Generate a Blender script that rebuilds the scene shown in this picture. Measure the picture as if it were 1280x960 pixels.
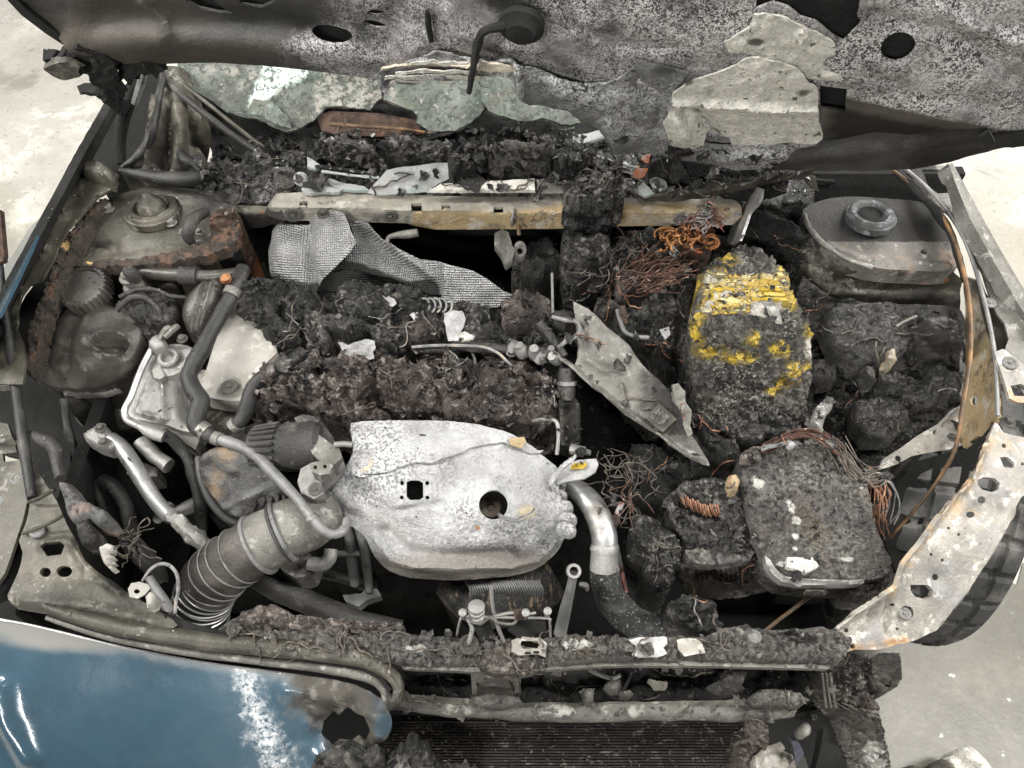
import bpy, bmesh, math, random
import numpy as np
from mathutils import Vector, Matrix
from mathutils.geometry import delaunay_2d_cdt
for _o in list(bpy.data.objects): bpy.data.objects.remove(_o)

# ------------------------------------------------------------------ camera, world, lamps, exposure
SC = bpy.context.scene
COL = SC.collection
FPX, CX, CY = 967.0, 640.0, 480.0          # focal length in pixels of the 1280x960 photograph
PITCH = math.radians(55)
CAM = np.array((0.0, -0.27, 1.78))
cam_d = bpy.data.cameras.new('camera'); cam = bpy.data.objects.new('camera', cam_d); COL.objects.link(cam)
cam_d.sensor_width = 36; cam_d.lens = FPX / 1280 * 36; cam_d.clip_start = .02; cam_d.clip_end = 100
cam.location = CAM; cam.rotation_euler = (math.pi/2 - PITCH, 0, 0)
SC.camera = cam
W = bpy.data.worlds.new('World'); SC.world = W; W.use_nodes = True
W.node_tree.nodes['Background'].inputs[0].default_value = (.97, 1, 1.0, 1)
W.node_tree.nodes['Background'].inputs[1].default_value = .028
def area(name, loc, target, sx, sy, power, col=(1, .98, .935)):
    d = bpy.data.lights.new(name, 'AREA'); d.shape = 'RECTANGLE'; d.size = sx; d.size_y = sy; d.energy = power; d.color = col
    o = bpy.data.objects.new(name, d); COL.objects.link(o); o.location = loc
    o.rotation_euler = (Vector(target) - Vector(loc)).to_track_quat('-Z', 'Y').to_euler()
    return o
area('ceiling_lamp', (0.2, 0.0, 3.2), (0, .3, .8), 1.3, .2, 22)
area('ceiling_lamp', (-2.0, 0.35, 2.7), (0, .3, .8), .25, 1.6, 68)
area('ceiling_lamp', (2.1, 0.25, 2.7), (0, .3, .8), .25, 1.6, 78)
area('ceiling_lamp', (-1.2, -2.6, 2.9), (.2, .6, 1.3), 1.6, .3, 84)
area('ceiling_lamp', (-2.8, 2.4, 3.4), (-2.4, 2.4, 0), 2.4, 2.4, 95)
area('ceiling_lamp', (3.0, 3.0, 3.4), (2.8, 2.8, 0), 1.6, 2.0, 220)
SC.view_settings.view_transform = 'Standard'; SC.view_settings.look = 'None'
SC.view_settings.exposure = .38; SC.view_settings.gamma = 1; SC.view_settings.use_curve_mapping = False
SC.cycles.max_bounces = 6
SC.cycles.use_denoising = True; SC.cycles.denoising_prefilter = 'NONE'
random.seed(7); RNG = np.random.default_rng(7)

# ------------------------------------------------------------------ projection helpers (photograph pixel + height -> point)
_cp, _sp = math.cos(PITCH), math.sin(PITCH)
def ray(px, py):
    px = np.asarray(px, float); py = np.asarray(py, float)
    a = (px - CX) / FPX; b = -(py - CY) / FPX
    return np.stack([a, _cp + b * _sp, -_sp + b * _cp], -1)
def P(px, py, z):
    d = ray(px, py); t = (np.asarray(z) - CAM[2]) / d[..., 2]
    return CAM + d * t[..., None]
def PY(px, py, y):
    d = ray(px, py); t = (np.asarray(y) - CAM[1]) / d[..., 1]
    return CAM + d * t[..., None]
def PPL(px, py, pt, n):
    d = ray(px, py); t = ((pt - CAM) @ n) / (d @ n)
    return CAM + d * t[..., None]
def mpp(px, py, z):                        # metres per pixel there
    q = P(px, py, z); return float(((q - CAM) @ np.array((0, _cp, -_sp))) / FPX)

# ------------------------------------------------------------------ noise
def _hash(i):
    i = i.astype(np.uint64)
    h = (i[..., 0] * np.uint64(374761393) + i[..., 1] * np.uint64(668265263) + i[..., 2] * np.uint64(2147483647)) & np.uint64(0xffffffff)
    h = ((h ^ (h >> np.uint64(13))) * np.uint64(1274126177)) & np.uint64(0xffffffff)
    return h ^ (h >> np.uint64(16))
def pn(p):
    p = np.asarray(p, float) + 1000.0
    f = np.floor(p); u = p - f; i = f.astype(np.int64)
    w = u * u * u * (u * (u * 6 - 15) + 10)
    out = 0
    for dx in (0, 1):
        for dy in (0, 1):
            for dz in (0, 1):
                h = _hash(i + np.array((dx, dy, dz)))
                gx = (h & np.uint64(255)).astype(float) / 127.5 - 1
                gy = ((h >> np.uint64(8)) & np.uint64(255)).astype(float) / 127.5 - 1
                gz = ((h >> np.uint64(16)) & np.uint64(255)).astype(float) / 127.5 - 1
                d = gx * (u[..., 0] - dx) + gy * (u[..., 1] - dy) + gz * (u[..., 2] - dz)
                wx = w[..., 0] if dx else 1 - w[..., 0]; wy = w[..., 1] if dy else 1 - w[..., 1]; wz = w[..., 2] if dz else 1 - w[..., 2]
                out = out + d * wx * wy * wz
    return out
def fbm(p, freq, octv=4, kind='f'):
    if kind in 'rbt':                       # crusts are folded: bend the space first
        p = np.asarray(p) + .35 / freq * np.stack([pn(np.asarray(p) * freq * .7 + q) for q in (3.1, 17.7, 41.3)], -1)
    s = 0; a = 1; tot = 0
    for k in range(octv):
        n = pn(np.asarray(p) * freq + 17.3 * k)
        if kind == 'b': n = np.abs(n) * 2 - .5
        elif kind == 'r': n = .5 - np.abs(n) * 2
        elif kind == 't': m_ = n * 5; fl = np.floor(m_); fr = m_ - fl; n = (fl + np.clip((fr - .35) / .3, 0, 1)) / 5
        s = s + n * a; tot += a; a *= .52; freq *= 2.07
    return s / tot
def nz(p, spec):                           # spec: list of (amplitude, frequency, kind, octaves)
    s = 0
    for sp in spec: s = s + sp[0] * fbm(p, sp[1], sp[3] if len(sp) > 3 else 4, sp[2]) * 2
    return s

# ------------------------------------------------------------------ materials
def rgb(c): return (c, c, c, 1) if isinstance(c, (int, float)) else (*c, 1)
def mat(name, base, rough=.75, metal=0.0, layers=(), bumps=(), spec=.4, coat=0):
    m = bpy.data.materials.new(name); m.use_nodes = True
    nt = m.node_tree; N = nt.nodes; L = nt.links; N.clear()
    out = N.new('ShaderNodeOutputMaterial'); bs = N.new('ShaderNodeBsdfPrincipled'); L.new(bs.outputs[0], out.inputs[0])
    tc = N.new('ShaderNodeTexCoord').outputs['Object']
    def noise(scale, detail=6, dist=0, r=.6, sc=None):
        n = N.new('ShaderNodeTexNoise'); n.inputs['Scale'].default_value = scale; n.inputs['Detail'].default_value = detail
        n.inputs['Distortion'].default_value = dist; n.inputs['Roughness'].default_value = r
        if sc:
            mp = N.new('ShaderNodeMapping'); mp.inputs['Scale'].default_value = sc; L.new(tc, mp.inputs[0]); L.new(mp.outputs[0], n.inputs[0])
        else: L.new(tc, n.inputs[0])
        return n.outputs[0]
    def ss(v, lo, hi):
        r = N.new('ShaderNodeMapRange'); r.interpolation_type = 'SMOOTHSTEP'
        r.inputs[1].default_value = lo; r.inputs[2].default_value = hi; L.new(v, r.inputs[0]); return r.outputs[0]
    def mth(op, a, b):
        n = N.new('ShaderNodeMath'); n.operation = op
        for k, v in enumerate((a, b)):
            if isinstance(v, (int, float)): n.inputs[k].default_value = v
            else: L.new(v, n.inputs[k])
        return n.outputs[0]
    def mask(k):
        if isinstance(k, list):
            r = mask(k[0])
            for q in k[1:]: r = mth('MULTIPLY', r, mask(q))
            return r
        t = k[0]
        if t == 'noise': return ss(noise(k[1], 7, k[4] if len(k) > 4 else 0, k[5] if len(k) > 5 else .6), k[2], k[3])
        if t == 'streak': return ss(noise(1, 6, 0, .6, k[1]), k[2], k[3])
        if t == 'ret':                       # curly reticulated cracks: bands where a distorted noise crosses its middle
            a = mth('ABSOLUTE', mth('SUBTRACT', noise(k[1], 3, k[3] if len(k) > 3 else .6, .5), .5), 0)
            return ss(a, k[2], k[2] * 2.2)
        if t in ('vor', 'crack'):
            v = N.new('ShaderNodeTexVoronoi'); v.inputs['Scale'].default_value = k[1]
            v.feature = 'DISTANCE_TO_EDGE' if t == 'crack' else 'F1'
            L.new(tc, v.inputs[0]); return ss(v.outputs[0], k[2], k[3])
        if t == 'attr':
            a = N.new('ShaderNodeAttribute'); a.attribute_name = k[1]
            v = a.outputs['Fac']
            if k[2]: v = mth('ADD', v, mth('MULTIPLY', mth('SUBTRACT', noise(k[2], 7, .3, .65), .5), k[3]))
            return ss(v, k[4], k[5])
        if t == 'up':
            g = N.new('ShaderNodeNewGeometry'); s = N.new('ShaderNodeSeparateXYZ'); L.new(g.outputs['Normal'], s.inputs[0]); return ss(s.outputs[2], k[1], k[2])
        if t == 'inv': return mth('SUBTRACT', 1, mask(k[1]))
    def mix(a, b, f):
        n = N.new('ShaderNodeMix'); n.data_type = 'RGBA'; L.new(f, n.inputs[0])
        for idx, v in ((6, a), (7, b)):
            if isinstance(v, tuple): n.inputs[idx].default_value = v
            else: L.new(v, n.inputs[idx])
        return n.outputs[2]
    def mixf(a, b, f):
        n = N.new('ShaderNodeMix'); L.new(f, n.inputs[0])
        for idx, v in ((2, a), (3, b)):
            if isinstance(v, (int, float)): n.inputs[idx].default_value = v
            else: L.new(v, n.inputs[idx])
        return n.outputs[0]
    c = mix(rgb(base[0]), rgb(base[1]), ss(noise(base[2], 8, .2, .65), .3, .7))
    ro = mixf(max(rough - .12, .05), min(rough + .12, 1), noise(base[2] * 2.3, 5)); me = metal
    for ly in layers:
        f = mask(ly['m'])
        if 'a' in ly: f = mth('MULTIPLY', f, ly['a'])
        c = mix(c, rgb(ly['c']), f)
        if 'r' in ly: ro = mixf(ro, ly['r'], f)
        if 'me' in ly: me = mixf(me, ly['me'], f)
        if 'coat' in ly: coat = mixf(coat, ly['coat'], f)
    L.new(c, bs.inputs['Base Color'])
    L.new(ro, bs.inputs['Roughness'])
    if isinstance(me, (int, float)): bs.inputs['Metallic'].default_value = me
    else: L.new(me, bs.inputs['Metallic'])
    bs.inputs['Specular IOR Level'].default_value = spec
    if isinstance(coat, (int, float)): bs.inputs['Coat Weight'].default_value = coat
    else: L.new(coat, bs.inputs['Coat Weight'])
    prev = None
    for b in bumps:                           # (kind, scale, distance in metres, strength)
        bn = N.new('ShaderNodeBump'); bn.inputs['Distance'].default_value = b[2]; bn.inputs['Strength'].default_value = b[3] if len(b) > 3 else 1
        if b[0] == 'd':                       # embossed diamond dimples
            ws = []
            wn = noise(18, 2)
            for an in ('du', 'dv'):
                a_ = N.new('ShaderNodeAttribute'); a_.attribute_name = an
                ws.append(mth('SINE', mth('ADD', mth('MULTIPLY', a_.outputs['Fac'], b[1]), mth('MULTIPLY', wn, 5)), 0))
            h = mth('MULTIPLY', ws[0], ws[1])
        else: h = noise(b[1], 8, .3, .68) if b[0] == 'n' else mask(('vor', b[1], 0, .7)) if b[0] == 'v' else mask(('crack', b[1], 0, .08)) if b[0] == 'c' else mask(('ret', b[1], .02))
        L.new(h, bn.inputs['Height'])
        if prev is not None: L.new(prev, bn.inputs['Normal'])
        prev = bn.outputs[0]
    if prev is not None: L.new(prev, bs.inputs['Normal'])
    return m

# ------------------------------------------------------------------ meshes
class MB:
    def __init__(s): s.v = []; s.f = []; s.n = 0; s.att = {}
    def add(s, v, f, att=None):
        s.v.append(np.asarray(v, float).reshape(-1, 3)); s.f += [tuple(int(i) + s.n for i in q) for q in f]; s.n += len(s.v[-1])
        return s
    def verts(s): return np.concatenate(s.v) if s.v else np.zeros((0, 3))
    def mesh(s, name, sharp=40, att=None):
        me = bpy.data.meshes.new(name); me.from_pydata(s.verts().tolist(), [], s.f); me.update()
        me.polygons.foreach_set('use_smooth', [True] * len(me.polygons))
        if sharp: me.set_sharp_from_angle(angle=math.radians(sharp))
        if att is not None:
            for k, a in att.items():
                at = me.attributes.new(k, 'FLOAT', 'POINT'); at.data.foreach_set('value', np.asarray(a, float))
        return me
def thing(name, label, cat, group=None):
    o = bpy.data.objects.new(name, None); COL.objects.link(o); o.empty_display_size = .05
    o['label'] = label; o['category'] = cat
    if group: o['group'] = group
    return o
def put(name, me, m, parent=None, label=None, cat=None, group=None, kind=None, loc=None, rot=None, scale=None):
    o = bpy.data.objects.new(name, me.mesh(name) if isinstance(me, MB) else me); COL.objects.link(o)
    if m is not None and not o.data.materials: o.data.materials.append(m)
    if parent is not None: o.parent = parent
    if label: o['label'] = label
    if cat: o['category'] = cat
    if group: o['group'] = group
    if kind: o['kind'] = kind
    if loc is not None: o.location = loc
    if rot is not None: o.rotation_euler = rot
    if scale is not None: o.scale = scale if hasattr(scale, '__len__') else (scale,) * 3
    return o

def catmull(pts, n=6, closed=False):
    p = np.asarray(pts, float)
    if len(p) < 3 and not closed:
        t = np.linspace(0, 1, n + 1)[:, None]; return p[0] * (1 - t) + p[1] * t
    ext = np.vstack([p[-1:], p, p[:2]]) if closed else np.vstack([2 * p[0] - p[1], p, 2 * p[-1] - p[-2]])
    out = []
    m = len(p) if closed else len(p) - 1
    for i in range(m):
        a, b, c, d = ext[i], ext[i + 1], ext[i + 2], ext[i + 3]
        for t in np.arange(n) / n:
            out.append(.5 * (2 * b + (c - a) * t + (2 * a - 5 * b + 4 * c - d) * t * t + (3 * b - a - 3 * c + d) * t ** 3))
    if not closed: out.append(p[-1])
    return np.array(out)
def tube_into(mb, pts, r, seg=10, n=6, noise=None, smooth=True, cap=True, flat=1.0):
    """Sweeps a round section along world points; r is one radius or one per point."""
    pts = np.asarray(pts, float)
    rr = np.full(len(pts), r) if np.isscalar(r) else np.asarray(r, float)
    if smooth and len(pts) > 1:
        q = catmull(np.column_stack([pts, rr]), n); c = q[:, :3]; rr = np.maximum(q[:, 3], 1e-4)
    else: c = pts
    t = np.gradient(c, axis=0); t /= np.linalg.norm(t, axis=1)[:, None] + 1e-12
    up = np.array((0, 0, 1.0))
    if abs(t[0] @ up) > .9: up = np.array((0, 1.0, 0))
    u = np.cross(t[0], up); u /= np.linalg.norm(u)
    rings = []
    ang = np.arange(seg) * 2 * math.pi / seg
    for i in range(len(c)):
        u = u - t[i] * (u @ t[i]); u /= np.linalg.norm(u) + 1e-12
        w = np.cross(t[i], u)
        rings.append(c[i] + rr[i] * (np.cos(ang)[:, None] * u + flat * np.sin(ang)[:, None] * w))
    V = np.concatenate(rings)
    if noise: 
        ctr = np.repeat(c, seg, 0); d = V - ctr; d /= np.linalg.norm(d, axis=1)[:, None] + 1e-12
        V = V + d * nz(V, noise)[:, None]
    F = []
    for i in range(len(c) - 1):
        for k in range(seg):
            a = i * seg + k; b = i * seg + (k + 1) % seg
            F.append((a, b, b + seg, a + seg))
    if cap:
        F.append(tuple(range(seg))[::-1]); F.append(tuple(range((len(c) - 1) * seg, len(c) * seg)))
    mb.add(V, F); return mb
def T3(l): return np.array([P(a, b, z) for a, b, z in l])
def tube(name, pxz, rpx, m, parent=None, seg=12, noise=None, n=6, smooth=True, **kw):
    """pxz: list of (px, py, z); rpx: radius in photo pixels (one, or one per point)."""
    w = T3(pxz)
    rl = [rpx] * len(pxz) if np.isscalar(rpx) else rpx
    r = [q * mpp(*p) for q, p in zip(rl, pxz)]
    mb = MB(); tube_into(mb, w, r, seg, n, noise, smooth)
    return put(name, mb, m, parent, **kw)

def lathe(profile, seg=24, cap=True):
    """profile: (r, z) list, from bottom to top; returns MB round the z axis."""
    mb = MB(); V = []; F = []
    for r, z in profile:
        for k in range(seg):
            a = 2 * math.pi * k / seg; V.append((r * math.cos(a), r * math.sin(a), z))
    for i in range(len(profile) - 1):
        for k in range(seg):
            a = i * seg + k; b = i * seg + (k + 1) % seg; F.append((a, b, b + seg, a + seg))
    if cap:
        F.append(tuple(range(seg))[::-1]); F.append(tuple(range((len(profile) - 1) * seg, len(profile) * seg)))
    return mb.add(V, F)
def box_mb(sx, sy, sz, bev=.002, seg=2, taper=1.0):
    bm = bmesh.new(); bmesh.ops.create_cube(bm, size=1)
    for v in bm.verts:
        k = taper if v.co.z > 0 else 1
        v.co = Vector((v.co.x * sx * k, v.co.y * sy * k, v.co.z * sz))
    if bev: bmesh.ops.bevel(bm, geom=list(bm.edges), offset=bev, segments=seg, profile=.7, affect='EDGES')
    mb = MB(); bm.verts.index_update(); mb.add([v.co[:] for v in bm.verts], [[v.index for v in f.verts] for f in bm.faces]); bm.free(); return mb
def xf(mb, loc=(0, 0, 0), rot=(0, 0, 0), sc=1):
    M = Matrix.LocRotScale(Vector(loc), __import__('mathutils').Euler(rot), Vector((sc,) * 3 if np.isscalar(sc) else sc))
    A = np.array(M); mb.v = [v @ A[:3, :3].T + A[:3, 3] for v in mb.v]; return mb
def join(*mbs):
    r = MB()
    for m in mbs: r.add(m.verts(), m.f)
    return r
def wobble(mb, spec):
    v = mb.verts(); o = np.stack([nz(v + k * 31.7, spec) for k in range(3)], -1); mb.v = [v + o]; return mb

def inpoly(x, y, poly):
    c = np.zeros(len(x), bool); n = len(poly); j = n - 1
    for i in range(n):
        xi, yi = poly[i]; xj, yj = poly[j]
        m = ((yi > y) != (yj > y)) & (x < (xj - xi) * (y - yi) / (yj - yi + 1e-12) + xi)
        c ^= m; j = i
    return c
def dline(x, y, pl, closed=False):
    pl = np.asarray(pl, float); d = np.full(len(x), 1e9); n = len(pl)
    for i in range(n if closed else n - 1):
        a = pl[i]; b = pl[(i + 1) % n]; ab = b - a; L2 = ab @ ab + 1e-12
        t = np.clip(((x - a[0]) * ab[0] + (y - a[1]) * ab[1]) / L2, 0, 1)
        d = np.minimum(d, np.hypot(x - a[0] - t * ab[0], y - a[1] - t * ab[1]))
    return d
def tps(anch):
    A = np.asarray(anch, float)
    if len(A) == 1: return lambda x, y: np.full(np.shape(x), A[0, 2])
    s = 100.0; X = A[:, :2] / s; z = A[:, 2]; n = len(A)
    if n == 2:
        d = X[1] - X[0]; L2 = d @ d
        return lambda x, y: z[0] + (z[1] - z[0]) * np.clip(((x / s - X[0, 0]) * d[0] + (y / s - X[0, 1]) * d[1]) / L2, -.3, 1.3)
    def U(r2): return np.where(r2 > 1e-12, r2 * np.log(r2 + 1e-12), 0)
    K = U(((X[:, None] - X[None]) ** 2).sum(-1)) + np.eye(n) * .02
    Pm = np.column_stack([np.ones(n), X]); M = np.zeros((n + 3, n + 3)); M[:n, :n] = K; M[:n, n:] = Pm; M[n:, :n] = Pm.T
    w = np.linalg.lstsq(M, np.concatenate([z, np.zeros(3)]), rcond=None)[0]
    def f(x, y):
        q = np.stack([np.asarray(x) / s, np.asarray(y) / s], -1)
        return U(((q[..., None, :] - X) ** 2).sum(-1)) @ w[:n] + w[n] + q @ w[n + 1:]
    return f
def fold(z, pyf, dz=0):
    """top face at height z down to image line pyf (number or polyline), vertical face below it"""
    def g(px, py):
        pf = np.full(np.shape(px), pyf) if np.isscalar(pyf) else np.interp(px, [a for a, b in pyf], [b for a, b in pyf])
        top = P(px, np.minimum(py, pf), z); fr = PY(px, py, top[..., 1])
        return np.where((py <= pf)[..., None], top, fr)
    return g
def surf_fn(s):
    if callable(s): return s
    if np.isscalar(s): return lambda x, y: P(x, y, np.full(np.shape(x), s))
    if isinstance(s, tuple) and s[0] == 'plane': return lambda x, y: PPL(x, y, s[1], s[2]) + s[2] * s[3]
    t = tps(s); return lambda x, y: P(x, y, t(x, y))
def blob(cx, cy, rx, ry=None, n=20, rot=0):
    ry = ry or rx; a = np.arange(n) * 2 * math.pi / n; c, s = math.cos(rot), math.sin(rot)
    x = rx * np.cos(a); y = ry * np.sin(a); return [(cx + c * u - s * v, cy + s * u + c * v) for u, v in zip(x, y)]
def rect(x0, y0, x1, y1): return [(x0, y0), (x1, y0), (x1, y1), (x0, y1)]
def resample(poly, step, rag=0, seed=0, smooth=0):
    p = np.asarray(poly, float)
    if smooth: p = catmull(p, smooth, True)
    out = []
    for i in range(len(p)):
        a, b = p[i], p[(i + 1) % len(p)]; k = max(1, int(round(np.hypot(*(b - a)) / step)))
        for t in range(k): out.append(a + (b - a) * t / k)
    out = np.array(out)
    if rag:
        q = np.column_stack([out / 22.0, np.full(len(out), seed * 3.1)])
        q2 = np.column_stack([out / 7.0, np.full(len(out), seed * 1.7 + 5)])
        out = out + rag * (np.stack([pn(q), pn(q + 50)], -1) * 1.6 + np.stack([pn(q2), pn(q2 + 50)], -1) * .9)
    return out
def relief_mb(outline, surf, holes=(), step=6, thick=None, skirt=None, dome=None, noise=None, lat=0, rag=0, ridges=(), smooth=0, att=None, seed=0, dimple=None, bumpf=None):
    """A sheet or mass: the outline traced in the photograph is tessellated and carried to its own heights in the place, then given
    noise in real space and either a thickness (sheet) or a depth (mass)."""
    out = resample(outline, step, rag, seed, smooth)
    hs = [resample(h, max(1.5, min(step, 4)), rag * .4, seed + 5) for h in holes]
    x0, y0 = out.min(0); x1, y1 = out.max(0)
    gx, gy = np.meshgrid(np.arange(x0, x1 + step, step), np.arange(y0, y1 + step * .866, step * .866))
    gx = gx + (np.arange(gx.shape[0]) % 2)[:, None] * step * .5
    jit = np.random.default_rng(seed + 3).uniform(-.2, .2, (2,) + gx.shape) * step
    gx = (gx + jit[0]).ravel(); gy = (gy + jit[1]).ravel()
    ok = inpoly(gx, gy, out); gx, gy = gx[ok], gy[ok]
    ok = dline(gx, gy, out, True) > step * .45
    for h in hs: ok &= ~inpoly(gx, gy, h) & (dline(gx, gy, h, True) > step * .35)
    gx, gy = gx[ok], gy[ok]
    pts = [tuple(p) for p in out]; edges = [(i, (i + 1) % len(out)) for i in range(len(out))]
    for h in hs:
        b = len(pts); pts += [tuple(p) for p in h]; edges += [(b + i, b + (i + 1) % len(h)) for i in range(len(h))]
    pts += list(zip(gx, gy))
    r = delaunay_2d_cdt([Vector((float(a), float(b))) for a, b in pts], edges, [], 0, 1e-6)
    q = np.array([v[:] for v in r[0]]); F = np.array([f for f in r[2] if len(f) == 3])
    cn = q[F].mean(1); ok = inpoly(cn[:, 0], cn[:, 1], out)
    for h in hs: ok &= ~inpoly(cn[:, 0], cn[:, 1], h)
    F = F[ok]; used = np.unique(F); rm = np.full(len(q), -1); rm[used] = np.arange(len(used)); F = rm[F]; q = q[used]
    x, y = q[:, 0], q[:, 1]
    fn = surf_fn(surf); V = fn(x, y)
    # base normal toward the camera
    def vnorm(V):
        n = np.zeros_like(V); fn_ = np.cross(V[F[:, 1]] - V[F[:, 0]], V[F[:, 2]] - V[F[:, 0]])
        for k in range(3): np.add.at(n, F[:, k], fn_)
        return n / (np.linalg.norm(n, axis=1)[:, None] + 1e-15)
    n0 = vnorm(V)
    if ((CAM - V) * n0).sum(1).mean() < 0: F = F[:, ::-1]; n0 = -n0
    d = dline(x, y, out, True)
    h = np.zeros(len(x))
    if dome: t = np.clip(d / dome[1], 0, 1); h += dome[0] * (np.sqrt(1 - (1 - t) ** 2) - 1 * (dome[2] if len(dome) > 2 else 0))
    for pl, hh, w in ridges: h += hh * np.exp(-(dline(x, y, pl) / w) ** 2)
    if bumpf: h += bumpf(x, y, V)
    if dimple:
        amp, k1, rot = dimple; cr, sr = math.cos(rot), math.sin(rot)
        wx = V + .004 * np.stack([pn(V * 20), pn(V * 20 + 9), pn(V * 20 + 19)], -1)
        a = wx[:, 0] * cr - (wx[:, 1] - wx[:, 2] * .5) * sr; b = wx[:, 0] * sr + (wx[:, 1] - wx[:, 2] * .5) * cr
        h += amp * np.sin(a * k1) * np.sin(b * k1)
    if noise: h += nz(V + seed * 3.3, noise)
    nn = n0 * .6 + np.array((0, 0, .4)); nn /= np.linalg.norm(nn, axis=1)[:, None]
    V = V + nn * h[:, None]
    if lat: V = V + lat * np.stack([fbm(V + seed, 45, 3), fbm(V + 7 + seed, 45, 3), 0 * x], -1) * np.clip(d / (step * 2), .25, 1)[:, None]
    mb = MB(); A = {}
    if att:
        for k, f in att.items(): A[k] = f(x, y) if k in ('du', 'dv') else np.clip(f(x, y), -1, 2)
    nv = len(V)
    faces = [tuple(f) for f in F]
    if thick or skirt:
        # boundary edges
        e = {}
        for f in faces:
            for k in range(3):
                a, b = f[k], f[(k + 1) % 3]; e[(a, b)] = 1
        bd = [(a, b) for (a, b) in e if (b, a) not in e]
        if thick: V2 = V - vnorm(V) * thick
        else:
            V2 = V.copy()
            sk = np.asarray(skirt); V2[:, 2] = np.minimum(V[:, 2] - sk * .25, V[:, 2].min() * .0 + (V[:, 2] - sk))
        faces += [tuple(int(i) + nv for i in f[::-1]) for f in faces]
        faces += [(b, a, a + nv, b + nv) for a, b in bd]
        V = np.vstack([V, V2])
        A = {k: np.concatenate([a, a]) for k, a in A.items()}
    mb.add(V, faces); mb.att = A
    return mb
def relief(name, outline, surf, m, parent=None, label=None, cat=None, group=None, kind=None, sharp=50, **kw):
    mb = relief_mb(outline, surf, **kw)
    me = mb.mesh(name, sharp, mb.att)
    return put(name, me, m, parent, label, cat, group, kind)
def spots(l):                               # attribute made of soft spots: (cx, cy, rx, ry, rot)
    def f(x, y):
        v = np.zeros(len(x))
        for s in l:
            cx, cy, rx, ry = s[:4]; r = s[4] if len(s) > 4 else 0
            c, q = math.cos(r), math.sin(r); u = ((x - cx) * c + (y - cy) * q) / rx; w = (-(x - cx) * q + (y - cy) * c) / ry
            v = np.maximum(v, 1 - np.sqrt(u * u + w * w) * .5)
        return v
    return f
def near(pl, w): return lambda x, y: 1 - dline(x, y, pl) / w * .5
_bolts = {}
def bolt(px, py, z, m, parent, rpx=6, kind='bolt', tilt=(0, 0, 0)):
    """hexagon head on a washer (kind 'bolt'), or a flat washer ring ('washer')"""
    if kind not in _bolts:
        if kind == 'bolt':
            mb = lathe([(1, 0), (1, .16), (.93, .22), (.2, .22)], 20); hx = lathe([(.62, .2), (.66, .25), (.66, .72), (.56, .84), (.1, .86)], 6)
            mb = join(mb, hx)
        elif kind == 'washer':
            mb = lathe([(1, 0), (1, .12), (.95, .2), (.62, .24), (.55, .14), (.3, .14), (.25, .34), (.05, .36)], 24)
        elif kind == 'clip':
            mb = lathe([(1, 0), (1, .1), (.9, .3), (.55, .5), (.5, .38), (.15, .36)], 20)
        _bolts[kind] = mb.mesh(kind, 30)
    k = (kind, m.name)
    if k not in _bolts:
        me = _bolts[kind].copy(); me.materials.append(m); _bolts[k] = me
    s = rpx * mpp(px, py, z)
    return put(kind if kind != 'clip' else 'clip', _bolts[k], None, parent, loc=P(px, py, z), rot=(tilt[0], tilt[1], random.random() * 3), scale=s)
# ------------------------------------------------------------------ the materials of the place
SOOT = mat('soot', (.006, .018, 14), .9, bumps=[('n', 90, .004)])
BLACK = mat('soot_deep', (.003, .008, 10), .95, bumps=[('n', 60, .004)])
CHAR = mat('char', ((.006, .006, .006), (.034, .033, .031), 16), .36, layers=[
    dict(c=(.085, .08, .072), m=[('noise', 34, .44, .60), ('noise', 8, .42, .56)], a=.95, r=.8),
    dict(c=(.23, .22, .20), m=[('noise', 90, .50, .58), ('noise', 11, .45, .57)], a=.9, r=.9),
    dict(c=(.44, .43, .41), m=[('noise', 190, .56, .62), ('noise', 14, .50, .62)], a=.8, r=.9),
    dict(c=(.004, .004, .004), m=('noise', 26, .56, .64), a=.9, r=.22),
    dict(c=(.075, .045, .032), m=('noise', 13, .58, .70), a=.5)],
    bumps=[('n', 34, .022), ('n', 110, .008), ('n', 260, .004)], spec=.6)
CHARB = mat('char_brown', ((.010, .008, .0075), (.055, .043, .039), 16), .36, layers=[
    dict(c=(.085, .062, .053), m=('noise', 10, .46, .60), a=.7, r=.6),
    dict(c=(.15, .12, .105), m=[('noise', 34, .44, .60), ('noise', 8, .40, .55)], a=.9, r=.8),
    dict(c=(.34, .30, .27), m=[('noise', 90, .50, .58), ('noise', 11, .44, .56)], a=.9, r=.9),
    dict(c=(.52, .48, .45), m=[('noise', 190, .57, .63), ('noise', 14, .50, .62)], a=.7, r=.9),
    dict(c=(.004, .004, .004), m=('noise', 26, .56, .64), a=.9, r=.22)],
    bumps=[('n', 34, .022), ('n', 110, .008), ('n', 260, .004)], spec=.6)
ASHG = mat('ash_grey', ((.055, .053, .05), (.165, .16, .15), 35), .62, layers=[
    dict(c=(.29, .275, .24), m=[('noise', 170, .48, .60), ('noise', 10, .40, .58)], a=.85),
    dict(c=(.12, .095, .085), m=('noise', 13, .50, .66), a=.5),
    dict(c=(.016, .015, .014), m=[('noise', 150, .53, .61), ('noise', 9, .36, .60)], a=.9, r=.4),
    dict(c=(.15, .12, .07), m=('noise', 15, .55, .7), a=.4),
    dict(c=(.62, .61, .57), m=('attr', 'ash', 60, .9, .62, .78))],
    bumps=[('n', 60, .010), ('n', 150, .006), ('n', 320, .003)])
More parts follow.
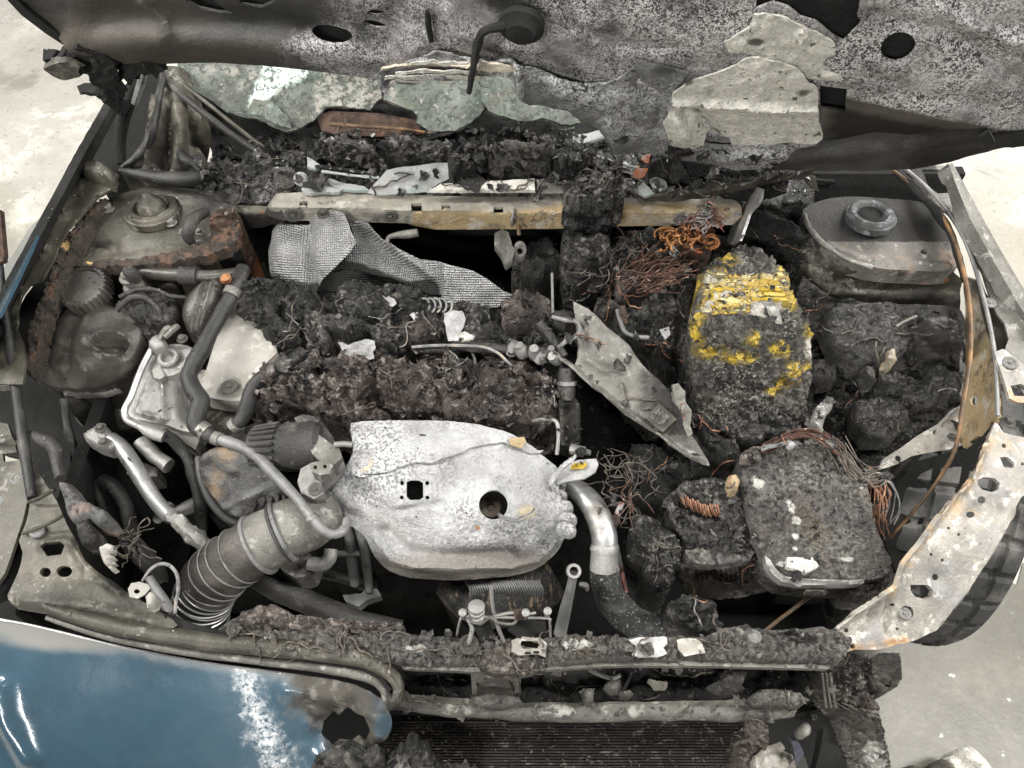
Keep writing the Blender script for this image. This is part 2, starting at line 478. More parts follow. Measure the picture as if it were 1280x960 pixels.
YELLOWCHAR = mat('yellow_char', ((.014, .0135, .012), (.06, .056, .048), 20), .62, layers=[
    dict(c=(.21, .20, .175), m=[('noise', 80, .48, .60), ('noise', 10, .42, .56)], a=.9),
    dict(c=(.40, .385, .35), m=[('noise', 210, .53, .60), ('noise', 14, .44, .6)], a=.7),
    dict(c=(.006, .006, .005), m=('noise', 80, .55, .63), a=.8),
    dict(c=(.17, .13, .035), m=('attr', 'yel', 60, 1.5, .50, .78), a=.85),
    dict(c=(.50, .34, .035), m=('attr', 'yel', 85, 1.7, .68, .92), r=.5),
    dict(c=(.70, .56, .17), m=[('attr', 'yel', 85, 1.7, .72, .98), ('streak', (14, 60, 160), .47, .58)], a=.9, r=.5),
    dict(c=(.47, .325, .065), m=[('attr', 'pale', 40, .7, .5, .8), ('streak', (10, 60, 130), .47, .56)], a=.95, r=.45),
    dict(c=(.44, .42, .36), m=[('attr', 'pale', 40, .7, .5, .8), ('streak', (9, 40, 90), .54, .60)], a=.9, r=.5),
    dict(c=(.80, .70, .34), m=[('attr', 'pale', 40, .7, .5, .8), ('streak', (12, 90, 190), .53, .62)], a=.9, r=.45),
    dict(c=(.10, .08, .06), m=('noise', 100, .59, .66), a=.8),
    dict(c=(.50, .47, .42), m=('attr', 'lab', 60, .5, .6, .75), r=.5)],
    bumps=[('n', 80, .008), ('n', 260, .003)])
HOODM = mat('burnt_hood_steel', (.028, .07, 9), .5, .2, layers=[
    dict(c=(.10, .088, .072), m=('streak', (3, 9, 9), .42, .64), a=.7),
    dict(c=(.13, .115, .10), m=('noise', 5, .5, .66), a=.4),
    dict(c=(.006, .006, .006), m=('attr', 'soot', 22, .7, .5, .9), a=.93, r=.7),
    dict(c=(.015, .015, .016), m=('attr', 'ash', 14, .9, .42, .8), a=.6, r=.8, me=0),
    dict(c=(.30, .29, .285), m=[('attr', 'ash', 14, .9, .42, .8), ('noise', 14, .42, .62)], a=.6, r=.85, me=0),
    dict(c=(.66, .65, .65), m=[('attr', 'ash', 14, .9, .42, .8), ('noise', 250, .44, .56, 1.6, .5), ('noise', 11, .30, .62)], a=1.0, r=.85, me=0),
    dict(c=(.40, .39, .38), m=[('attr', 'ash', 10, .8, .95, 1.4), ('noise', 30, .5, .62)], a=.5, r=.9, me=0)],
    bumps=[('n', 16, .01, .5), ('n', 110, .0025, .6)], spec=.5)
LINER = mat('ash_liner', ((.52, .51, .47), (.72, .705, .66), 22), .85, layers=[
    dict(c=(.22, .20, .165), m=('noise', 12, .54, .70), a=.6),
    dict(c=(.78, .75, .66), m=('noise', 110, .47, .58, 1.5, .45), a=.85),
    dict(c=(.05, .045, .04), m=('noise', 100, .6, .68), a=.9),
    dict(c=(.07, .06, .05), m=('attr', 'soot', 40, .6, .6, .85), a=.9)],
    bumps=[('n', 60, .006), ('n', 200, .003)])
GREYLINER = mat('grey_liner', ((.12, .122, .126), (.24, .24, .24), 9), .7, .1, layers=[
    dict(c=(.52, .52, .51), m=[('noise', 150, .46, .54, 1.8, .4), ('noise', 7, .36, .56)], a=.9),
    dict(c=(.02, .02, .02), m=[('noise', 130, .53, .58, 1.8, .4), ('noise', 9, .46, .60)], a=.9),
    dict(c=(.05, .05, .052), m=('attr', 'soot', 20, .6, .5, .9), a=.9),
    dict(c=(.60, .54, .44), m=('attr', 'ash', 30, .8, .6, .8))],
    bumps=[('n', 30, .006), ('n', 130, .003)])
SHIELD = mat('white_ash_steel', ((.33, .33, .335), (.56, .56, .56), 14), .55, .15, layers=[
    dict(c=(.14, .14, .15), m=[('noise', 230, .47, .55), ('noise', 9, .33, .54)], a=.85),
    dict(c=(.76, .76, .76), m=[('noise', 180, .54, .62), ('noise', 7, .4, .6)], a=.7),
    dict(c=(.36, .33, .30), m=('noise', 7, .56, .74), a=.6),
    dict(c=(.20, .18, .16), m=('attr', 'soot', 26, .5, .48, .95), a=.92, r=.55),
    dict(c=(.62, .53, .36), m=('attr', 'tan', 40, .3, .55, .8), a=.8),
    dict(c=(.42, .19, .05), m=('attr', 'rust', 50, .3, .6, .8), a=.85),
    dict(c=(.10, .10, .10), m=('noise', 75, .69, .74), a=.7)],
    bumps=[('n', 25, .008, .7), ('n', 190, .004)])
DUSTM = mat('dusty_grey_metal', ((.027, .025, .020), (.072, .067, .054), 11), .42, .2, layers=[
    dict(c=(.125, .116, .092), m=('noise', 13, .48, .64), a=.7),
    dict(c=(.26, .25, .22), m=[('noise', 60, .54, .66), ('noise', 8, .42, .6)], a=.6),
    dict(c=(.035, .032, .028), m=('noise', 21, .56, .72), a=.75),
    dict(c=(.40, .39, .37), m=('noise', 130, .655, .71), a=.7),
    dict(c=(.19, .08, .035), m=('attr', 'rust', 40, .8, .5, .8), a=.9, me=0),
    dict(c=(.015, .014, .013), m=('attr', 'soot', 30, .7, .5, .85), a=.93)],
    bumps=[('n', 40, .003, .6), ('n', 220, .0012, .7)])
GREYM = mat('pale_grey_metal', ((.105, .10, .09), (.215, .208, .19), 14), .5, .35, layers=[
    dict(c=(.12, .115, .105), m=('noise', 16, .5, .7), a=.65),
    dict(c=(.50, .49, .46), m=('noise', 60, .55, .7), a=.6),
    dict(c=(.03, .03, .03), m=('noise', 120, .64, .7), a=.8),
    dict(c=(.015, .014, .013), m=('attr', 'soot', 30, .7, .5, .85), a=.92)],
    bumps=[('n', 60, .003, .7), ('n', 240, .0015)])
ALU = mat('dusty_aluminium', ((.20, .198, .19), (.33, .327, .315), 14), .40, .4, layers=[
    dict(c=(.22, .21, .19), m=('noise', 18, .52, .72), a=.6),
    dict(c=(.06, .055, .05), m=('noise', 70, .62, .72), a=.7)],
    bumps=[('n', 70, .0025, .7), ('n', 250, .001)])
CREAM = mat('pale_dusty_casting', ((.24, .23, .212), (.34, .328, .30), 9), .6, 0, layers=[
    dict(c=(.20, .17, .135), m=('noise', 18, .50, .68), a=.8), dict(c=(.56, .545, .51), m=[('noise', 50, .52, .62), ('noise', 9, .4, .6)], a=.6),
    dict(c=(.05, .045, .04), m=('attr', 'soot', 30, .7, .5, .85), a=.9),
    dict(c=(.08, .07, .06), m=('noise', 100, .66, .71), a=.7)],
    bumps=[('n', 60, .002, .7), ('n', 220, .001)])
PEACH = mat('heat_bleached_steel', ((.17, .162, .148), (.33, .31, .275), 14), .5, .15, layers=[
    dict(c=(.40, .275, .15), m=[('attr', 'rust', 50, 1.5, .40, .9)], a=.9),
    dict(c=(.25, .13, .06), m=[('attr', 'rust', 70, 1.6, .75, 1.2)], a=.75),
    dict(c=(.22, .215, .215), m=('noise', 22, .50, .62), a=.75),
    dict(c=(.56, .54, .49), m=('noise', 60, .54, .66), a=.7),
    dict(c=(.12, .11, .10), m=('noise', 34, .57, .70), a=.7),
    dict(c=(.10, .06, .04), m=('noise', 95, .645, .70), a=.85),
    dict(c=(.015, .014, .013), m=('attr', 'soot', 34, .9, .5, .85), a=.93)],
    bumps=[('n', 30, .003, .6), ('n', 180, .0018)])
TANR = mat('scorched_tan_steel', ((.20, .19, .165), (.36, .335, .285), 16), .65, .1, layers=[
    dict(c=(.37, .275, .145), m=('attr', 'rust', 26, 1.0, .40, .85), a=.85),
    dict(c=(.13, .06, .025), m=[('attr', 'rust', 70, .9, .45, .75), ('noise', 210, .53, .60, .8, .75), ('noise', 24, .42, .60)], a=.9),
    dict(c=(.48, .46, .42), m=('noise', 40, .53, .66), a=.6),
    dict(c=(.09, .08, .07), m=[('noise', 50, .54, .66), ('noise', 12, .44, .6)], a=.8),
    dict(c=(.045, .042, .04), m=('attr', 'soot', 34, .8, .5, .85), a=.93)],
    bumps=[('n', 50, .003, .6), ('n', 200, .002)])
RUST = mat('rust', ((.035, .024, .019), (.115, .07, .05), 40), .85, layers=[
    dict(c=(.028, .018, .014), m=('noise', 45, .52, .66), a=.9),
    dict(c=(.22, .10, .05), m=('noise', 60, .57, .7), a=.6),
    dict(c=(.60, .38, .16), m=('attr', 'tan', 60, .7, .6, .8))],
    bumps=[('n', 90, .006), ('n', 260, .003)])
PLASTIC = mat('sooty_plastic', ((.026, .024, .021), (.064, .058, .052), 10), .22, layers=[
    dict(c=(.13, .12, .105), m=('noise', 15, .50, .66), a=.7),
    dict(c=(.02, .018, .016), m=('noise', 16, .56, .74), a=.7),
    dict(c=(.34, .32, .29), m=('noise', 150, .70, .75), a=.5)],
    bumps=[('n', 30, .002, .6), ('n', 200, .0008)])
DARKP = mat('dark_dusty_plastic', ((.016, .0155, .015), (.042, .040, .037), 14), .45, layers=[
    dict(c=(.15, .14, .125), m=('noise', 24, .53, .72), a=.65),
    dict(c=(.008, .008, .008), m=('noise', 30, .58, .7), a=.6)],
    bumps=[('n', 60, .003, .7), ('n', 240, .0015)])
RUBBER = mat('dusty_rubber', (.012, .026, 16), .42, layers=[
    dict(c=(.11, .105, .092), m=('noise', 18, .5, .72), a=.55),
    dict(c=(.33, .32, .30), m=('noise', 170, .68, .73), a=.6)],
    bumps=[('n', 80, .002, .6), ('n', 300, .001)])
HOSEW = mat('ash_speckled_rubber', (.016, .035, 20), .75, layers=[
    dict(c=(.34, .34, .34), m=('noise', 260, .585, .66), a=.8),
    dict(c=(.12, .12, .12), m=('noise', 40, .5, .7), a=.5)], bumps=[('n', 150, .003)])
PIPE = mat('scorched_silver_pipe', (.32, .50, 20), .36, .75, layers=[
    dict(c=(.14, .12, .10), m=('noise', 22, .52, .72), a=.75, r=.7),
    dict(c=(.60, .58, .54), m=('noise', 80, .58, .7), a=.6, r=.6)], bumps=[('n', 60, .0012, .5)])
DPIPE = mat('dirty_grey_pipe', (.12, .22, 20), .5, .3, layers=[
    dict(c=(.34, .32, .28), m=('noise', 30, .52, .7), a=.6),
    dict(c=(.03, .028, .025), m=('noise', 34, .56, .7), a=.7)], bumps=[('n', 90, .002, .7)])
DUCT = mat('sooty_duct', ((.036, .033, .030), (.075, .068, .062), 12), .42, .3, layers=[
    dict(c=(.13, .115, .10), m=('noise', 12, .50, .68), a=.6),
    dict(c=(.03, .026, .022), m=('noise', 18, .56, .7), a=.7),
    dict(c=(.50, .48, .42), m=('noise', 60, .64, .74), a=.7)], bumps=[('n', 50, .003, .7), ('n', 220, .0012)])
BELLOWS = mat('black_bellows', (.008, .02, 16), .6, layers=[dict(c=(.10, .09, .08), m=('noise', 30, .56, .7), a=.6)], bumps=[('n', 80, .002)])
FOIL = mat('embossed_foil', (.24, .40, 14), .40, .6, layers=[
    dict(c=(.10, .10, .105), m=('noise', 14, .52, .68), a=.6, r=.6),
    dict(c=(.022, .021, .02), m=('attr', 'soot', 26, .8, .5, .85), a=.92, r=.8)], bumps=[('d', 1.0, .0016, 1), ('n', 60, .004)])
WHITEF = mat('white_ash_foil', (.24, .44, 40), .8, layers=[dict(c=(.28, .28, .28), m=('noise', 90, .56, .64), a=.8)], bumps=[('n', 120, .003)])
GREEN = mat('sooty_windscreen_glass', ((.05, .056, .048), (.15, .165, .145), 14), .4, layers=[
    dict(c=(.075, .10, .08), m=('noise', 26, .45, .62), a=.8),
    dict(c=(.27, .26, .235), m=[('attr', 'ash', 18, .8, .45, .85), ('noise', 60, .40, .56)], a=.95, r=.85),
    dict(c=(.48, .58, .53), m=('attr', 'clear', 26, .8, .5, .8), r=.25),
    dict(c=(.10, .085, .045), m=('noise', 20, .54, .68), a=.5),
    dict(c=(.035, .04, .036), m=('noise', 90, .50, .58, 1.2), a=.85),
    dict(c=(.30, .30, .27), m=('noise', 110, .60, .68), a=.7),
    dict(c=(.01, .011, .01), m=('attr', 'soot', 30, .8, .5, .85), a=.93)],
    bumps=[('n', 30, .006), ('n', 190, .003)])
SHARD = mat('pale_green_glass', (.32, .44, 16), .3, layers=[
    dict(c=(.22, .29, .26), m=('noise', 22, .46, .66), a=.8),
    dict(c=(.13, .16, .145), m=('crack', 120, .05, .0), a=.5),
    dict(c=(.55, .62, .58), m=('noise', 90, .6, .7), a=.6)], bumps=[('n', 120, .002)])
BLUE = mat('dusty_blue_paint', ((.026, .045, .062), (.036, .072, .105), 4), .18, .1, coat=.5, layers=[
    dict(c=(.042, .085, .12), m=('noise', 2.6, .36, .60), a=.9),
    dict(c=(.13, .165, .19), m=('noise', 2.4, .46, .78), a=.55, r=.34),
    dict(c=(.20, .195, .18), m=('attr', 'dust', 10, .5, .45, 1.0), a=.92, r=.7, me=0),
    dict(c=(.06, .055, .047), coat=0, m=('attr', 'burn', 11, 2.6, .30, .95), r=.8, me=0),
    dict(c=(.015, .014, .013), m=[('attr', 'burn', 11, 2.6, .30, .95), ('noise', 22, .52, .64)], a=.85),
    dict(c=(.22, .21, .185), m=[('attr', 'burn', 11, 2.6, .30, .95), ('noise', 40, .5, .66)], a=.6, r=.85, me=0),
    dict(c=(.74, .75, .76), m=[('attr', 'ash', 45, 1.5, .50, 1.15), ('noise', 170, .34, .62, .8)], a=.85, r=.8, me=0, coat=0),
    dict(c=(.40, .44, .46), m=('noise', 170, .74, .77), a=.5, r=.6)],
    bumps=[('n', 6, .004, .3)])
BLUEEDGE = mat('bare_paint_edge', (.25, .42, 30), .35, .2, coat=.5)
COPPER = mat('burnt_copper', ((.22, .11, .07), (.40, .21, .13), 60), .45, .3, layers=[dict(c=(.05, .03, .022), m=('noise', 60, .52, .62), a=.85, me=0), dict(c=(.62, .42, .27), m=('noise', 120, .58, .7), a=.7)])
ORANGEW = mat('scorched_orange_copper', ((.20, .085, .035), (.38, .18, .07), 50), .5, .15, layers=[dict(c=(.45, .28, .13), m=('noise', 60, .54, .66), a=.6), dict(c=(.03, .018, .012), m=('noise', 70, .50, .60), a=.85), dict(c=(.40, .09, .03), m=('noise', 18, .5, .62), a=.7), dict(c=(.08, .035, .02), m=('noise', 70, .54, .64), a=.85, me=0)])
REDW = mat('red_scorched_wire', (.16, .30, 40), .6, .1, layers=[dict(c=(.36, .075, .045), m=('noise', 30, .4, .6), a=.8), dict(c=(.03, .02, .018), m=('noise', 60, .52, .64), a=.85)])
GREYW = mat('ash_wire', (.10, .28, 60), .7, .1, layers=[dict(c=(.38, .32, .25), m=('noise', 50, .54, .66), a=.7)])
BRAKEP = mat('rust_brown_pipe', ((.05, .035, .026), (.15, .095, .055), 14), .5, .2, layers=[dict(c=(.26, .145, .065), m=('noise', 22, .44, .62), a=.8), dict(c=(.05, .035, .025), m=('noise', 30, .55, .68), a=.8)])
TYRE = mat('dusty_tyre', (.030, .06, 12), .75, layers=[dict(c=(.17, .165, .15), m=('noise', 14, .46, .66), a=.7), dict(c=(.30, .29, .27), m=('noise', 60, .66, .74), a=.5)], bumps=[('n', 90, .002)])
CONC = mat('wet_concrete', ((.36, .345, .31), (.46, .445, .41), 3), .6, layers=[
    dict(c=(.27, .25, .20), m=('noise', .55, .42, .60), a=.7),
    dict(c=(.19, .18, .145), m=('noise', 1.3, .50, .62), a=.6),
    dict(c=(.70, .68, .63), m=[('noise', 4, .49, .545, .4, .7), ('noise', .9, .44, .56)], a=.95, r=.7),
    dict(c=(.29, .28, .25), m=('noise', .8, .50, .54, .8), a=.9, r=.10),
    dict(c=(.16, .15, .13), m=('noise', 45, .57, .68), a=.5), dict(c=(.60, .59, .55), m=('noise', 80, .60, .68), a=.5)],
    bumps=[('n', 22, .004, .4)])
APRONM = mat('burnt_apron_panel', ((.022, .0215, .0205), (.10, .098, .092), 18), .45, layers=[
    dict(c=(.19, .185, .17), m=[('noise', 80, .48, .64), ('noise', 8, .36, .6)], a=.8),
    dict(c=(.006, .006, .006), m=('noise', 19, .54, .66), a=.9),
    dict(c=(.40, .39, .375), m=[('noise', 200, .53, .60), ('noise', 14, .46, .62)], a=.8),
    dict(c=(.10, .06, .042), m=('noise', 22, .60, .72), a=.4)], bumps=[('n', 60, .014), ('n', 200, .007)])
BROWNW = mat('brown_red_wire', ((.045, .026, .02), (.14, .07, .05), 60), .65, .1, layers=[dict(c=(.42, .30, .22), m=('noise', 70, .57, .68), a=.8), dict(c=(.02, .015, .013), m=('noise', 60, .54, .64), a=.85)])
DARKW = mat('dark_scorched_wire', ((.04, .034, .03), (.14, .12, .10), 60), .7, .1, layers=[dict(c=(.34, .29, .24), m=('noise', 50, .6, .7), a=.7)])
# ------------------------------------------------------------------ ground and walls of the bay
def floor():
    mb = MB(); s = 14
    mb.add([(-s, -s, 0), (s, -s, 0), (s, s, 0), (-s, s, 0)], [(0, 1, 2, 3)])
    return put('floor', mb, CONC, kind='structure')
floor()

DRUST = mat('sooty_flaked_rail', ((.02, .017, .014), (.07, .055, .042), 40), .7, layers=[dict(c=(.13, .07, .045), m=[('attr', 'rust', 60, 1.2, .45, .8), ('noise', 50, .46, .60)], a=.85), dict(c=(.55, .38, .17), m=('attr', 'tan', 60, .9, .55, .8)), dict(c=(.006, .005, .005), m=('noise', 40, .55, .64), a=.8)], bumps=[('n', 90, .006), ('n', 240, .004)])
body = thing('car_body', 'fire-blackened car body shell with strut towers and tan crossmember around the engine bay', 'car body')
def part(name, outline, surf, m, parent=body, **kw): return relief(name, outline, surf, m, parent, **kw)

# dark bay walls and undertray
mb = join(xf(box_mb(1.50, .02, .66, .004), (0.03, .80, .57)), xf(box_mb(.9, .02, .10, .004), (0, .74, .86)))
put('firewall', wobble(mb, [(.004, 12, 'f')]), BLACK, body)
put('undertray', xf(box_mb(1.36, .95, .02, .003), (-.04, .40, .20)), BLACK, body)
put('frame_rail', xf(box_mb(.10, .55, .14, .012), (-.50, .50, .36)), SOOT, body)
put('frame_rail', xf(box_mb(.10, .50, .14, .012), (.56, .50, .34)), SOOT, body)
put('inner_apron', xf(box_mb(.02, .8, .42, .004), (-.66, .46, .58), (0, .12, 0)), BLACK, body)
put('inner_apron', xf(box_mb(.02, .42, .42, .004), (.71, .60, .58), (0, -.12, 0)), BLACK, body)

put('wheel_arch', wobble(xf(box_mb(.42, .95, .03, .008), (-.78, .30, .44), (0, -.25, 0)), [(.01, 10, 'f')]), BLACK, body)
put('wheel_arch', wobble(xf(box_mb(.30, .40, .03, .008), (.66, .62, .60), (0, .2, 0)), [(.01, 10, 'f')]), BLACK, body)
# left strut tower
TL = .92
tower = part('strut_tower', [(150, 243), (175, 236), (215, 234), (265, 240), (292, 255), (302, 268), (297, 290), (262, 308), (220, 318), (170, 326), (110, 331), (88, 326), (92, 305), (104, 282), (118, 262), (135, 250)],
     [(190, 250, .925), (120, 270, .915), (100, 322, .895), (200, 308, .912), (290, 260, .92), (285, 296, .90)], DUSTM, step=5, skirt=.16, smooth=3,
     noise=[(.0025, 14, 'f')], ridges=[([(130, 262), (180, 238), (255, 248)], .004, 5), ([(112, 318), (200, 308), (270, 292)], -.004, 6), ([(108, 300), (127, 302), (140, 308)], -.008, 9)],
     att=dict(soot=lambda x, y: np.maximum(1 - np.hypot((x - 262) / 60, (y - 250) / 22) * .6, 1 - np.hypot((x - 125) / 24, (y - 303) / 9) * .6), rust=lambda x, y: np.clip((x - 235) / 60, 0, 1) * np.clip((y - 255) / 30, 0, 1) * 1.2))
def strut_mount(px, py, z, tower, ash):
    k = (31 if not ash else 27) * mpp(px, py, z)
    m = put('strut_mount', lathe([(1.12 * k, -.01), (1.12 * k, .001), (1.04 * k, .002), (1.0 * k, .006), (.94 * k, .008), (.72 * k, .007), (.66 * k, .003), (.60 * k, .001), (.1 * k, .001)], 40), mat('bluish_burnt_ring', (.04, .085, 30), .6, 0, layers=[dict(c=(.22, .22, .25), m=('noise', 70, .52, .64), a=.8)], bumps=[('n', 90, .003)]) if ash else DUSTM, tower, loc=P(px, py, z + .006), rot=(-.1, 0, 0))
    put('bearing_cap', lathe([(.56 * k, .0), (.54 * k, .010), (.42 * k, .017), (.22 * k, .023), (.18 * k, .028), (.12 * k, .030), (.02 * k, .030)] if not ash else [(.58 * k, 0), (.58 * k, .004), (.46 * k, .006), (.40 * k, .003), (.30 * k, .002), (.02 * k, .002)], 32), DUSTM if not ash else SOOT, tower, loc=P(px, py, z + .009), rot=(-.1, 0, 0))
    return m
strut_mount(191, 262, .918, tower, False)
for a, b, r in ((136, 261, 8), (243, 248, 7.5), (214, 279, 7.5)): bolt(a, b, .920, ALU, tower, r)
for a, b, r in ((246, 262, 5), (228, 290, 4.5), (249, 290, 5)): bolt(a, b, .916, ALU, tower, r)
# curled bracket on the tower
tube('bracket', [(258, 264, .93), (244, 272, .945), (236, 284, .945), (236, 298, .93), (240, 303, .918)], [6, 8, 8, 7, 5], DARKP, tower, seg=10, noise=[(.002, 60, 'f')])
part('rusty_seam', [(90, 328), (120, 325), (170, 323), (215, 315), (240, 304), (256, 296), (266, 282), (274, 268), (290, 266), (298, 278), (297, 296), (284, 308), (262, 316), (225, 326), (180, 331), (130, 333), (92, 334)],
     [(100, 330, .905), (200, 322, .92), (280, 290, .93), (280, 266, .935)], DRUST, step=3, skirt=.02, noise=[(.006, 45, 't'), (.004, 120, 'b')], lat=.005, rag=2,
     att=dict(tan=spots([(110, 328, 6, 3)]), rust=lambda x, y: .55 + .4 * np.clip((x - 170) / 60, 0, 1)))
part('tower_wall', [(85, 332), (130, 333), (200, 328), (262, 318), (296, 302), (300, 330), (292, 342), (240, 342), (215, 352), (160, 348), (110, 350), (80, 345)], [(100, 334, .87), (290, 310, .89), (200, 350, .80)], SOOT, step=7, skirt=.2, noise=[(.006, 30, 'f')])
# rusty trim rail between the tower and the fender
part('rust_flaked_rail', [(133, 246), (140, 252), (122, 268), (112, 285), (104, 300), (96, 312), (88, 330), (78, 350), (70, 372), (62, 392), (54, 420), (50, 450), (40, 470), (30, 460), (34, 425), (44, 392), (52, 370), (62, 348), (66, 325), (76, 305), (88, 288), (100, 268), (116, 254)],
     [(130, 250, .93), (95, 300, .92), (60, 370, .90), (40, 460, .88)], DRUST, step=2.6, skirt=.02, dome=(.008, 6), noise=[(.009, 40, 't'), (.006, 110, 'b')], lat=.007, rag=2.6, att=dict(tan=spots([(83, 308, 9, 12)]), rust=lambda x, y: 1 - np.abs(dline(x, y, [(118, 262), (84, 310), (62, 380), (42, 455)])) / 7))
part('void_shade', [(146, 118), (176, 84), (215, 82), (205, 130), (190, 170), (168, 205), (150, 222), (104, 224), (106, 212)], [(150, 125, .86), (200, 90, .90), (110, 218, .82), (190, 170, .84)], BLACK, step=7, thick=.01)  # black sheet added behind the hinge; the void's shade is its colour
part('gap_shade', [(-80, 390), (16, 396), (60, 330), (130, 250), (170, 330), (80, 480), (90, 600), (60, 640), (30, 575), (-80, 540)], [(0, 400, .74), (130, 260, .80), (60, 600, .70), (-60, 500, .72)], BLACK, step=8, thick=.01, noise=[(.01, 14, 'f')])  # black sheet added under the left gap; shade put in as colour
# void edge behind the flange
part('hinge_pillar', [(206, 92), (214, 84), (232, 88), (240, 108), (252, 130), (249, 155), (238, 172), (250, 186), (262, 208), (256, 224), (225, 228), (185, 226), (160, 220), (150, 211), (170, 196), (182, 178), (186, 150), (196, 120)],
     [(210, 95, 1.02), (215, 150, 1.0), (245, 195, .955), (160, 212, .95), (230, 224, .94)], DUSTM, step=4, skirt=.05, smooth=3, noise=[(.010, 12, 'f'), (.004, 40, 'f')],
     ridges=[([(197, 130), (193, 165), (188, 200)], .02, 6), ([(210, 130), (207, 165), (205, 205)], -.018, 6), ([(222, 140), (228, 170), (222, 200)], .016, 8), ([(240, 150), (242, 170)], -.03, 8)],
     att=dict(soot=spots([(243, 168, 10, 14), (205, 170, 5, 30), (235, 215, 20, 6)])))  # dark voids painted into the recesses through the soot mask; shade as colour
tube('seal_roll', [(150, 213, .955), (175, 218, .957), (205, 223, .957), (240, 223, .955), (262, 217, .95), (266, 205, .955)], [4, 7, 9, 9, 8, 5], RUBBER, body, seg=12, noise=[(.002, 40, 'f')])
tube('seal_roll', [(152, 210, .955), (168, 198, .965), (183, 183, .98), (190, 160, 1.0), (196, 130, 1.015), (204, 98, 1.03)], [4, 5, 6, 7, 6, 4], RUBBER, body, seg=10, noise=[(.002, 40, 'f')])
tube('seal_roll', [(256, 222, .945), (245, 206, .96), (232, 200, .965), (224, 190, .97)], [4, 6, 7, 5], RUBBER, body, seg=10, noise=[(.002, 40, 'f')])
tube('weatherstrip', [(192, 84, 1.03), (215, 108, 1.02), (245, 134, 1.01), (285, 165, .99), (322, 190, .975), (334, 198, .965)], 4.2, DARKP, body, seg=8, noise=[(.002, 30, 'f')])
tube('weatherstrip', [(215, 96, 1.02), (250, 122, 1.01), (290, 154, .995), (330, 186, .975)], 2.6, DUSTM, body, seg=8)
tube('weatherstrip', [(172, 92, 1.0), (164, 118, .97), (154, 150, .93), (150, 180, .90), (152, 205, .88)], [7, 8, 8, 7, 6], SOOT, body, seg=10)
tube('hinge_arm', [(182, 84, 1.03), (176, 105, 1.0), (168, 130, .97)], [4, 5, 4], DPIPE, body, seg=8)

# cowl area behind the crossmember: burnt tray and crusted bulkhead
part('cowl_tray', [(240, 232), (265, 205), (300, 200), (330, 196), (420, 195), (560, 190), (700, 185), (830, 190), (960, 205), (1020, 215), (1020, 250), (930, 250), (600, 246), (360, 244), (300, 252), (262, 246)],
     [(260, 236, .935), (400, 200, .93), (640, 195, .93), (950, 215, .93), (300, 250, .93), (640, 246, .925), (980, 248, .93)], CHAR, step=5, skirt=.05, noise=[(.012, 22, 'b'), (.008, 55, 'b')], lat=.008, rag=2)
# crossmember: folded bar with slots
zc = .955
part('crossmember', [(345, 242), (400, 239), (470, 242), (600, 246), (760, 247), (915, 249), (926, 256), (928, 270), (916, 281), (760, 283), (690, 286), (545, 287), (520, 283), (508, 279), (420, 277), (350, 275), (330, 268), (336, 254)],
     fold(zc, [(330, 258), (500, 262), (640, 265), (930, 266)]), TANR, step=4, thick=.006, noise=[(.0015, 30, 'f')],
     holes=[rect(514, 254, 527, 267), rect(552, 256, 563, 263), rect(617, 258, 629, 269), rect(374, 252, 384, 259)],
     att=dict(rust=lambda x, y: np.where((x > 515) & (x < 720), 1, .0) * np.clip((y - 255) / 14, 0, 1) * .9 + np.clip((x - 640) / 80, 0, 1) * .75 * (x < 735) + .72 * (x >= 735) * np.clip((y - 248) / 8, .55, 1),
              soot=lambda x, y: np.where((x < 512) & (y > 264), .62, 0) + np.where(np.abs(x - 738) < 34, 1.0, 0) * .9 + np.clip((360 - x) / 30, 0, 1)))
for a, b, r, m in ((366, 268, 11, GREYM), (405, 269, 7, DUSTM), (488, 270, 9, GREYM), (641, 272, 11, ALU), (850, 272, 9, ALU)):
    o_ = bolt(a, b, .93, m, COL.objects['crossmember'], r, 'washer', (math.radians(90), 0, 0)); o_.location = PY(a, b, P(a, 263 if a < 600 else 266, zc)[1] - .002)
part('cowl_bar_end', [(270, 262), (300, 256), (345, 258), (352, 276), (330, 284), (300, 288), (280, 288), (292, 275)], fold(.935, 266), DUSTM, step=5, thick=.006, noise=[(.003, 30, 'f')], att=dict(soot=lambda x, y: np.clip((y - 262) / 8, 0, 1), rust=spots([(332, 270, 8, 7)])))
# white-flecked flat rail lying above the bar
part('wiper_rail', [(533, 241), (550, 230), (668, 223), (669, 241)], fold(.985, [(530, 238), (670, 236)]), LINER, step=4, thick=.012, noise=[(.002, 40, 'f')])
part('wiper_rail', [(671, 224), (700, 229), (740, 222), (765, 216), (770, 226), (735, 241), (672, 242)], [(670, 226, .985), (768, 220, .99), (735, 240, .975)], GREYM, step=4, thick=.012, noise=[(.005, 40, 'f')], att=dict(soot=lambda x, y: np.clip((x - 685) / 30, 0, 1)))
put('cowl_disc', lathe([(.022, 0), (.022, .006), (.016, .010), (.006, .008), (.001, .008)], 28), WHITEF, body, loc=P(376, 224, .968), rot=(.7, .3, 0), scale=.5)
put('cowl_disc', lathe([(.03, -.01), (.03, .006), (.02, .012), (.001, .014)], 28), ASHG, body, loc=P(357, 223, .955), rot=(.6, .2, 0), scale=.6)

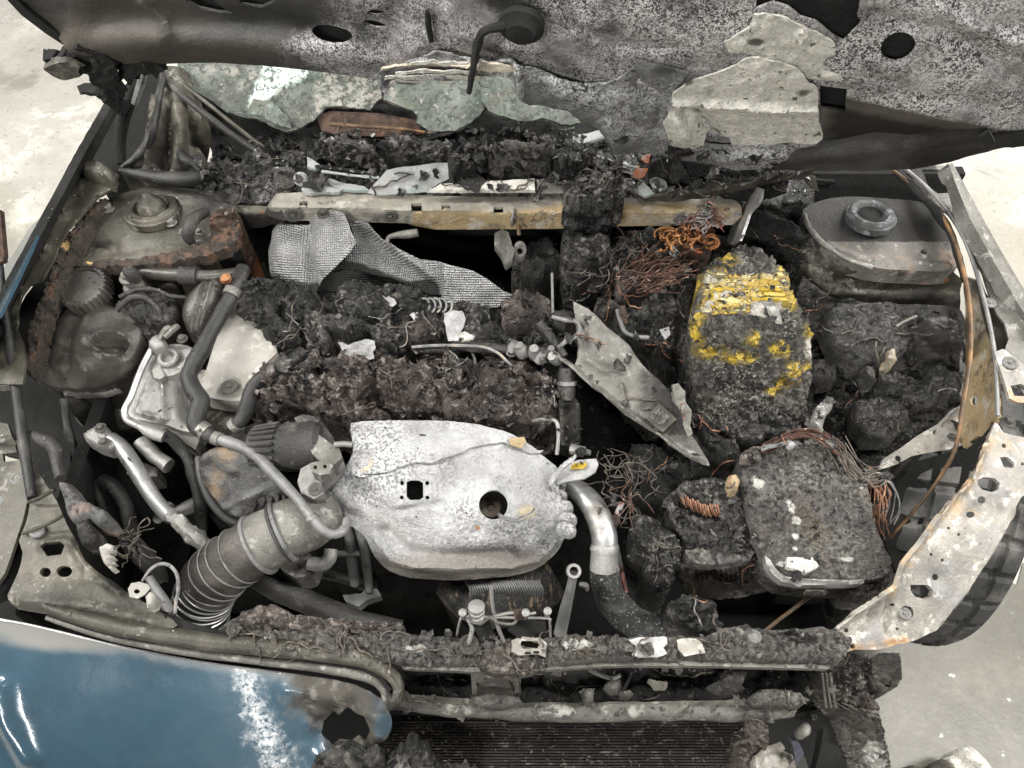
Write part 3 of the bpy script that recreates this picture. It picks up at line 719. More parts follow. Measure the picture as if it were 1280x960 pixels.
# right strut tower
TR = .92
TOWM = mat('sooty_pinkish_steel', ((.09, .085, .078), (.19, .178, .162), 14), .6, .1, layers=[dict(c=(.30, .20, .15), m=('noise', 30, .54, .68), a=.6), dict(c=(.03, .028, .026), m=('noise', 26, .55, .66), a=.8), dict(c=(.42, .40, .37), m=('noise', 80, .58, .66), a=.6), dict(c=(.018, .0175, .018), m=('attr', 'soot', 60, .9, .5, .8), a=.93)], bumps=[('n', 60, .003), ('n', 200, .0015)])
towr = part('strut_tower', [(1004, 262), (1030, 250), (1060, 246), (1112, 248), (1150, 252), (1176, 268), (1188, 288), (1197, 322), (1190, 338), (1140, 338), (1085, 333), (1045, 318), (1018, 298), (1008, 282)],
     [(1090, 262, .925), (1020, 275, .915), (1100, 325, .905), (1185, 325, .90), (1175, 275, .915)], TOWM, step=4, skirt=.03, smooth=3, noise=[(.002, 18, 'f')], holes=[blob(1156, 314, 5, 3)],
     ridges=[([(1010, 285), (1040, 310), (1085, 326), (1185, 333)], .006, 4)],
     att=dict(soot=lambda x, y: np.clip((306 - y) / 8, 0, 1) * 1.15 + np.clip((1040 - x) / 20, 0, 1) * .6 + .10, rust=lambda x, y: .36 + 0 * x))
strut_mount(1089, 270, .922, towr, True)
part('tower_wall', [(1003, 285), (1018, 300), (1045, 319), (1085, 334), (1140, 339), (1192, 339), (1202, 350), (1200, 388), (1160, 380), (1110, 384), (1070, 376), (1040, 372), (1010, 350), (1002, 330)],
     [(1010, 300, .90), (1045, 325, .895), (1100, 340, .89), (1195, 345, .885), (1195, 385, .83), (1100, 380, .83), (1010, 345, .86)], DUSTM, step=3.5, skirt=.1, noise=[(.005, 25, 'f'), (.003, 60, 't')],
     ridges=[([(1050, 350), (1110, 360), (1190, 360)], -.012, 9), ([(1008, 300), (1012, 340)], .006, 4)],
     att=dict(soot=lambda x, y: np.clip((y - 358) / 14, 0, .8) + 1 * spots([(1010, 315, 8, 20)])(x, y) * .5, rust=spots([(1180, 350, 10, 6)])))
for a, b in ((1033, 351), (1062, 354), (1058, 362)): bolt(a, b, .865, DUSTM, body, 8, 'washer', (.5, 0, 0))
tube('tower_seam', [(1005, 268, .925), (1012, 285, .93), (1030, 305, .925), (1060, 325, .918), (1090, 334, .91)], 3.2, GREYM, body, seg=8, noise=[(.002, 60, 'f')])
# right apron: crusted panel below the tower
part('apron', [(1004, 345), (1040, 372), (1075, 378), (1140, 380), (1200, 386), (1206, 400), (1204, 470), (1196, 515), (1178, 540), (1140, 552), (1108, 580), (1080, 575), (1050, 560), (1040, 530), (1015, 505), (1012, 440), (1000, 400), (996, 370)],
     [(1010, 360, .86), (1120, 385, .855), (1200, 390, .85), (1200, 500, .79), (1100, 480, .77), (1090, 570, .72), (1020, 480, .75), (1015, 400, .80)], APRONM, step=2.8, skirt=.14, rag=2,
     bumpf=lambda x, y, V: np.clip((y - 400) / 50, .15, 1) * nz(V, [(.018, 16, 'r'), (.012, 42, 'b'), (.005, 110, 'b')]) - .02 * (fbm(V, 11, 2) > .06) * np.clip((y - 420) / 30, 0, 1), lat=.008, ridges=[([(1130, 420), (1150, 450)], -.035, 16), ([(1070, 530), (1078, 545)], -.03, 12), ([(1075, 395), (1085, 440)], .018, 28), ([(1165, 405), (1175, 430)], .022, 22)])
part('apron_edge', [(1205, 505), (1214, 520), (1208, 555), (1185, 562), (1160, 566), (1140, 570), (1122, 580), (1097, 588), (1104, 574), (1126, 560), (1146, 545), (1172, 530), (1190, 512)],
     [(1205, 510, .80), (1200, 555, .775), (1100, 585, .74), (1150, 545, .77)], PEACH, step=4, thick=.004, noise=[(.003, 30, 'f')], holes=[blob(1122, 573, 3.5)], att=dict(rust=lambda x, y: np.clip((x - 1165) / 60, 0, .7), soot=lambda x, y: np.clip((1130 - x) / 80, 0, .4) * (y < 560)))
part('apron_rail', [(1204, 345), (1222, 352), (1232, 378), (1240, 410), (1246, 470), (1248, 520), (1236, 548), (1222, 545), (1205, 560), (1196, 548), (1203, 500), (1207, 440), (1206, 390)],
     [(1210, 350, .89), (1240, 420, .88), (1244, 520, .865), (1200, 550, .79), (1206, 420, .82)], TANR, step=4, thick=.005, noise=[(.003, 30, 'f')], holes=[blob(1217, 500, 5, 7)], att=dict(rust=lambda x, y: .62 + np.clip((y - 420) / 100, 0, .5), soot=lambda x, y: np.clip((405 - y) / 40, 0, 1) * .8))
for a, b in ((1190, 547), (1197, 440), (1193, 470)): bolt(a, b, .80, GREYM, body, 6, 'bolt')
part('apron_tab', [(1236, 535), (1228, 545), (1212, 552), (1222, 560), (1238, 548), (1246, 540), (1242, 524)], [(1236, 540, .85), (1215, 555, .82)], DUSTM, step=3, thick=.004, att=dict(soot=lambda x, y: .9 + 0 * x))
# hidden dark wall behind the right headlight opening
part('wheel_arch', [(1100, 590), (1205, 560), (1240, 545), (1236, 600), (1200, 640), (1160, 690), (1120, 715), (1110, 690), (1092, 640)], [(1110, 600, .60), (1230, 560, .66), (1120, 700, .50)], BLACK, step=8, skirt=.05, noise=[(.01, 12, 'f')])

# ------------------------------------------------------------------ fenders
fl = thing('fender', 'dusty grey fender edge beside the left strut tower with pale floor behind it', 'fender', 'front fenders along the bay')
part('fender_lip', [(141, 128), (150, 135), (108, 214), (62, 300), (18, 395), (-20, 460), (-40, 440), (2, 385), (50, 296), (97, 208)], [(145, 130, .985), (60, 290, .94), (0, 400, .915)], SOOT, fl, step=5, thick=.012, noise=[(.001, 20, 'f')], ridges=[([(143, 132), (55, 298), (-30, 455)], .006, 3)])
part('flange', [(103, 214), (122, 206), (148, 218), (140, 236), (122, 246), (108, 262), (97, 274), (85, 287), (74, 306), (66, 325), (52, 350), (40, 358), (30, 374), (24, 392), (20, 412), (28, 428), (32, 450), (28, 480), (-10, 480), (-30, 470), (16, 398), (60, 302)],
     [(130, 225, .955), (70, 310, .93), (20, 420, .905)], DUSTM, fl, step=5, thick=.004, noise=[(.0015, 20, 'f')], ridges=[([(104, 216), (20, 392)], .008, 4)], att=dict(soot=lambda x, y: np.clip((222 - y) / 10, 0, 1)))
part('flange_lump', [(100, 212), (108, 203), (122, 201), (134, 206), (142, 216), (138, 226), (122, 222), (104, 219)], [(100, 215, .955), (130, 215, .975)], DUSTM, fl, step=3, skirt=.02, dome=(.012, 8), noise=[(.008, 40, 'b')])
part('outer_panel', [(50, 272), (47, 292), (36, 318), (20, 352), (-2, 396), (-60, 440), (-60, 370), (0, 342), (20, 312), (36, 286)], [(48, 280, .92), (0, 360, .86), (20, 330, .90)], BLUE, fl, step=5, thick=.004)
for a, b in ((103, 245), (60, 295), (27, 362)): bolt(a, b, .942 if b < 270 else .92, DUSTM, fl, 6.5, 'bolt')

fr = thing('fender', 'scorched bare fender flange on the right with a white bolt and bright floor behind', 'fender', 'front fenders along the bay')
part('fender_lip', [(1184, 205), (1192, 208), (1222, 262), (1254, 318), (1300, 395), (1300, 420), (1276, 385), (1244, 330), (1212, 272)], [(1190, 210, .985), (1250, 320, .945), (1290, 400, .92)], GREYM, fr, step=5, thick=.02, ridges=[([(1188, 208), (1248, 320), (1296, 405)], .006, 3)])
part('flange', [(1128, 205), (1186, 207), (1212, 270), (1244, 330), (1280, 392), (1300, 425), (1300, 520), (1264, 470), (1252, 448), (1261, 424), (1256, 404), (1246, 392), (1238, 372), (1228, 340), (1214, 318), (1202, 292), (1186, 268), (1166, 252), (1146, 232)],
     [(1150, 215, .95), (1200, 280, .94), (1240, 350, .925), (1280, 450, .905)], GREYM, fr, step=4, thick=.004, noise=[(.0015, 20, 'f')], holes=[[(1152, 212), (1180, 212), (1192, 232), (1189, 241), (1172, 242), (1160, 232)]],
     ridges=[([(1200, 262), (1240, 340), (1290, 430)], .008, 3)], att=dict(soot=lambda x, y: np.clip((252 - y) / 14, 0, 1) * np.clip((1185 - x) / 30, 0, 1) + .25))
for a, b, r in ((1184, 261, 10), (1237, 379, 8), (1262, 454, 10)): bolt(a, b, .94 if b < 300 else .925 if b < 400 else .912, ALU, fr, r, 'washer')
part('fender_bracket', [(1243, 440), (1254, 436), (1300, 470), (1300, 505), (1272, 503), (1262, 498), (1256, 478)], [(1250, 445, .915), (1280, 500, .90)], PEACH, fr, step=3, thick=.005, holes=[[(1263, 482), (1276, 480), (1290, 486), (1290, 495), (1268, 495)]], att=dict(rust=lambda x, y: .2 + np.clip((y - 470) / 60, 0, .5)))
part('inner_strip', [(1222, 352), (1238, 374), (1248, 394), (1258, 406), (1262, 424), (1256, 440), (1244, 434), (1236, 415), (1228, 385)], [(1230, 360, .90), (1255, 430, .89)], DUSTM, fr, step=4, thick=.004)

# ------------------------------------------------------------------ right headlight mount
hm = thing('headlight_mount', 'heat-bleached peach and white headlight carrier with punched holes beside the tyre', 'headlight carrier', 'headlight carriers')
part('panel', [(1244, 528), (1254, 540), (1272, 545), (1300, 556), (1300, 600), (1276, 622), (1262, 648), (1246, 682), (1222, 716), (1206, 740), (1190, 758), (1178, 778), (1164, 790), (1140, 802), (1122, 805), (1098, 812), (1068, 812), (1048, 818), (1034, 806), (1042, 784), (1072, 766), (1100, 746), (1118, 734), (1126, 708), (1148, 682), (1168, 652), (1186, 628), (1196, 616), (1212, 602), (1218, 584), (1232, 558)],
     [(1244, 540, .875), (1290, 580, .87), (1200, 640, .865), (1240, 690, .84), (1130, 730, .84), (1180, 770, .815), (1060, 790, .81), (1100, 810, .80)], PEACH, hm, step=3.5, thick=.006, smooth=2, noise=[(.002, 22, 'f')],
     holes=[[(1249, 572), (1259, 571), (1268, 578), (1266, 585), (1255, 584)], [(1222, 600), (1230, 596), (1244, 598), (1250, 604), (1248, 612), (1240, 615), (1228, 612), (1222, 606)], blob(1227, 625, 5, 4.5), blob(1216, 642, 5.5, 4), [(1138, 731), (1160, 731), (1166, 738), (1164, 746), (1156, 749), (1144, 746), (1138, 738)], blob(1133, 766, 9, 9), blob(1059, 788, 3), blob(1063, 799, 3), blob(1066, 808, 3), blob(1172, 721, 4), blob(1117, 756, 2), blob(1122, 786, 2), blob(1186, 660, 2), blob(1199, 668, 2), blob(1164, 693, 2), blob(1178, 700, 2), blob(1278, 580, 2), blob(1255, 557, 3)],
     ridges=[([(1232, 556), (1214, 600), (1186, 630), (1126, 706), (1116, 736), (1044, 786)], .008, 4), ([(1300, 604), (1262, 648), (1206, 740), (1166, 788)], .006, 4), ([(1112, 752), (1112, 790)], -.010, 5), ([(1216, 642), (1216, 644)], -.006, 10), ([(1172, 721), (1173, 722)], -.006, 10), ([(1070, 780), (1105, 770)], -.005, 14)],
     att=dict(rust=lambda x, y: .15 + .55 * (1 - np.minimum(1, dline(x, y, [(1230, 560), (1212, 602), (1160, 662), (1122, 712), (1112, 740)]) / 22)) + 1.1 * np.clip(1 - dline(x, y, [(1068, 810), (1100, 806), (1130, 800)]) / 10, 0, 1) + .5 * np.clip(1 - dline(x, y, [(1250, 545), (1290, 570)]) / 30, 0, 1) + spots([(1216, 642, 16, 16)])(x, y) * .4, soot=lambda x, y: np.clip((1056 - x) / 22, 0, 1)))
bolt(1131, 767, .822, ALU, hm, 8, 'washer'); bolt(1260, 527, .873, GREYM, hm, 9, 'bolt')

# ------------------------------------------------------------------ left headlight mount
hl = thing('headlight_mount', 'dusty olive-grey headlight carrier plate with white clips at the left edge', 'headlight carrier', 'headlight carriers')
part('panel', [(20, 550), (42, 580), (58, 606), (72, 628), (84, 656), (98, 680), (108, 702), (132, 722), (150, 735), (178, 752), (205, 768), (222, 782), (190, 792), (120, 782), (60, 768), (24, 762), (10, 748), (12, 738), (22, 716), (28, 690), (24, 676), (34, 650), (38, 620), (30, 590)],
     [(30, 570, .855), (60, 650, .85), (60, 720, .845), (20, 750, .835), (120, 760, .825), (210, 780, .81)], DUSTM, hl, step=4, thick=.006, smooth=2, noise=[(.002, 18, 'f')],
     holes=[[(52, 684), (58, 679), (76, 678), (81, 682), (76, 693), (58, 695)], blob(56, 715, 7, 6), blob(80, 714, 10, 7)],
     ridges=[([(50, 686), (55, 677), (80, 676)], .005, 3), ([(30, 752), (100, 758), (190, 778)], .006, 10), ([(90, 680), (110, 712), (150, 742)], .008, 6)],
     att=dict(soot=lambda x, y: np.clip((x - 95) / 45, 0, 1) * np.clip((760 - y) / 30, 0, .85)))
part('side_panel', [(-40, 520), (10, 530), (18, 556), (30, 592), (36, 620), (30, 648), (20, 676), (6, 716), (-10, 740), (-40, 740)], [(0, 540, .86), (0, 700, .85)], DUSTM, hl, step=5, thick=.006, noise=[(.002, 18, 'f')], holes=[[(3, 567), (24, 565), (27, 572), (20, 576), (4, 577)]], ridges=[([(0, 552), (20, 552)], -.008, 4)])
for a, b, r in ((4, 547, 9), (23, 599, 9.5), (47, 664, 10), (-2, 628, 8)): bolt(a, b, .853, WHITEF, hl, r, 'clip')
tube('clip_pin', [(78, 645, .88), (60, 655, .868), (28, 667, .855)], 2.2, DUSTM, hl, seg=8)
tube('clip_pin', [(68, 612, .88), (50, 622, .87), (36, 628, .86)], 2.4, DUSTM, hl, seg=8)
part('gap_rubber', [(34, 600), (40, 615), (36, 650), (26, 682), (24, 700), (16, 726), (4, 742), (-20, 752), (-20, 735), (6, 700), (22, 660), (32, 630)], .83, BLACK, hl, step=5, skirt=.02, noise=[(.004, 30, 'f')])

# bumper top seal rails
rl = thing('bumper_seal', 'pair of dusty grey-brown trim rails running above the blue panel and curling at the end', 'trim rail')
tube('rail', [(56, 758, .842), (90, 770, .838), (140, 783, .832), (220, 797, .825), (320, 808, .82), (400, 816, .815), (450, 824, .81), (482, 838, .805), (497, 856, .80), (496, 874, .79), (488, 884, .77)], [5, 8, 10, 11, 11, 10.5, 10, 9, 8, 7, 5], DUSTM, rl, seg=14, noise=[(.002, 25, 'f')])
tube('lower_rail', [(58, 772, .825), (140, 796, .815), (240, 814, .808), (340, 826, .80), (420, 837, .795), (462, 847, .79), (480, 862, .78), (482, 876, .77)], [3, 6, 7, 7, 7, 6.5, 6, 4], GREYM, rl, seg=12, noise=[(.0015, 25, 'f')])
tube('dark_groove', [(62, 768, .83), (140, 790, .822), (240, 806, .815), (340, 818, .808), (430, 828, .80), (470, 842, .795), (488, 862, .785)], [3, 5, 5, 5, 5, 4.5, 4], SOOT, rl, seg=8)

# ------------------------------------------------------------------ blue front panel
bl = thing('front_bumper', 'blue painted front bumper skin with white burnt patch and charred hole at bottom left', 'bumper')
burn = lambda x, y: np.clip((x - (330 + (y - 855) * .30)) / 70, -1, 1.3) * np.clip((470 - x + (y - 850) * .2) / 20, 0.6, 1)
part('painted_skin', [(-80, 766), (-20, 772), (20, 778), (70, 790), (140, 806), (240, 826), (340, 840), (420, 850), (462, 864), (484, 884), (490, 905), (484, 922), (470, 934), (462, 960), (480, 1010), (400, 1060), (-80, 1060)],
     [(-60, 775, .80), (0, 780, .80), (150, 812, .795), (300, 838, .785), (440, 860, .775), (485, 895, .755), (0, 960, .70), (150, 960, .70), (300, 960, .695), (430, 960, .69), (0, 1060, .60), (350, 1060, .58)], BLUE, bl, step=6, thick=.004, smooth=2,
     holes=[[(398, 922), (402, 904), (414, 892), (420, 896), (434, 884), (446, 890), (458, 892), (458, 902), (463, 912), (456, 928), (446, 922), (438, 927), (424, 926), (412, 934)]],
     noise=[(.0012, 8, 'f')], ridges=[([(360, 862), (420, 870), (470, 890), (478, 920)], .012, 12), ([(395, 920), (412, 890), (445, 878)], -.012, 10), ([(2, 860), (8, 900), (36, 950)], .010, 12)],
     bumpf=lambda x, y, V: np.clip((x - 330) / 40, 0, 1) * np.clip((y - 855) / 20, 0, 1) * nz(V, [(.010, 20, 'f'), (.004, 60, 'f')]),
     att=dict(burn=burn, ash=lambda x, y: 1.02 - np.abs(x - (306 + (y - 850) * .38)) / (22 + np.clip(y - 860, 0, 90) * .10) * .5, dust=lambda x, y: np.clip(1 - (y - (782 + np.clip(x, 0, 999) * .17)) / 40, 0, 1) * .8 + np.clip(1 - np.hypot((x - 60) / 110, (y - 800) / 30), 0, 1) * .5))
tube('paint_edge', [(-40, 769, .803), (20, 778, .803), (70, 789, .80), (140, 806, .797), (240, 826, .79), (340, 840, .782), (420, 851, .776)], 1.9, BLUEEDGE, bl, seg=6)
part('melted_flap', [(396, 944), (420, 932), (440, 925), (456, 932), (458, 950), (464, 1010), (380, 1010), (388, 960)], [(430, 935, .73), (420, 1000, .68)], CHAR, bl, step=4, skirt=.03, noise=[(.010, 30, 'f')])
# ------------------------------------------------------------------ raised hood
hd = thing('hood', 'raised burnt hood with white crackled ash and round holes on its underside', 'hood')
hA = PY(1100, 207, .62); hB = PY(180, 84, .74)
hx = (hB - hA); hx /= np.linalg.norm(hx)
ang = math.radians(70); hup = np.array((0, -math.cos(ang), math.sin(ang))); hup -= hx * (hup @ hx); hup /= np.linalg.norm(hup)
hn = np.cross(hx, hup); hn = hn if (CAM - hA) @ hn > 0 else -hn
def hp(off): return ('plane', hA, hn, off)
ashf = lambda x, y: np.clip((x - 290) / 190, -.4, 1) * .82 + .45 * np.clip((x - 860) / 120, 0, 1) - 1.6 * np.clip((x - 1000) / 50, 0, 1) * np.clip((y - (106 + np.clip(x - 1040, 0, 999) * .20)) / 26, 0, 1) - .5 * np.clip(1 - np.hypot((x - 640) / 40, (y - 10) / 30), 0, 1) + .35 * np.exp(-((x - 400) / 70) ** 2 - ((y - 62) / 22) ** 2)
sootf = lambda x, y: np.clip(1 - np.hypot((x - 240) / 140, (y - 10) / 40), 0, 1) * .55 + np.clip((y - (60 + np.clip(x - 100, 0, 999) * .06)) / 22, 0, 1) * (x < 420) * .55 + np.clip((x - 1000) / 50, 0, 1) * np.clip((y - (112 + np.clip(x - 1040, 0, 999) * .20)) / 26, 0, 1) * 1.0 + np.clip((110 - x) / 50, 0, 1) * .5
panel_out = [(-40, -60), (12, -4), (30, 12), (60, 35), (86, 51), (104, 66), (124, 80), (150, 86), (175, 85), (200, 79), (270, 77), (330, 80), (400, 88), (440, 94), (470, 100), (500, 96), (560, 84), (600, 76), (650, 100), (700, 130), (745, 160), (770, 180), (830, 190), (880, 200), (930, 205), (1030, 207), (1100, 207), (1140, 203), (1170, 196), (1200, 187), (1240, 181), (1340, 176), (1360, -60)]
relief('inner_panel', panel_out, hp(0), HOODM, hd, step=7, thick=.004, sharp=60, noise=[(.004, 7, 'f'), (.0015, 30, 'f')],
    holes=[[(232, 2), (236, -4), (262, -6), (276, 8), (290, 18), (270, 16), (248, 11)], [(296, -20), (340, -22), (344, 2), (326, 10), (300, 6)], blob(414, 42, 26, 8.5, rot=.18), blob(468, 31, 15, 5, rot=.2), [(944, 12), (950, -30), (1076, -30), (1074, 20), (1078, 28), (1054, 50), (1040, 44), (1020, 28), (1000, 22), (985, 10), (966, 4)], blob(1122, 58, 23, 17, rot=-.3), [(1024, 106), (1057, 109), (1055, 137), (1025, 133)], blob(470, 16, 12, 4), [(980, 186), (1000, 184), (1014, 192), (1000, 198), (984, 194)]],
    ridges=[([(100, 60), (250, 45), (400, 60), (520, 70)], .022, 26), ([(130, 20), (330, 30), (480, 50)], -.016, 16), ([(960, 165), (1080, 150), (1230, 150)], .014, 22), ([(1040, 80), (1140, 110), (1280, 100)], .012, 30), ([(180, 0), (206, 20), (214, 40)], .014, 7), ([(740, 20), (900, 60)], .012, 40), ([(700, -10), (720, 30), (760, 56), (850, 60)], -.014, 7), ([(1090, 20), (1180, 40), (1260, 90), (1300, 130)], -.012, 8), ([(1170, 10), (1230, 40), (1300, 60)], .014, 9), ([(560, 10), (580, 40), (640, 60)], .012, 8), ([(1080, 90), (1160, 120), (1220, 124)], -.008, 6)],
    att=dict(ash=ashf, soot=sootf))
relief('outer_skin', [(-45, -60), (8, -4), (80, 52), (130, 84), (330, 78), (600, 76), (745, 150), (930, 200), (1130, 202), (1340, 172), (1360, -60)], hp(-.022), SOOT, hd, step=14, thick=.003, noise=[(.004, 5, 'f')])
relief('edge_rim', [(8, -8), (20, -8), (36, 8), (64, 30), (90, 48), (84, 54), (58, 37), (28, 14)], hp(.006), SOOT, hd, step=4, thick=.02)
# lower lip rolled under the right half of the hood
relief('rear_lip', [(985, 176), (1040, 160), (1110, 148), (1180, 150), (1222, 146), (1232, 139), (1240, 154), (1232, 162), (1280, 160), (1320, 164), (1320, 172), (1256, 178), (1220, 186), (1180, 199), (1140, 206), (1090, 208), (1020, 208), (960, 207), (930, 204), (966, 192)], hp(.008), HOODM, hd, step=5, thick=.006, rag=1.2, noise=[(.006, 14, 'f'), (.002, 50, 'f')], ridges=[([(980, 192), (1100, 180), (1230, 165)], .014, 10)],
    att=dict(ash=lambda x, y: -.6 + 0 * x, soot=lambda x, y: np.clip((x - 1040) / 140, 0, 1) * .7 + .25))
relief('edge_tear', [(1222, 146), (1236, 138), (1243, 153), (1232, 162), (1228, 154)], hp(.03), SOOT, hd, step=3, thick=.004)
# latch striker hanging from the middle
st = put('latch_striker', lathe([(.027, 0), (.027, .008), (.020, .011), (.016, .018), (.008, .020), (.002, .020)], 28), SOOT, hd)
q = PPL(np.array(655.), np.array(10.), hA, hn) + hn * .02
st.matrix_world = Matrix.Translation(Vector(q)) @ Vector(hn).to_track_quat('Z', 'Y').to_matrix().to_4x4()
def hpt(px, py, off): return PPL(np.array(float(px)), np.array(float(py)), hA, hn) + hn * off
mb = MB(); tube_into(mb, [hpt(640, 4, .03), hpt(610, 8, .035), hpt(602, 25, .04), hpt(598, 48, .05), hpt(594, 70, .055)], [.006, .005, .005, .004, .003], 8, noise=[(.002, 60, 'f')]); put('latch_hook', mb, SOOT, hd)
mb = MB(); tube_into(mb, [hpt(536, 3, .012), hpt(538, 20, .014), hpt(541, 40, .014)], [.003, .004, .003], 6, noise=[(.002, 60, 'f')]); put('scorched_drip', mb, SOOT, hd)
# torn, charred corner on the left
relief('torn_corner', [(86, 52), (100, 44), (130, 50), (150, 70), (152, 84), (150, 98), (152, 112), (158, 118), (160, 128), (154, 135), (146, 128), (136, 116), (124, 108), (103, 105), (104, 102), (126, 104), (131, 100), (126, 96), (119, 90), (112, 80), (98, 76), (78, 70), (62, 64), (58, 60), (74, 58)], hp(.02), SOOT, hd, step=3, thick=.018, rag=1.8, noise=[(.012, 18, 'f'), (.006, 60, 'b')])
relief('torn_corner', [(66, 58), (80, 52), (92, 50), (110, 56), (108, 70), (90, 74), (76, 70)], hp(.035), DUSTM, hd, step=3, thick=.01, noise=[(.010, 30, 'f')])
relief('char_fringe', [(150, 74), (190, 70), (210, 78), (198, 84), (196, 92), (190, 85), (180, 88), (176, 84), (168, 90), (160, 98), (157, 90), (150, 96)], hp(.012), SOOT, hd, step=3, thick=.01, rag=1.5, noise=[(.008, 40, 'b')])

# crusted insulation sheets still hanging from the hood
def liner(label, outl, off, m, holes=(), **kw):
    return relief('hood_liner', outl, hp(off), m, None, label, 'hood insulation', 'scraps of hood insulation', step=4, holes=holes, sharp=60, **kw)
liner('cream ash-crusted insulation scrap with a torn notch hanging low on the hood', [(842, 104), (856, 94), (880, 86), (902, 78), (920, 70), (934, 62), (950, 60), (976, 66), (998, 74), (1012, 92), (1024, 98), (1024, 130), (1028, 148), (1029, 164), (1022, 170), (990, 168), (958, 169), (915, 170), (912, 160), (886, 158), (880, 172), (862, 176), (842, 171), (834, 156), (829, 144), (838, 128), (840, 114)], .014, LINER,
    thick=.0025, rag=1.8, noise=[(.006, 10, 'f'), (.003, 50, 'b')], ridges=[([(842, 120), (900, 122), (1020, 128)], .010, 5), ([(860, 132), (874, 130), (886, 146), (900, 166)], -.02, 8), ([(850, 140), (856, 160)], .014, 10)], att=dict(soot=lambda x, y: np.maximum(spots([(872, 130, 12, 7), (896, 158, 14, 8, .6)])(x, y), spots([(1005, 104, 16, 8), (860, 92, 14, 6)])(x, y))))
liner('ash-grey insulation flap with ringed bolt mark beside the big opening in the hood', [(905, 44), (916, 40), (938, 24), (944, 10), (960, 8), (985, 14), (1000, 24), (1020, 30), (1040, 44), (1050, 56), (1066, 72), (1080, 86), (1082, 92), (1060, 96), (1040, 92), (1010, 90), (980, 74), (950, 62), (912, 56)], .010, LINER, thick=.0025, rag=1.8, noise=[(.008, 12, 'f'), (.004, 50, 'b')],
    ridges=[([(1001, 40), (1001, 46)], .010, 3), (blob(1001, 43, 8, 11, 16) + [(1009, 43)], .006, 2)], att=dict(soot=lambda x, y: np.clip(1 - np.hypot((x - 945) / 34, (y - 44) / 14), 0, 1) * 1.1))
liner('blue-grey insulation sheet hanging between the crackled fold and the cream scrap', [(612, 70), (640, 66), (668, 76), (700, 86), (730, 94), (760, 96), (782, 84), (800, 68), (840, 76), (862, 82), (850, 94), (842, 104), (840, 126), (830, 144), (834, 160), (846, 172), (900, 172), (960, 171), (1020, 172), (1026, 178), (1000, 184), (975, 194), (960, 202), (930, 204), (900, 200), (878, 194), (855, 192), (820, 184), (786, 178), (770, 180), (764, 166), (748, 150), (724, 140), (712, 128), (694, 128), (684, 124), (664, 120), (652, 108), (644, 90), (626, 82)], .012, GREYLINER, thick=.004, rag=1.2,
    noise=[(.012, 9, 'f'), (.004, 40, 'f')], ridges=[([(650, 78), (656, 120)], .02, 8), ([(700, 100), (760, 128), (770, 170)], .016, 14), ([(800, 96), (830, 116), (826, 150)], -.014, 7), ([(900, 186), (980, 182)], .016, 9), ([(745, 80), (756, 84)], -.014, 5)],
    att=dict(soot=lambda x, y: np.clip((x - 765) / 30, 0, 1) * np.clip((855 - x) / 30, 0, 1) * np.clip((y - 60) / 30, 0, 1) * .62 + np.clip(1 - np.hypot((x - 840) / 40, (y - 76) / 14), 0, 1) * .7, ash=lambda x, y: np.clip(1 - np.hypot((x - 720) / 60, (y - 110) / 30), 0, .5)))
fold_ = relief('hood_liner', [(470, 80), (482, 68), (496, 64), (512, 58), (530, 54), (548, 46), (566, 48), (580, 52), (598, 56), (618, 62), (640, 64), (652, 74), (636, 78), (606, 76), (575, 82), (548, 80), (520, 88), (494, 88), (486, 102), (478, 96)], hp(.022), GREYLINER, None, 'white layered insulation fold lying across the hood lower edge in the middle', 'hood insulation', 'scraps of hood insulation', step=3, thick=.003, rag=2.4, sharp=60, noise=[(.012, 16, 't'), (.006, 50, 'f')],
    ridges=[([(490, 72), (540, 68), (592, 70)], -.018, 3), ([(486, 64), (540, 58), (600, 64)], .010, 3), ([(500, 80), (560, 78)], .012, 3)],
    att=dict(ash=lambda x, y: np.clip(1.2 - np.abs(y - (62 + np.abs(x - 560) * .05)) / 11, 0, 1.2), soot=lambda x, y: np.clip(1 - np.hypot((x - 484) / 14, (y - 84) / 16), 0, 1) * 1.2))
for k, (x0, x1, y, dz) in enumerate(((486, 606, 72, .030), (500, 596, 62, .034), (520, 590, 54, .030), (492, 570, 80, .028))):
    xs = np.linspace(x0, x1, 9); yy = y - 3 * np.sin((xs - x0) / (x1 - x0) * 3.1) + np.random.default_rng(k).normal(0, .8, 9)
    relief('torn_layer', [(a, b) for a, b in zip(xs, yy)] + [(a, b + 3.4 + 1.2 * math.sin(a * .2 + k)) for a, b in zip(xs[::-1], yy[::-1])], hp(dz), LINER, fold_, step=2.4, thick=.0015, rag=1.2, noise=[(.008, 26, 'f')])
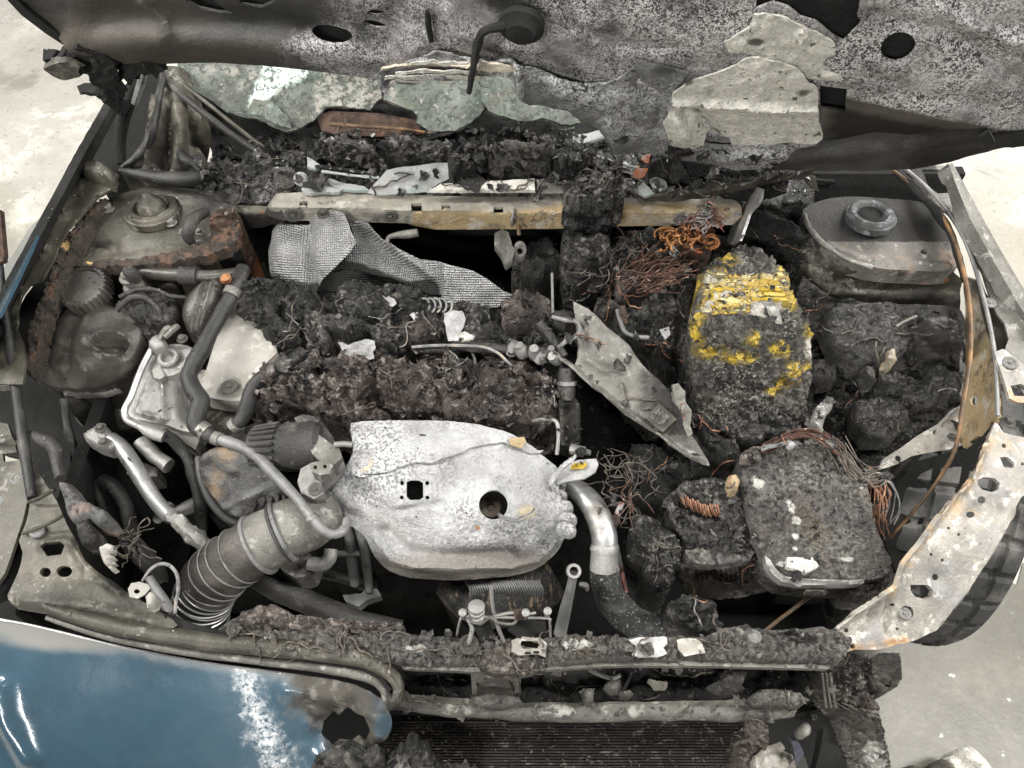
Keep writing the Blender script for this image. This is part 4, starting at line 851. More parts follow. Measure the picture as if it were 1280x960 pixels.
# ------------------------------------------------------------------ shattered windscreen lying on the dash
ws = thing('windscreen', 'shattered smoke-stained greenish windscreen sagging in torn sheets below the hood', 'windscreen')
def wsurf(px, py):                         # sagging pane: leans back from the cowl
    pt = np.array((0, .80, .95)); n = np.array((0, -.5, .866)); return PPL(px, py, pt, n)
def wz(o):
    return lambda px, py: wsurf(px, py) + np.array((0, -.5, .866)) * o
relief('dash_top', [(225, 60), (480, 70), (640, 90), (800, 120), (960, 160), (1050, 190), (1060, 215), (960, 212), (700, 196), (420, 204), (330, 206), (262, 206), (240, 150)], wz(-.05), SOOT, body, step=7, thick=.01, noise=[(.014, 12, 'f'), (.010, 40, 'b')])
relief('pane', [(222, 62), (300, 60), (420, 62), (440, 92), (460, 98), (476, 108), (478, 122), (462, 136), (438, 134), (420, 134), (404, 136), (392, 152), (374, 160), (360, 166), (344, 160), (332, 152), (318, 146), (300, 145), (284, 142), (270, 130), (256, 120), (240, 112), (222, 90)], wz(.0), GREEN, ws, step=4, thick=.006, rag=1.2, noise=[(.010, 12, 'f'), (.003, 50, 'f')], ridges=[([(335, 128), (370, 100), (410, 92), (470, 104)], .008, 4)],
    att=dict(ash=lambda x, y: np.clip(1 - dline(x, y, [(250, 84), (320, 92), (300, 110)]) / 26, 0, 1) * .8 + np.clip((x - 375) / 30, 0, 1) * 1.1, clear=lambda x, y: np.clip(1.2 - dline(x, y, [(335, 84), (380, 88), (330, 110), (322, 126)]) / 22, 0, 1.2) * (x < 385), soot=lambda x, y: np.clip((y - 104) / 20, 0, 1) * np.clip((330 - x) / 50, 0, 1) * .6))
relief('pane', [(478, 104), (500, 96), (560, 96), (590, 98), (594, 112), (602, 118), (604, 140), (612, 150), (640, 154), (650, 160), (652, 150), (668, 154), (686, 158), (700, 166), (718, 164), (716, 156), (700, 140), (690, 130), (664, 118), (640, 96), (600, 80), (560, 80), (520, 84), (490, 92)], wz(.012), GREEN, ws, step=4, thick=.006, rag=1.5, noise=[(.012, 14, 'f'), (.003, 50, 'f')], att=dict(ash=lambda x, y: np.clip(1 - np.hypot((x - 500) / 30, (y - 118) / 20), 0, 1), soot=lambda x, y: np.clip((y - 148) / 20, 0, 1) * .5))
relief('pane', [(482, 108), (530, 104), (596, 106), (602, 120), (606, 146), (590, 160), (570, 168), (540, 168), (522, 158), (524, 150), (516, 142), (500, 136), (482, 132)], wz(.020), GREEN, ws, step=4, thick=.006, rag=1.6, noise=[(.012, 14, 'f'), (.003, 50, 'f')], att=dict(ash=lambda x, y: np.clip((520 - x) / 40, 0, .9)))
relief('pane', [(600, 118), (640, 126), (690, 130), (716, 146), (724, 160), (700, 164), (676, 156), (648, 160), (612, 150), (603, 138)], wz(.026), GREEN, ws, step=4, thick=.006, rag=1.6, noise=[(.012, 14, 'f'), (.003, 50, 'f')], att=dict(ash=lambda x, y: np.clip(1 - np.abs(y - 130) / 14, 0, .5)))
relief('pane', [(320, 128), (345, 132), (362, 150), (366, 164), (350, 160), (330, 150), (312, 144)], wz(.012), GREEN, ws, step=4, thick=.005, rag=1, noise=[(.006, 20, 'f')], att=dict(clear=lambda x, y: .5 + 0 * x))
# things of the cowl
relief('ash_covered_tray', [(394, 142), (410, 136), (470, 138), (520, 146), (526, 164), (500, 168), (420, 166), (400, 160)], wz(-.01), RUST, None, 'rust-brown trim strip with orange tinge lying under the torn windscreen', 'trim strip', step=4, thick=.006, noise=[(.003, 20, 'f')])
tube('wiper_arm', [(412, 155, .985), (450, 158, .985), (500, 161, .985), (540, 167, .98)], [2.5, 2.2, 2, 1.5], BRAKEP, None, label='thin copper-coloured wiper arm in front of the rust-brown strip', cat='wiper arm', seg=8)
# ------------------------------------------------------------------ engine: dark block below everything, then what is on it
eng = thing('engine', 'burnt dusty engine block filling the bay below the white heat shield', 'engine')
def ep(name, outline, surf, m, **kw): return relief(name, outline, surf, m, eng, **kw)
ep('engine_block', [(200, 400), (300, 320), (640, 310), (760, 330), (800, 420), (800, 560), (770, 640), (700, 730), (600, 760), (470, 740), (380, 720), (250, 640)], [(300, 350, .66), (640, 330, .68), (760, 500, .56), (600, 740, .42), (300, 640, .50), (500, 520, .68)], SOOT, step=7, skirt=.2, noise=[(.03, 9, 'b'), (.012, 30, 'b')])
# crusted remains of the intake cover
ep('intake_crust', [(318, 500), (330, 480), (350, 468), (376, 462), (400, 450), (430, 447), (456, 452), (475, 446), (500, 456), (520, 460), (540, 452), (566, 446), (590, 456), (612, 462), (640, 456), (670, 462), (690, 474), (698, 500), (694, 524), (676, 540), (640, 540), (590, 528), (520, 524), (440, 524), (400, 520), (370, 520), (340, 530), (322, 522)],
   [(340, 480, .80), (500, 460, .825), (660, 470, .82), (680, 530, .79), (500, 526, .80), (350, 522, .78)], CHARB, step=2.6, skirt=.10, rag=3.4, noise=[(.036, 10, 'f', 2), (.030, 15, 't', 3), (.020, 30, 'r', 3), (.003, 110, 'b', 3)], lat=.020, dome=(.02, 10))
ep('intake_crust', [(376, 512), (400, 500), (420, 496), (450, 498), (476, 510), (488, 522), (470, 528), (430, 528), (398, 524)], [(380, 515, .815), (480, 520, .82)], CHARB, step=2.6, skirt=.05, rag=1.6, noise=[(.014, 26, 't'), (.010, 50, 'r'), (.005, 110, 'b')], dome=(.016, 10), lat=.010)
ep('intake_crust', [(544, 470), (580, 462), (640, 464), (690, 478), (692, 506), (670, 526), (610, 528), (560, 522), (546, 500)], [(560, 480, .835), (680, 500, .835)], CHARB, step=2.4, skirt=.05, rag=2, noise=[(.014, 28, 't'), (.010, 60, 'r'), (.006, 120, 'b')], dome=(.018, 10), lat=.012)
for outl_, an_ in (([(470, 470), (490, 458), (520, 462), (545, 470), (552, 490), (540, 504), (510, 506), (484, 498), (470, 486)], [(480, 475, .85), (540, 490, .85)]), ([(360, 476), (392, 462), (430, 458), (464, 462), (470, 480), (440, 492), (400, 494), (372, 496)], [(380, 480, .845), (450, 470, .85)]), ([(590, 466), (620, 464), (650, 468), (660, 486), (640, 500), (606, 498)], [(600, 475, .86), (650, 490, .86)])):
    ep('intake_crust', outl_, an_, CHARB, step=2.3, skirt=.04, rag=4, sharp=70, noise=[(.024, 14, 't', 3), (.018, 28, 'r', 3), (.003, 110, 'b')], dome=(.02, 9), lat=.016, seed=int(outl_[0][0]))
# white heat shield
hs = thing('heat_shield', 'large white ash-covered exhaust heat shield in the middle of the engine', 'heat shield')
HZ = [(440, 530, .835), (520, 528, .845), (640, 548, .845), (700, 588, .82), (412, 615, .80), (480, 620, .84), (560, 600, .855), (620, 640, .845), (560, 655, .83), (530, 690, .775), (640, 690, .775), (470, 695, .735), (440, 655, .77), (560, 710, .765), (500, 706, .755), (560, 724, .735), (690, 695, .74), (716, 650, .79)]
hz = tps(HZ)
relief('shield_body', [(438, 529), (470, 526), (520, 526), (566, 527), (600, 532), (632, 541), (655, 552), (676, 568), (694, 582), (702, 596), (698, 612), (702, 624), (706, 640), (704, 656), (706, 668), (700, 684), (688, 698), (668, 712), (640, 720), (600, 724), (556, 725), (514, 722), (488, 714), (474, 703), (464, 690), (456, 672), (442, 660), (424, 648), (412, 636), (407, 618), (411, 604), (424, 592), (436, 578), (441, 566), (440, 548)],
    HZ, SHIELD, hs, step=3, thick=.003, smooth=2, noise=[(.003, 10, 'f'), (.0018, 34, 'f')],
    holes=[blob(617, 632, 18.5, 18.5, 28), [(508, 603), (514, 601), (524, 601), (529, 604), (529, 622), (524, 625), (512, 625), (508, 621)], blob(502.5, 604, 2.6), blob(534, 604, 2.6), blob(502, 622, 2.6), blob(534, 622, 2.6)],
    ridges=[([(470, 672), (490, 700), (515, 707), (560, 709), (640, 708), (672, 700), (694, 676)], .008, 4), ([(480, 665), (510, 690), (560, 695), (640, 692)], -.010, 7), ([(490, 598), (542, 596), (544, 628), (492, 632), (490, 600)], .003, 3), ([(617, 632), (617.5, 632.5)], .006, 26), ([(597, 660), (597.5, 660)], -.006, 9), ([(440, 600), (480, 640), (480, 660)], -.005, 10), ([(500, 640), (520, 632), (550, 628)], -.004, 4)],
    att=dict(soot=lambda x, y: np.clip((y - (660 + np.abs(x - 610) * .05)) / 36, 0, 1) * .9 + np.clip(1 - np.hypot((x - 582) / 18, (y - 644) / 16), 0, 1) * .6 + np.clip((470 - x) / 30, 0, 1) * np.clip((y - 630) / 30, 0, 1) * .5, tan=spots([(658, 640, 16, 14)]), rust=spots([(597, 660, 6, 5)])))  # soot also paints the lower front darker, where light from behind misses it
hz2 = lambda x, y: P(x, y, hz(x, y) + .006)
relief('upper_plate', [(438, 528), (470, 525), (520, 525), (566, 526), (600, 531), (632, 540), (655, 551), (672, 563), (680, 562), (676, 566), (664, 567), (650, 560), (630, 553), (606, 555), (590, 558), (576, 565), (560, 571), (540, 578), (520, 577), (500, 583), (486, 590), (470, 592), (440, 594), (424, 592), (436, 578), (441, 566), (440, 548)], hz2, SHIELD, hs, step=3, thick=.003, rag=.6, noise=[(.003, 10, 'f'), (.0015, 34, 'f')],
    holes=[blob(528, 543, 5, 1.6, rot=.1)], att=dict(tan=spots([(455, 580, 16, 14)]), rust=spots([(648, 555, 6, 4, .5)])))
put('bolt_disc', lathe([(.020, 0), (.020, .0015), (.014, .003), (.0135, .0015), (.009, .0015), (.0085, .004), (.004, .0065), (.001, .0065)], 26), SHIELD, hs, loc=P(455, 579, .845), rot=(.25, -.1, 0))
relief('rust_patch', [(637, 548), (655, 546), (658, 552), (652, 560), (638, 556)], lambda x, y: P(x, y, hz(x, y) + .011), TANR, hs, step=2, thick=.002, att=dict(rust=lambda x, y: .9 + 0 * x))
relief('tag', [(698, 590), (706, 582), (722, 575), (745, 573), (748, 580), (744, 590), (730, 598), (706, 602), (696, 606)], [(700, 595, .83), (746, 580, .845)], WHITEF, hs, step=3, thick=.003, noise=[(.002, 40, 'f')])
relief('tag_mark', [(713, 583), (718, 579), (732, 578), (734, 582), (728, 586), (715, 587)], [(700, 595, .8345), (746, 580, .8495)], mat('faded_yellow_print', (.45, .40, .08, ), 0) if False else YELLOWCHAR, hs, step=2, thick=.0015, att=dict(yel=lambda x, y: 1.1 + 0 * x))
for cx, cy, r in ((699, 618, 8), (704, 634, 10), (710, 648, 9), (708, 661, 10), (700, 605, 6)):
    relief('frilled_edge', blob(cx, cy, r * 1.3, r * .8, 16, .2), [(cx, cy, .80)], SHIELD, hs, step=2.5, skirt=.012, dome=(.012, r * .8), noise=[(.004, 50, 'f')])
tube('edge_bead', [(696, 612, .82), (690, 604, .83), (698, 590, .84), (710, 578, .85), (720, 570, .85)], [3, 4, 4, 4, 3], SHIELD, hs, seg=8, noise=[(.003, 60, 'f')])
put('sensor_boss', lathe([(.017, -.04), (.017, .0), (.014, .008), (.006, .010), (.004, .002), (.001, .002)], 26), mat('tan_sensor', ((.20, .17, .13), (.30, .26, .21), 20), .6), eng, loc=P(613, 634, .79), rot=(.4, .1, 0))
tube('sensor_wire', [(622, 641, .82), (630, 646, .85), (645, 648, .855), (662, 642, .85), (668, 636, .84)], 1.6, GREYW, eng, seg=6)
tube('sensor_wire', [(620, 643, .82), (632, 650, .85), (648, 652, .853), (664, 646, .846)], 1.1, GREYW, eng, seg=6)
# turbo housing with woven wrap below the shield
tb = MB(); tube_into(tb, T3([(560, 716, .66), (600, 738, .65), (650, 738, .65), (690, 715, .66)]), [.035, .05, .05, .04], 24, 6, [(.004, 30, 'f')]); put('exhaust_wrap', tb, mat('woven_exhaust_wrap', (.03, .07, 30), .5, .5, layers=[dict(c=(.30, .22, .15), m=('streak', (220, 40, 90), .54, .64), a=.8), dict(c=(.004, .004, .004), m=('noise', 20, .5, .65), a=.8)], bumps=[('n', 200, .004)]), eng)
wr = MB()
for k in range(30):
    a = k / 29; x = 582 + a * 90
    tube_into(wr, T3([(x, 726, .705), (x + 6, 738, .70), (x + 4, 752, .675)]), .0022, 5, 3)
put('wrap_strand', wr, DPIPE, eng, kind='stuff')
relief('dark_housing', [(545, 722), (700, 700), (720, 730), (700, 790), (600, 800), (570, 770)], [(620, 730, .60), (640, 790, .52)], BLACK, eng, step=7, skirt=.1, noise=[(.012, 20, 'f')])

# left side: cast cover, mounts, plates
tc = thing('timing_cover', 'pale aluminium casting with round filler boss left of the black hoses', 'casting')
relief('casting', [(196, 436), (214, 430), (234, 432), (244, 440), (241, 462), (239, 480), (246, 505), (246, 526), (236, 540), (205, 530), (170, 524), (160, 516), (168, 492), (178, 468), (186, 448)], [(215, 440, .85), (180, 500, .83), (240, 470, .85), (215, 525, .825), (240, 530, .82)], ALU, tc, step=3, skirt=.05, smooth=2, noise=[(.002, 20, 'f')], ridges=[([(193, 470), (204, 478), (208, 522)], .008, 3), ([(188, 476), (172, 516), (204, 524)], .005, 3), ([(222, 478), (226, 500), (236, 520)], -.03, 8), ([(190, 462), (212, 470), (236, 452)], .006, 3)])
put('filler_boss', lathe([(.016, 0), (.016, .010), (.014, .012), (.010, .012), (.009, .004), (.001, .004)], 26), ALU, tc, loc=P(213, 451, .852), rot=(.1, 0, 0))
put('boss_base', lathe([(.030, -.004), (.029, .004), (.020, .006), (.001, .006)], 30), ALU, tc, loc=P(213, 453, .848))
relief('lower_flange', [(165, 518), (205, 524), (240, 536), (250, 548), (244, 562), (228, 552), (200, 540), (168, 530)], [(170, 524, .82), (245, 555, .80)], GREYM, tc, step=3, skirt=.03)
relief('boss_arm', [(190, 462), (200, 458), (206, 470), (200, 474), (192, 472)], [(200, 465, .857)], ALU, tc, step=3, skirt=.01)
relief('cover_plate', [(286, 380), (292, 372), (300, 380), (318, 402), (340, 422), (346, 440), (334, 452), (320, 478), (306, 498), (290, 500), (258, 496), (250, 486), (258, 462), (268, 430), (278, 402)], [(290, 380, .865), (340, 430, .86), (255, 490, .845), (300, 498, .84)], CREAM, None, 'pale dusty triangular engine cover plate with a recessed bolt', 'cover plate', step=3.5, skirt=.03, smooth=2, noise=[(.002, 20, 'f')], holes=[blob(330, 457 - 3, 2.6)], ridges=[([(286, 482), (286.5, 482)], -.012, 15), ([(256, 440), (246, 470), (250, 492)], .008, 4)], att=dict(soot=lambda x, y: np.clip(1 - np.hypot((x - 345) / 16, (y - 430) / 30), 0, 1)))
cv = COL.objects['cover_plate']
bolt(287, 484, .846, GREYM, cv, 11, 'washer')
relief('engine_foot', [(250, 496), (262, 498), (304, 500), (300, 520), (284, 534), (262, 528), (248, 516)], [(255, 500, .815), (290, 528, .79)], DUSTM, eng, step=3, skirt=.06, noise=[(.005, 20, 'f')], ridges=[([(265, 530), (290, 506)], .012, 4)])
relief('side_web', [(246, 470), (252, 462), (262, 462), (256, 478), (248, 488), (240, 482)], [(250, 475, .84)], CREAM, eng, step=3, skirt=.04, noise=[(.003, 40, 'f')])

def clamp_on(o, pts, r): return tube('clamp', pts, r, GREYM, o, seg=18, smooth=False)
def hose(label, pts, r, m, cat='hose', group='black hoses on the engine', name='hose', **kw): return tube(name, pts, r, m, None, label=label, cat=cat, group=group, noise=kw.pop('noise', [(.0022, 28, 'f')]), **kw)
hose('dusty black hose running down past the pale casting beside the cream plate', [(304, 336, .90), (296, 355, .905), (283, 380, .90), (268, 408, .895), (254, 434, .89), (242, 455, .885), (236, 470, .88), (242, 488, .875), (250, 502, .87), (246, 520, .865), (246, 532, .86), (258, 542, .855), (268, 548, .85)], [9, 9.5, 9.5, 9.5, 10, 10.5, 11, 11.5, 11.5, 11, 10.5, 10, 8], RUBBER, seg=16)
hose('short dusty black hose bending over the lower corner of the cream plate', [(378, 440, .88), (362, 452, .885), (344, 463, .885), (326, 475, .88), (315, 490, .87), (309, 508, .86), (302, 524, .85), (292, 534, .84)], [8, 8.5, 9, 10, 10, 9.5, 9, 8.5], RUBBER, seg=16)
hose('thin grey metal coolant pipe sloping from the hose joint to the duct', [(264, 546, .85), (285, 553, .855), (308, 562, .855), (328, 577, .85), (350, 600, .845), (372, 624, .84), (388, 645, .835), (404, 662, .83), (418, 668, .825), (430, 662, .82), (434, 650, .815)], [7, 7.5, 7, 6.5, 6.5, 6.5, 6.5, 6.5, 6, 5.5, 5], DPIPE, 'pipe', 'metal pipes on the engine', 'coolant_pipe', seg=14)
hose('slim dark hose curving under the rusty turbo housing', [(204, 540, .82), (222, 556, .81), (236, 575, .80), (244, 600, .78), (250, 630, .75), (252, 660, .70)], [7, 7.5, 7.5, 8, 8, 8], RUBBER, seg=12)
ap = thing('air_conditioning_pipe', 'thin silver pipe looping round the aluminium casting with crimped end', 'pipe', 'metal pipes on the engine')
tube('pipe', [(196, 428, .868), (188, 440, .865), (180, 455, .862), (172, 474, .86), (164, 496, .855), (156, 512, .85), (158, 524, .845), (168, 530, .842), (178, 535, .84)], 4.2, PIPE, ap, seg=10)
tube('crimp', [(176, 534, .842), (184, 538, .84), (196, 543, .838), (205, 546, .835)], [5, 7.5, 8, 7.5], ALU, ap, seg=12, smooth=False, noise=[(.002, 60, 'f')])
relief('pipe_block', [(186, 426), (196, 418), (206, 424), (206, 434), (194, 438), (186, 434)], [(196, 428, .875)], ALU, ap, step=3, skirt=.02, dome=(.006, 5))
tube('stub', [(200, 424, .88), (208, 412, .89), (214, 410, .89)], [4, 4.5, 4], GREYM, ap, seg=8); tube('stub', [(206, 422, .885), (216, 412, .888), (222, 408, .885)], [3.5, 4.5, 4], GREYM, ap, seg=8)
bolt(228, 424, .875, GREYM, ap, 7)
# thick silver pipe to the front
sp = thing('silver_pipe', 'thick scorched silver pipe running diagonally from a lug to the corrugated duct', 'pipe', 'metal pipes on the engine')
tube('pipe', [(138, 548, .81), (152, 560, .805), (166, 580, .80), (180, 604, .79), (196, 628, .78), (212, 646, .77)], [9, 10, 10, 10, 9.5, 9.5], PIPE, sp, seg=16)
tube('crusted_end', [(210, 644, .772), (224, 654, .768), (240, 668, .76), (256, 682, .75), (266, 690, .745)], [10, 11, 12, 12, 11], ALU, sp, seg=16, noise=[(.006, 50, 'b')])
relief('lug', [(104, 544), (112, 537), (122, 533), (134, 534), (142, 542), (150, 552), (148, 562), (136, 564), (122, 560), (108, 552)], [(110, 545, .815), (145, 555, .81)], ALU, sp, step=3, skirt=.02, dome=(.008, 6), noise=[(.002, 30, 'f')])
bolt(130, 553, .823, GREYM, sp, 7); bolt(126, 535, .826, GREYM, sp, 7)
tube('stub_pipe', [(174, 552, .79), (188, 566, .785), (202, 577, .78), (211, 583, .778)], [9, 9.5, 9.5, 10], ALU, sp, seg=14, noise=[(.003, 40, 'f')])
relief('pipe_foot', [(160, 584), (172, 576), (196, 584), (196, 594), (172, 598), (158, 592)], [(170, 588, .745)], GREYM, sp, step=3, skirt=.04, noise=[(.005, 40, 'f')])
hose('pale pipe stub low in the dark gap below the silver pipe', [(222, 640, .68), (236, 634, .68), (250, 628, .68)], [8, 9, 9], ALU, 'pipe', 'metal pipes on the engine', 'pipe_stub', seg=12)
hose('small bright pipe end low beside the silver pipe', [(196, 650, .66), (206, 640, .67), (214, 630, .67)], [6, 7, 6], ALU, 'pipe', 'metal pipes on the engine', 'pipe_stub', seg=12)
for lab, pts, r in (('thin black tube dropping from the reservoir along the left side', [(80, 500, .80), (84, 530, .79), (92, 560, .77), (104, 585, .75), (118, 605, .73), (132, 640, .70)], 5),
                    ('thick dark hose curving down in the left gap toward the duct', [(128, 600, .74), (144, 610, .74), (156, 630, .73), (162, 650, .72), (168, 668, .70)], 9),
                    ('long dark pipe sloping from the duct down behind the front beam', [(310, 715, .70), (345, 735, .69), (390, 755, .67), (440, 775, .66), (500, 790, .64)], 15)):
    hose(lab, pts, r, RUBBER if r < 12 else DARKP, seg=14)
# brown turbo compressor with band
tu = thing('turbo_housing', 'rust-brown round turbo housing beside the grey actuator', 'turbocharger')
relief('housing', [(252, 574), (262, 562), (282, 556), (306, 560), (330, 572), (350, 590), (360, 612), (356, 636), (340, 648), (316, 654), (290, 650), (268, 632), (256, 606)], [(300, 600, .80), (260, 600, .79), (350, 620, .78), (310, 645, .75)], mat('rust_brown_casting', (.085, .16, 22), .6, .3, layers=[dict(c=(.30, .21, .13), m=('noise', 14, .48, .66), a=.8), dict(c=(.025, .02, .017), m=('noise', 26, .52, .66), a=.85), dict(c=(.4, .36, .3), m=('noise', 90, .62, .7), a=.6)], bumps=[('n', 60, .006), ('n', 200, .002)]), tu, step=3, skirt=.08, smooth=2, dome=(.02, 18), noise=[(.005, 22, 'f')], ridges=[([(270, 580), (290, 600), (296, 630)], -.012, 8), ([(276, 640), (310, 622), (336, 610)], .006, 4)])
tube('band', [(248, 572, .80), (252, 600, .795), (264, 628, .785), (286, 650, .77), (312, 658, .76)], 5, RUBBER, tu, seg=10)
for k in range(5): tube('fin', [(318 + k * 9, 596 + k * 3, .805 - k * .003), (320 + k * 9, 622 + k * 2, .795), (316 + k * 9, 644, .775)], 3, DARKP, tu, seg=8, noise=[(.002, 50, 'f')])
# grey electric actuator
ac = thing('throttle_actuator', 'dark grey ribbed actuator cylinder at the left end of the white heat shield', 'actuator')
a0, a1 = P(312, 562, .83), P(406, 556, .84)
mb = MB(); tube_into(mb, [a0, a0 * .93 + a1 * .07, a0 * .55 + a1 * .45, a0 * .5 + a1 * .5, a0 * .06 + a1 * .94, a1], [.022, .031, .033, .035, .036, .030], 28, smooth=False); put('body', mb, DARKP, ac)
mb = MB()
for k in range(9):
    th = math.radians(20 + k * 16); d = np.array((0, -math.cos(th), math.sin(th))) * .034
    tube_into(mb, [a0 * .92 + a1 * .08 + d * .93, a0 * .6 + a1 * .4 + d * 1.03], .0028, 6, 2)
put('rib', mb, DARKP, ac, kind='stuff')
relief('cone_end', [(282, 548), (300, 536), (326, 526), (332, 560), (326, 584), (300, 574), (288, 562)], [(286, 554, .80), (325, 550, .835)], DARKP, ac, step=4, skirt=.04, ridges=[([(284, 552), (328, 532)], .004, 3), ([(284, 556), (328, 556)], .004, 3)])
tube('collar', [(366, 532, .845), (370, 556, .862), (366, 580, .845)], 4, DARKP, ac, seg=8)
relief('arm', [(368, 522), (378, 518), (392, 520), (404, 530), (416, 546), (420, 556), (408, 556), (398, 548), (388, 540), (374, 538)], [(375, 525, .865), (415, 552, .86)], DARKP, ac, step=3, skirt=.012)
relief('bracket', [(380, 545), (396, 542), (410, 552), (424, 560), (428, 572), (416, 582), (400, 576), (390, 566)], [(390, 550, .868), (424, 570, .865)], GREYM, ac, step=3, skirt=.03, noise=[(.002, 40, 'f')])
relief('mount_plate', [(376, 586), (390, 578), (412, 576), (426, 568), (430, 578), (416, 592), (402, 604), (404, 618), (392, 624), (376, 616), (372, 602)], [(380, 590, .85), (425, 575, .855), (390, 620, .835)], ALU, ac, step=3, skirt=.025, noise=[(.002, 40, 'f')])
relief('connector', [(386, 580), (394, 577), (410, 576), (416, 582), (412, 592), (400, 594), (390, 590)], [(400, 584, .868)], GREYM, ac, step=2.5, skirt=.02, holes=[blob(394, 584, 2.4), blob(406, 583, 2.4)])
bolt(394, 612, .845, GREYM, ac, 9, 'washer')
tube('link_rod', [(418, 556, .868), (430, 555, .868), (440, 556, .866)], 4, ALU, ac, seg=10)
# intake duct with bare wire coils
du = thing('intake_duct', 'sooty corrugated intake duct with bare wire rings and a silver collar', 'duct')
path = [(408, 640, .77), (385, 652, .785), (360, 662, .79), (336, 674, .785), (312, 688, .775), (290, 702, .76), (270, 720, .735), (256, 742, .70), (250, 770, .66), (250, 800, .62)]
rad = [30, 36, 36, 36, 37, 37, 38, 38, 36, 34]
c_ = catmull(T3(path), 8); rr_ = np.interp(np.linspace(0, 9, len(c_)), range(10), [q * mpp(*p) for q, p in zip(rad, path)])
def seg(i0, i1, m, name, k=1.0, noise=None):
    mb = MB(); tube_into(mb, c_[i0:i1 + 1], rr_[i0:i1 + 1] * k, 32, 1, noise, smooth=False, cap=True); return put(name, mb, m, du)
seg(0, 20, GREYM, 'elbow', 1.0, [(.003, 20, 'f')]); seg(18, 28, GREYM, 'collar', 1.03, [(.002, 40, 'f')]); seg(26, 52, DUCT, 'duct_skin', .98, [(.003, 18, 'f')]); seg(50, 70, BELLOWS, 'bellows', .90)
t_ = np.gradient(c_, axis=0); t_ /= np.linalg.norm(t_, axis=1)[:, None]
def ring(i, r, k, name, m, tilt=0):
    i = int(i); t = Vector(t_[i]); qd = t.to_track_quat('Z', 'X'); mb = MB()
    a = np.arange(0, 40) * 2 * math.pi / 40
    pts = np.array([(Vector(c_[i]) + qd @ Vector((math.cos(u) * rr_[i] * k, math.sin(u) * rr_[i] * k, math.sin(u + 1) * tilt)))[:] for u in a])
    tube_into(mb, np.vstack([pts, pts[:1]]), r, 6, smooth=False, cap=False); return put(name, mb, m, du)
for i in (18, 28): ring(i, .004, 1.03, 'clamp', DPIPE)
for i in (19.5,): ring(i, .0025, 1.06, 'clamp', DARKP)
for k, i in enumerate((36, 40, 44, 47, 50, 52, 54, 56, 57, 59, 61, 63, 65, 67)): ring(i, .0013, 1.0 if i < 50 else .96, 'wire_ring', DPIPE if i < 50 else PIPE, .004 * math.sin(k * 2.1))
relief('spout', [(344, 700), (360, 692), (386, 690), (396, 700), (388, 716), (370, 722), (352, 712)], [(370, 705, .73)], GREYM, du, step=3, skirt=.05, noise=[(.006, 40, 'b')])
tube('branch', [(386, 704, .74), (402, 706, .74), (412, 698, .745), (414, 686, .75)], [8, 9, 9, 8], ALU, du, seg=12, noise=[(.002, 40, 'f')])
# pair of pipes under the shield
pp = thing('bracket_pipes', 'pair of grey upright pipes with clip bracket left of the heat shield bottom', 'pipe', 'metal pipes on the engine')
tube('pipe', [(434, 652, .76), (438, 676, .73), (440, 700, .70), (444, 730, .66)], [6, 7, 7, 6], DPIPE, pp, seg=12)
tube('pipe', [(446, 654, .76), (454, 680, .73), (458, 705, .70), (462, 738, .66)], [5, 6, 6, 5], DPIPE, pp, seg=12)
tube('cross_bar', [(420, 692, .715), (450, 692, .715)], 4, DPIPE, pp, seg=8)
relief('clip_plate', [(428, 744), (452, 742), (458, 734), (472, 736), (476, 744), (458, 750), (448, 758), (432, 752)], [(450, 746, .655)], DPIPE, pp, step=3, skirt=.02, noise=[(.004, 40, 'f')])
hose('dark horizontal tube low in the shadow under the heat shield', [(400, 715, .64), (430, 722, .64), (470, 735, .62)], 8, DARKP, seg=12)

_h = [o for o in SC.objects if o.name.startswith('hose') and o.parent is None]
clamp_on(_h[0], [(250, 535, .858), (258, 541, .855)], 11.5); clamp_on(_h[0], [(292, 362, .905), (288, 370, .903)], 10.8)
clamp_on(_h[1], [(297, 529, .845), (292, 534, .84)], 10.5)
_c = COL.objects['coolant_pipe']
clamp_on(_c, [(268, 547, .851), (276, 550, .853)], 8.6); clamp_on(_c, [(388, 645, .835), (393, 650, .833)], 8)
# ------------------------------------------------------------------ embossed foil heat mats and scraps
def foil(label, outl, anch, att=None, m=None, **kw):
    return relief('foil_mat', outl, anch, m or FOIL, None, label, 'foil heat mat', kw.pop('group', 'foil mats behind the engine'), step=kw.pop('step', 2.6), thick=.0015, att=dict(att or {}, du=lambda x, y: (x + y * .85) * 1.25, dv=lambda x, y: (x - y * .85) * 1.25), sharp=0, noise=kw.pop('noise', [(.006, 14, 'f')]), **kw)
foil('upright embossed foil heat mat bolted to the crossmember and folded forward', [(338, 302), (341, 290), (348, 282), (360, 280), (372, 280), (382, 276), (390, 268), (402, 262), (420, 263), (430, 267), (435, 278), (440, 292), (446, 304), (438, 316), (424, 330), (412, 341), (402, 350), (396, 364), (388, 368), (380, 358), (360, 352), (342, 348), (337, 330), (336, 314)],
     [(340, 300, .90), (370, 282, .915), (400, 265, .955), (430, 268, .955), (444, 304, .93), (390, 366, .875), (345, 346, .875), (385, 310, .925), (355, 315, .915)], ridges=[([(382, 280), (384, 310), (388, 350)], -.012, 7), ([(352, 290), (350, 340)], .010, 9)], att=dict(soot=lambda x, y: np.clip((y - 342) / 16, 0, 1) * np.clip((415 - x) / 20, 0, 1)))
bolt(404, 268, .962, DUSTM, COL.objects['foil_mat'], 8)
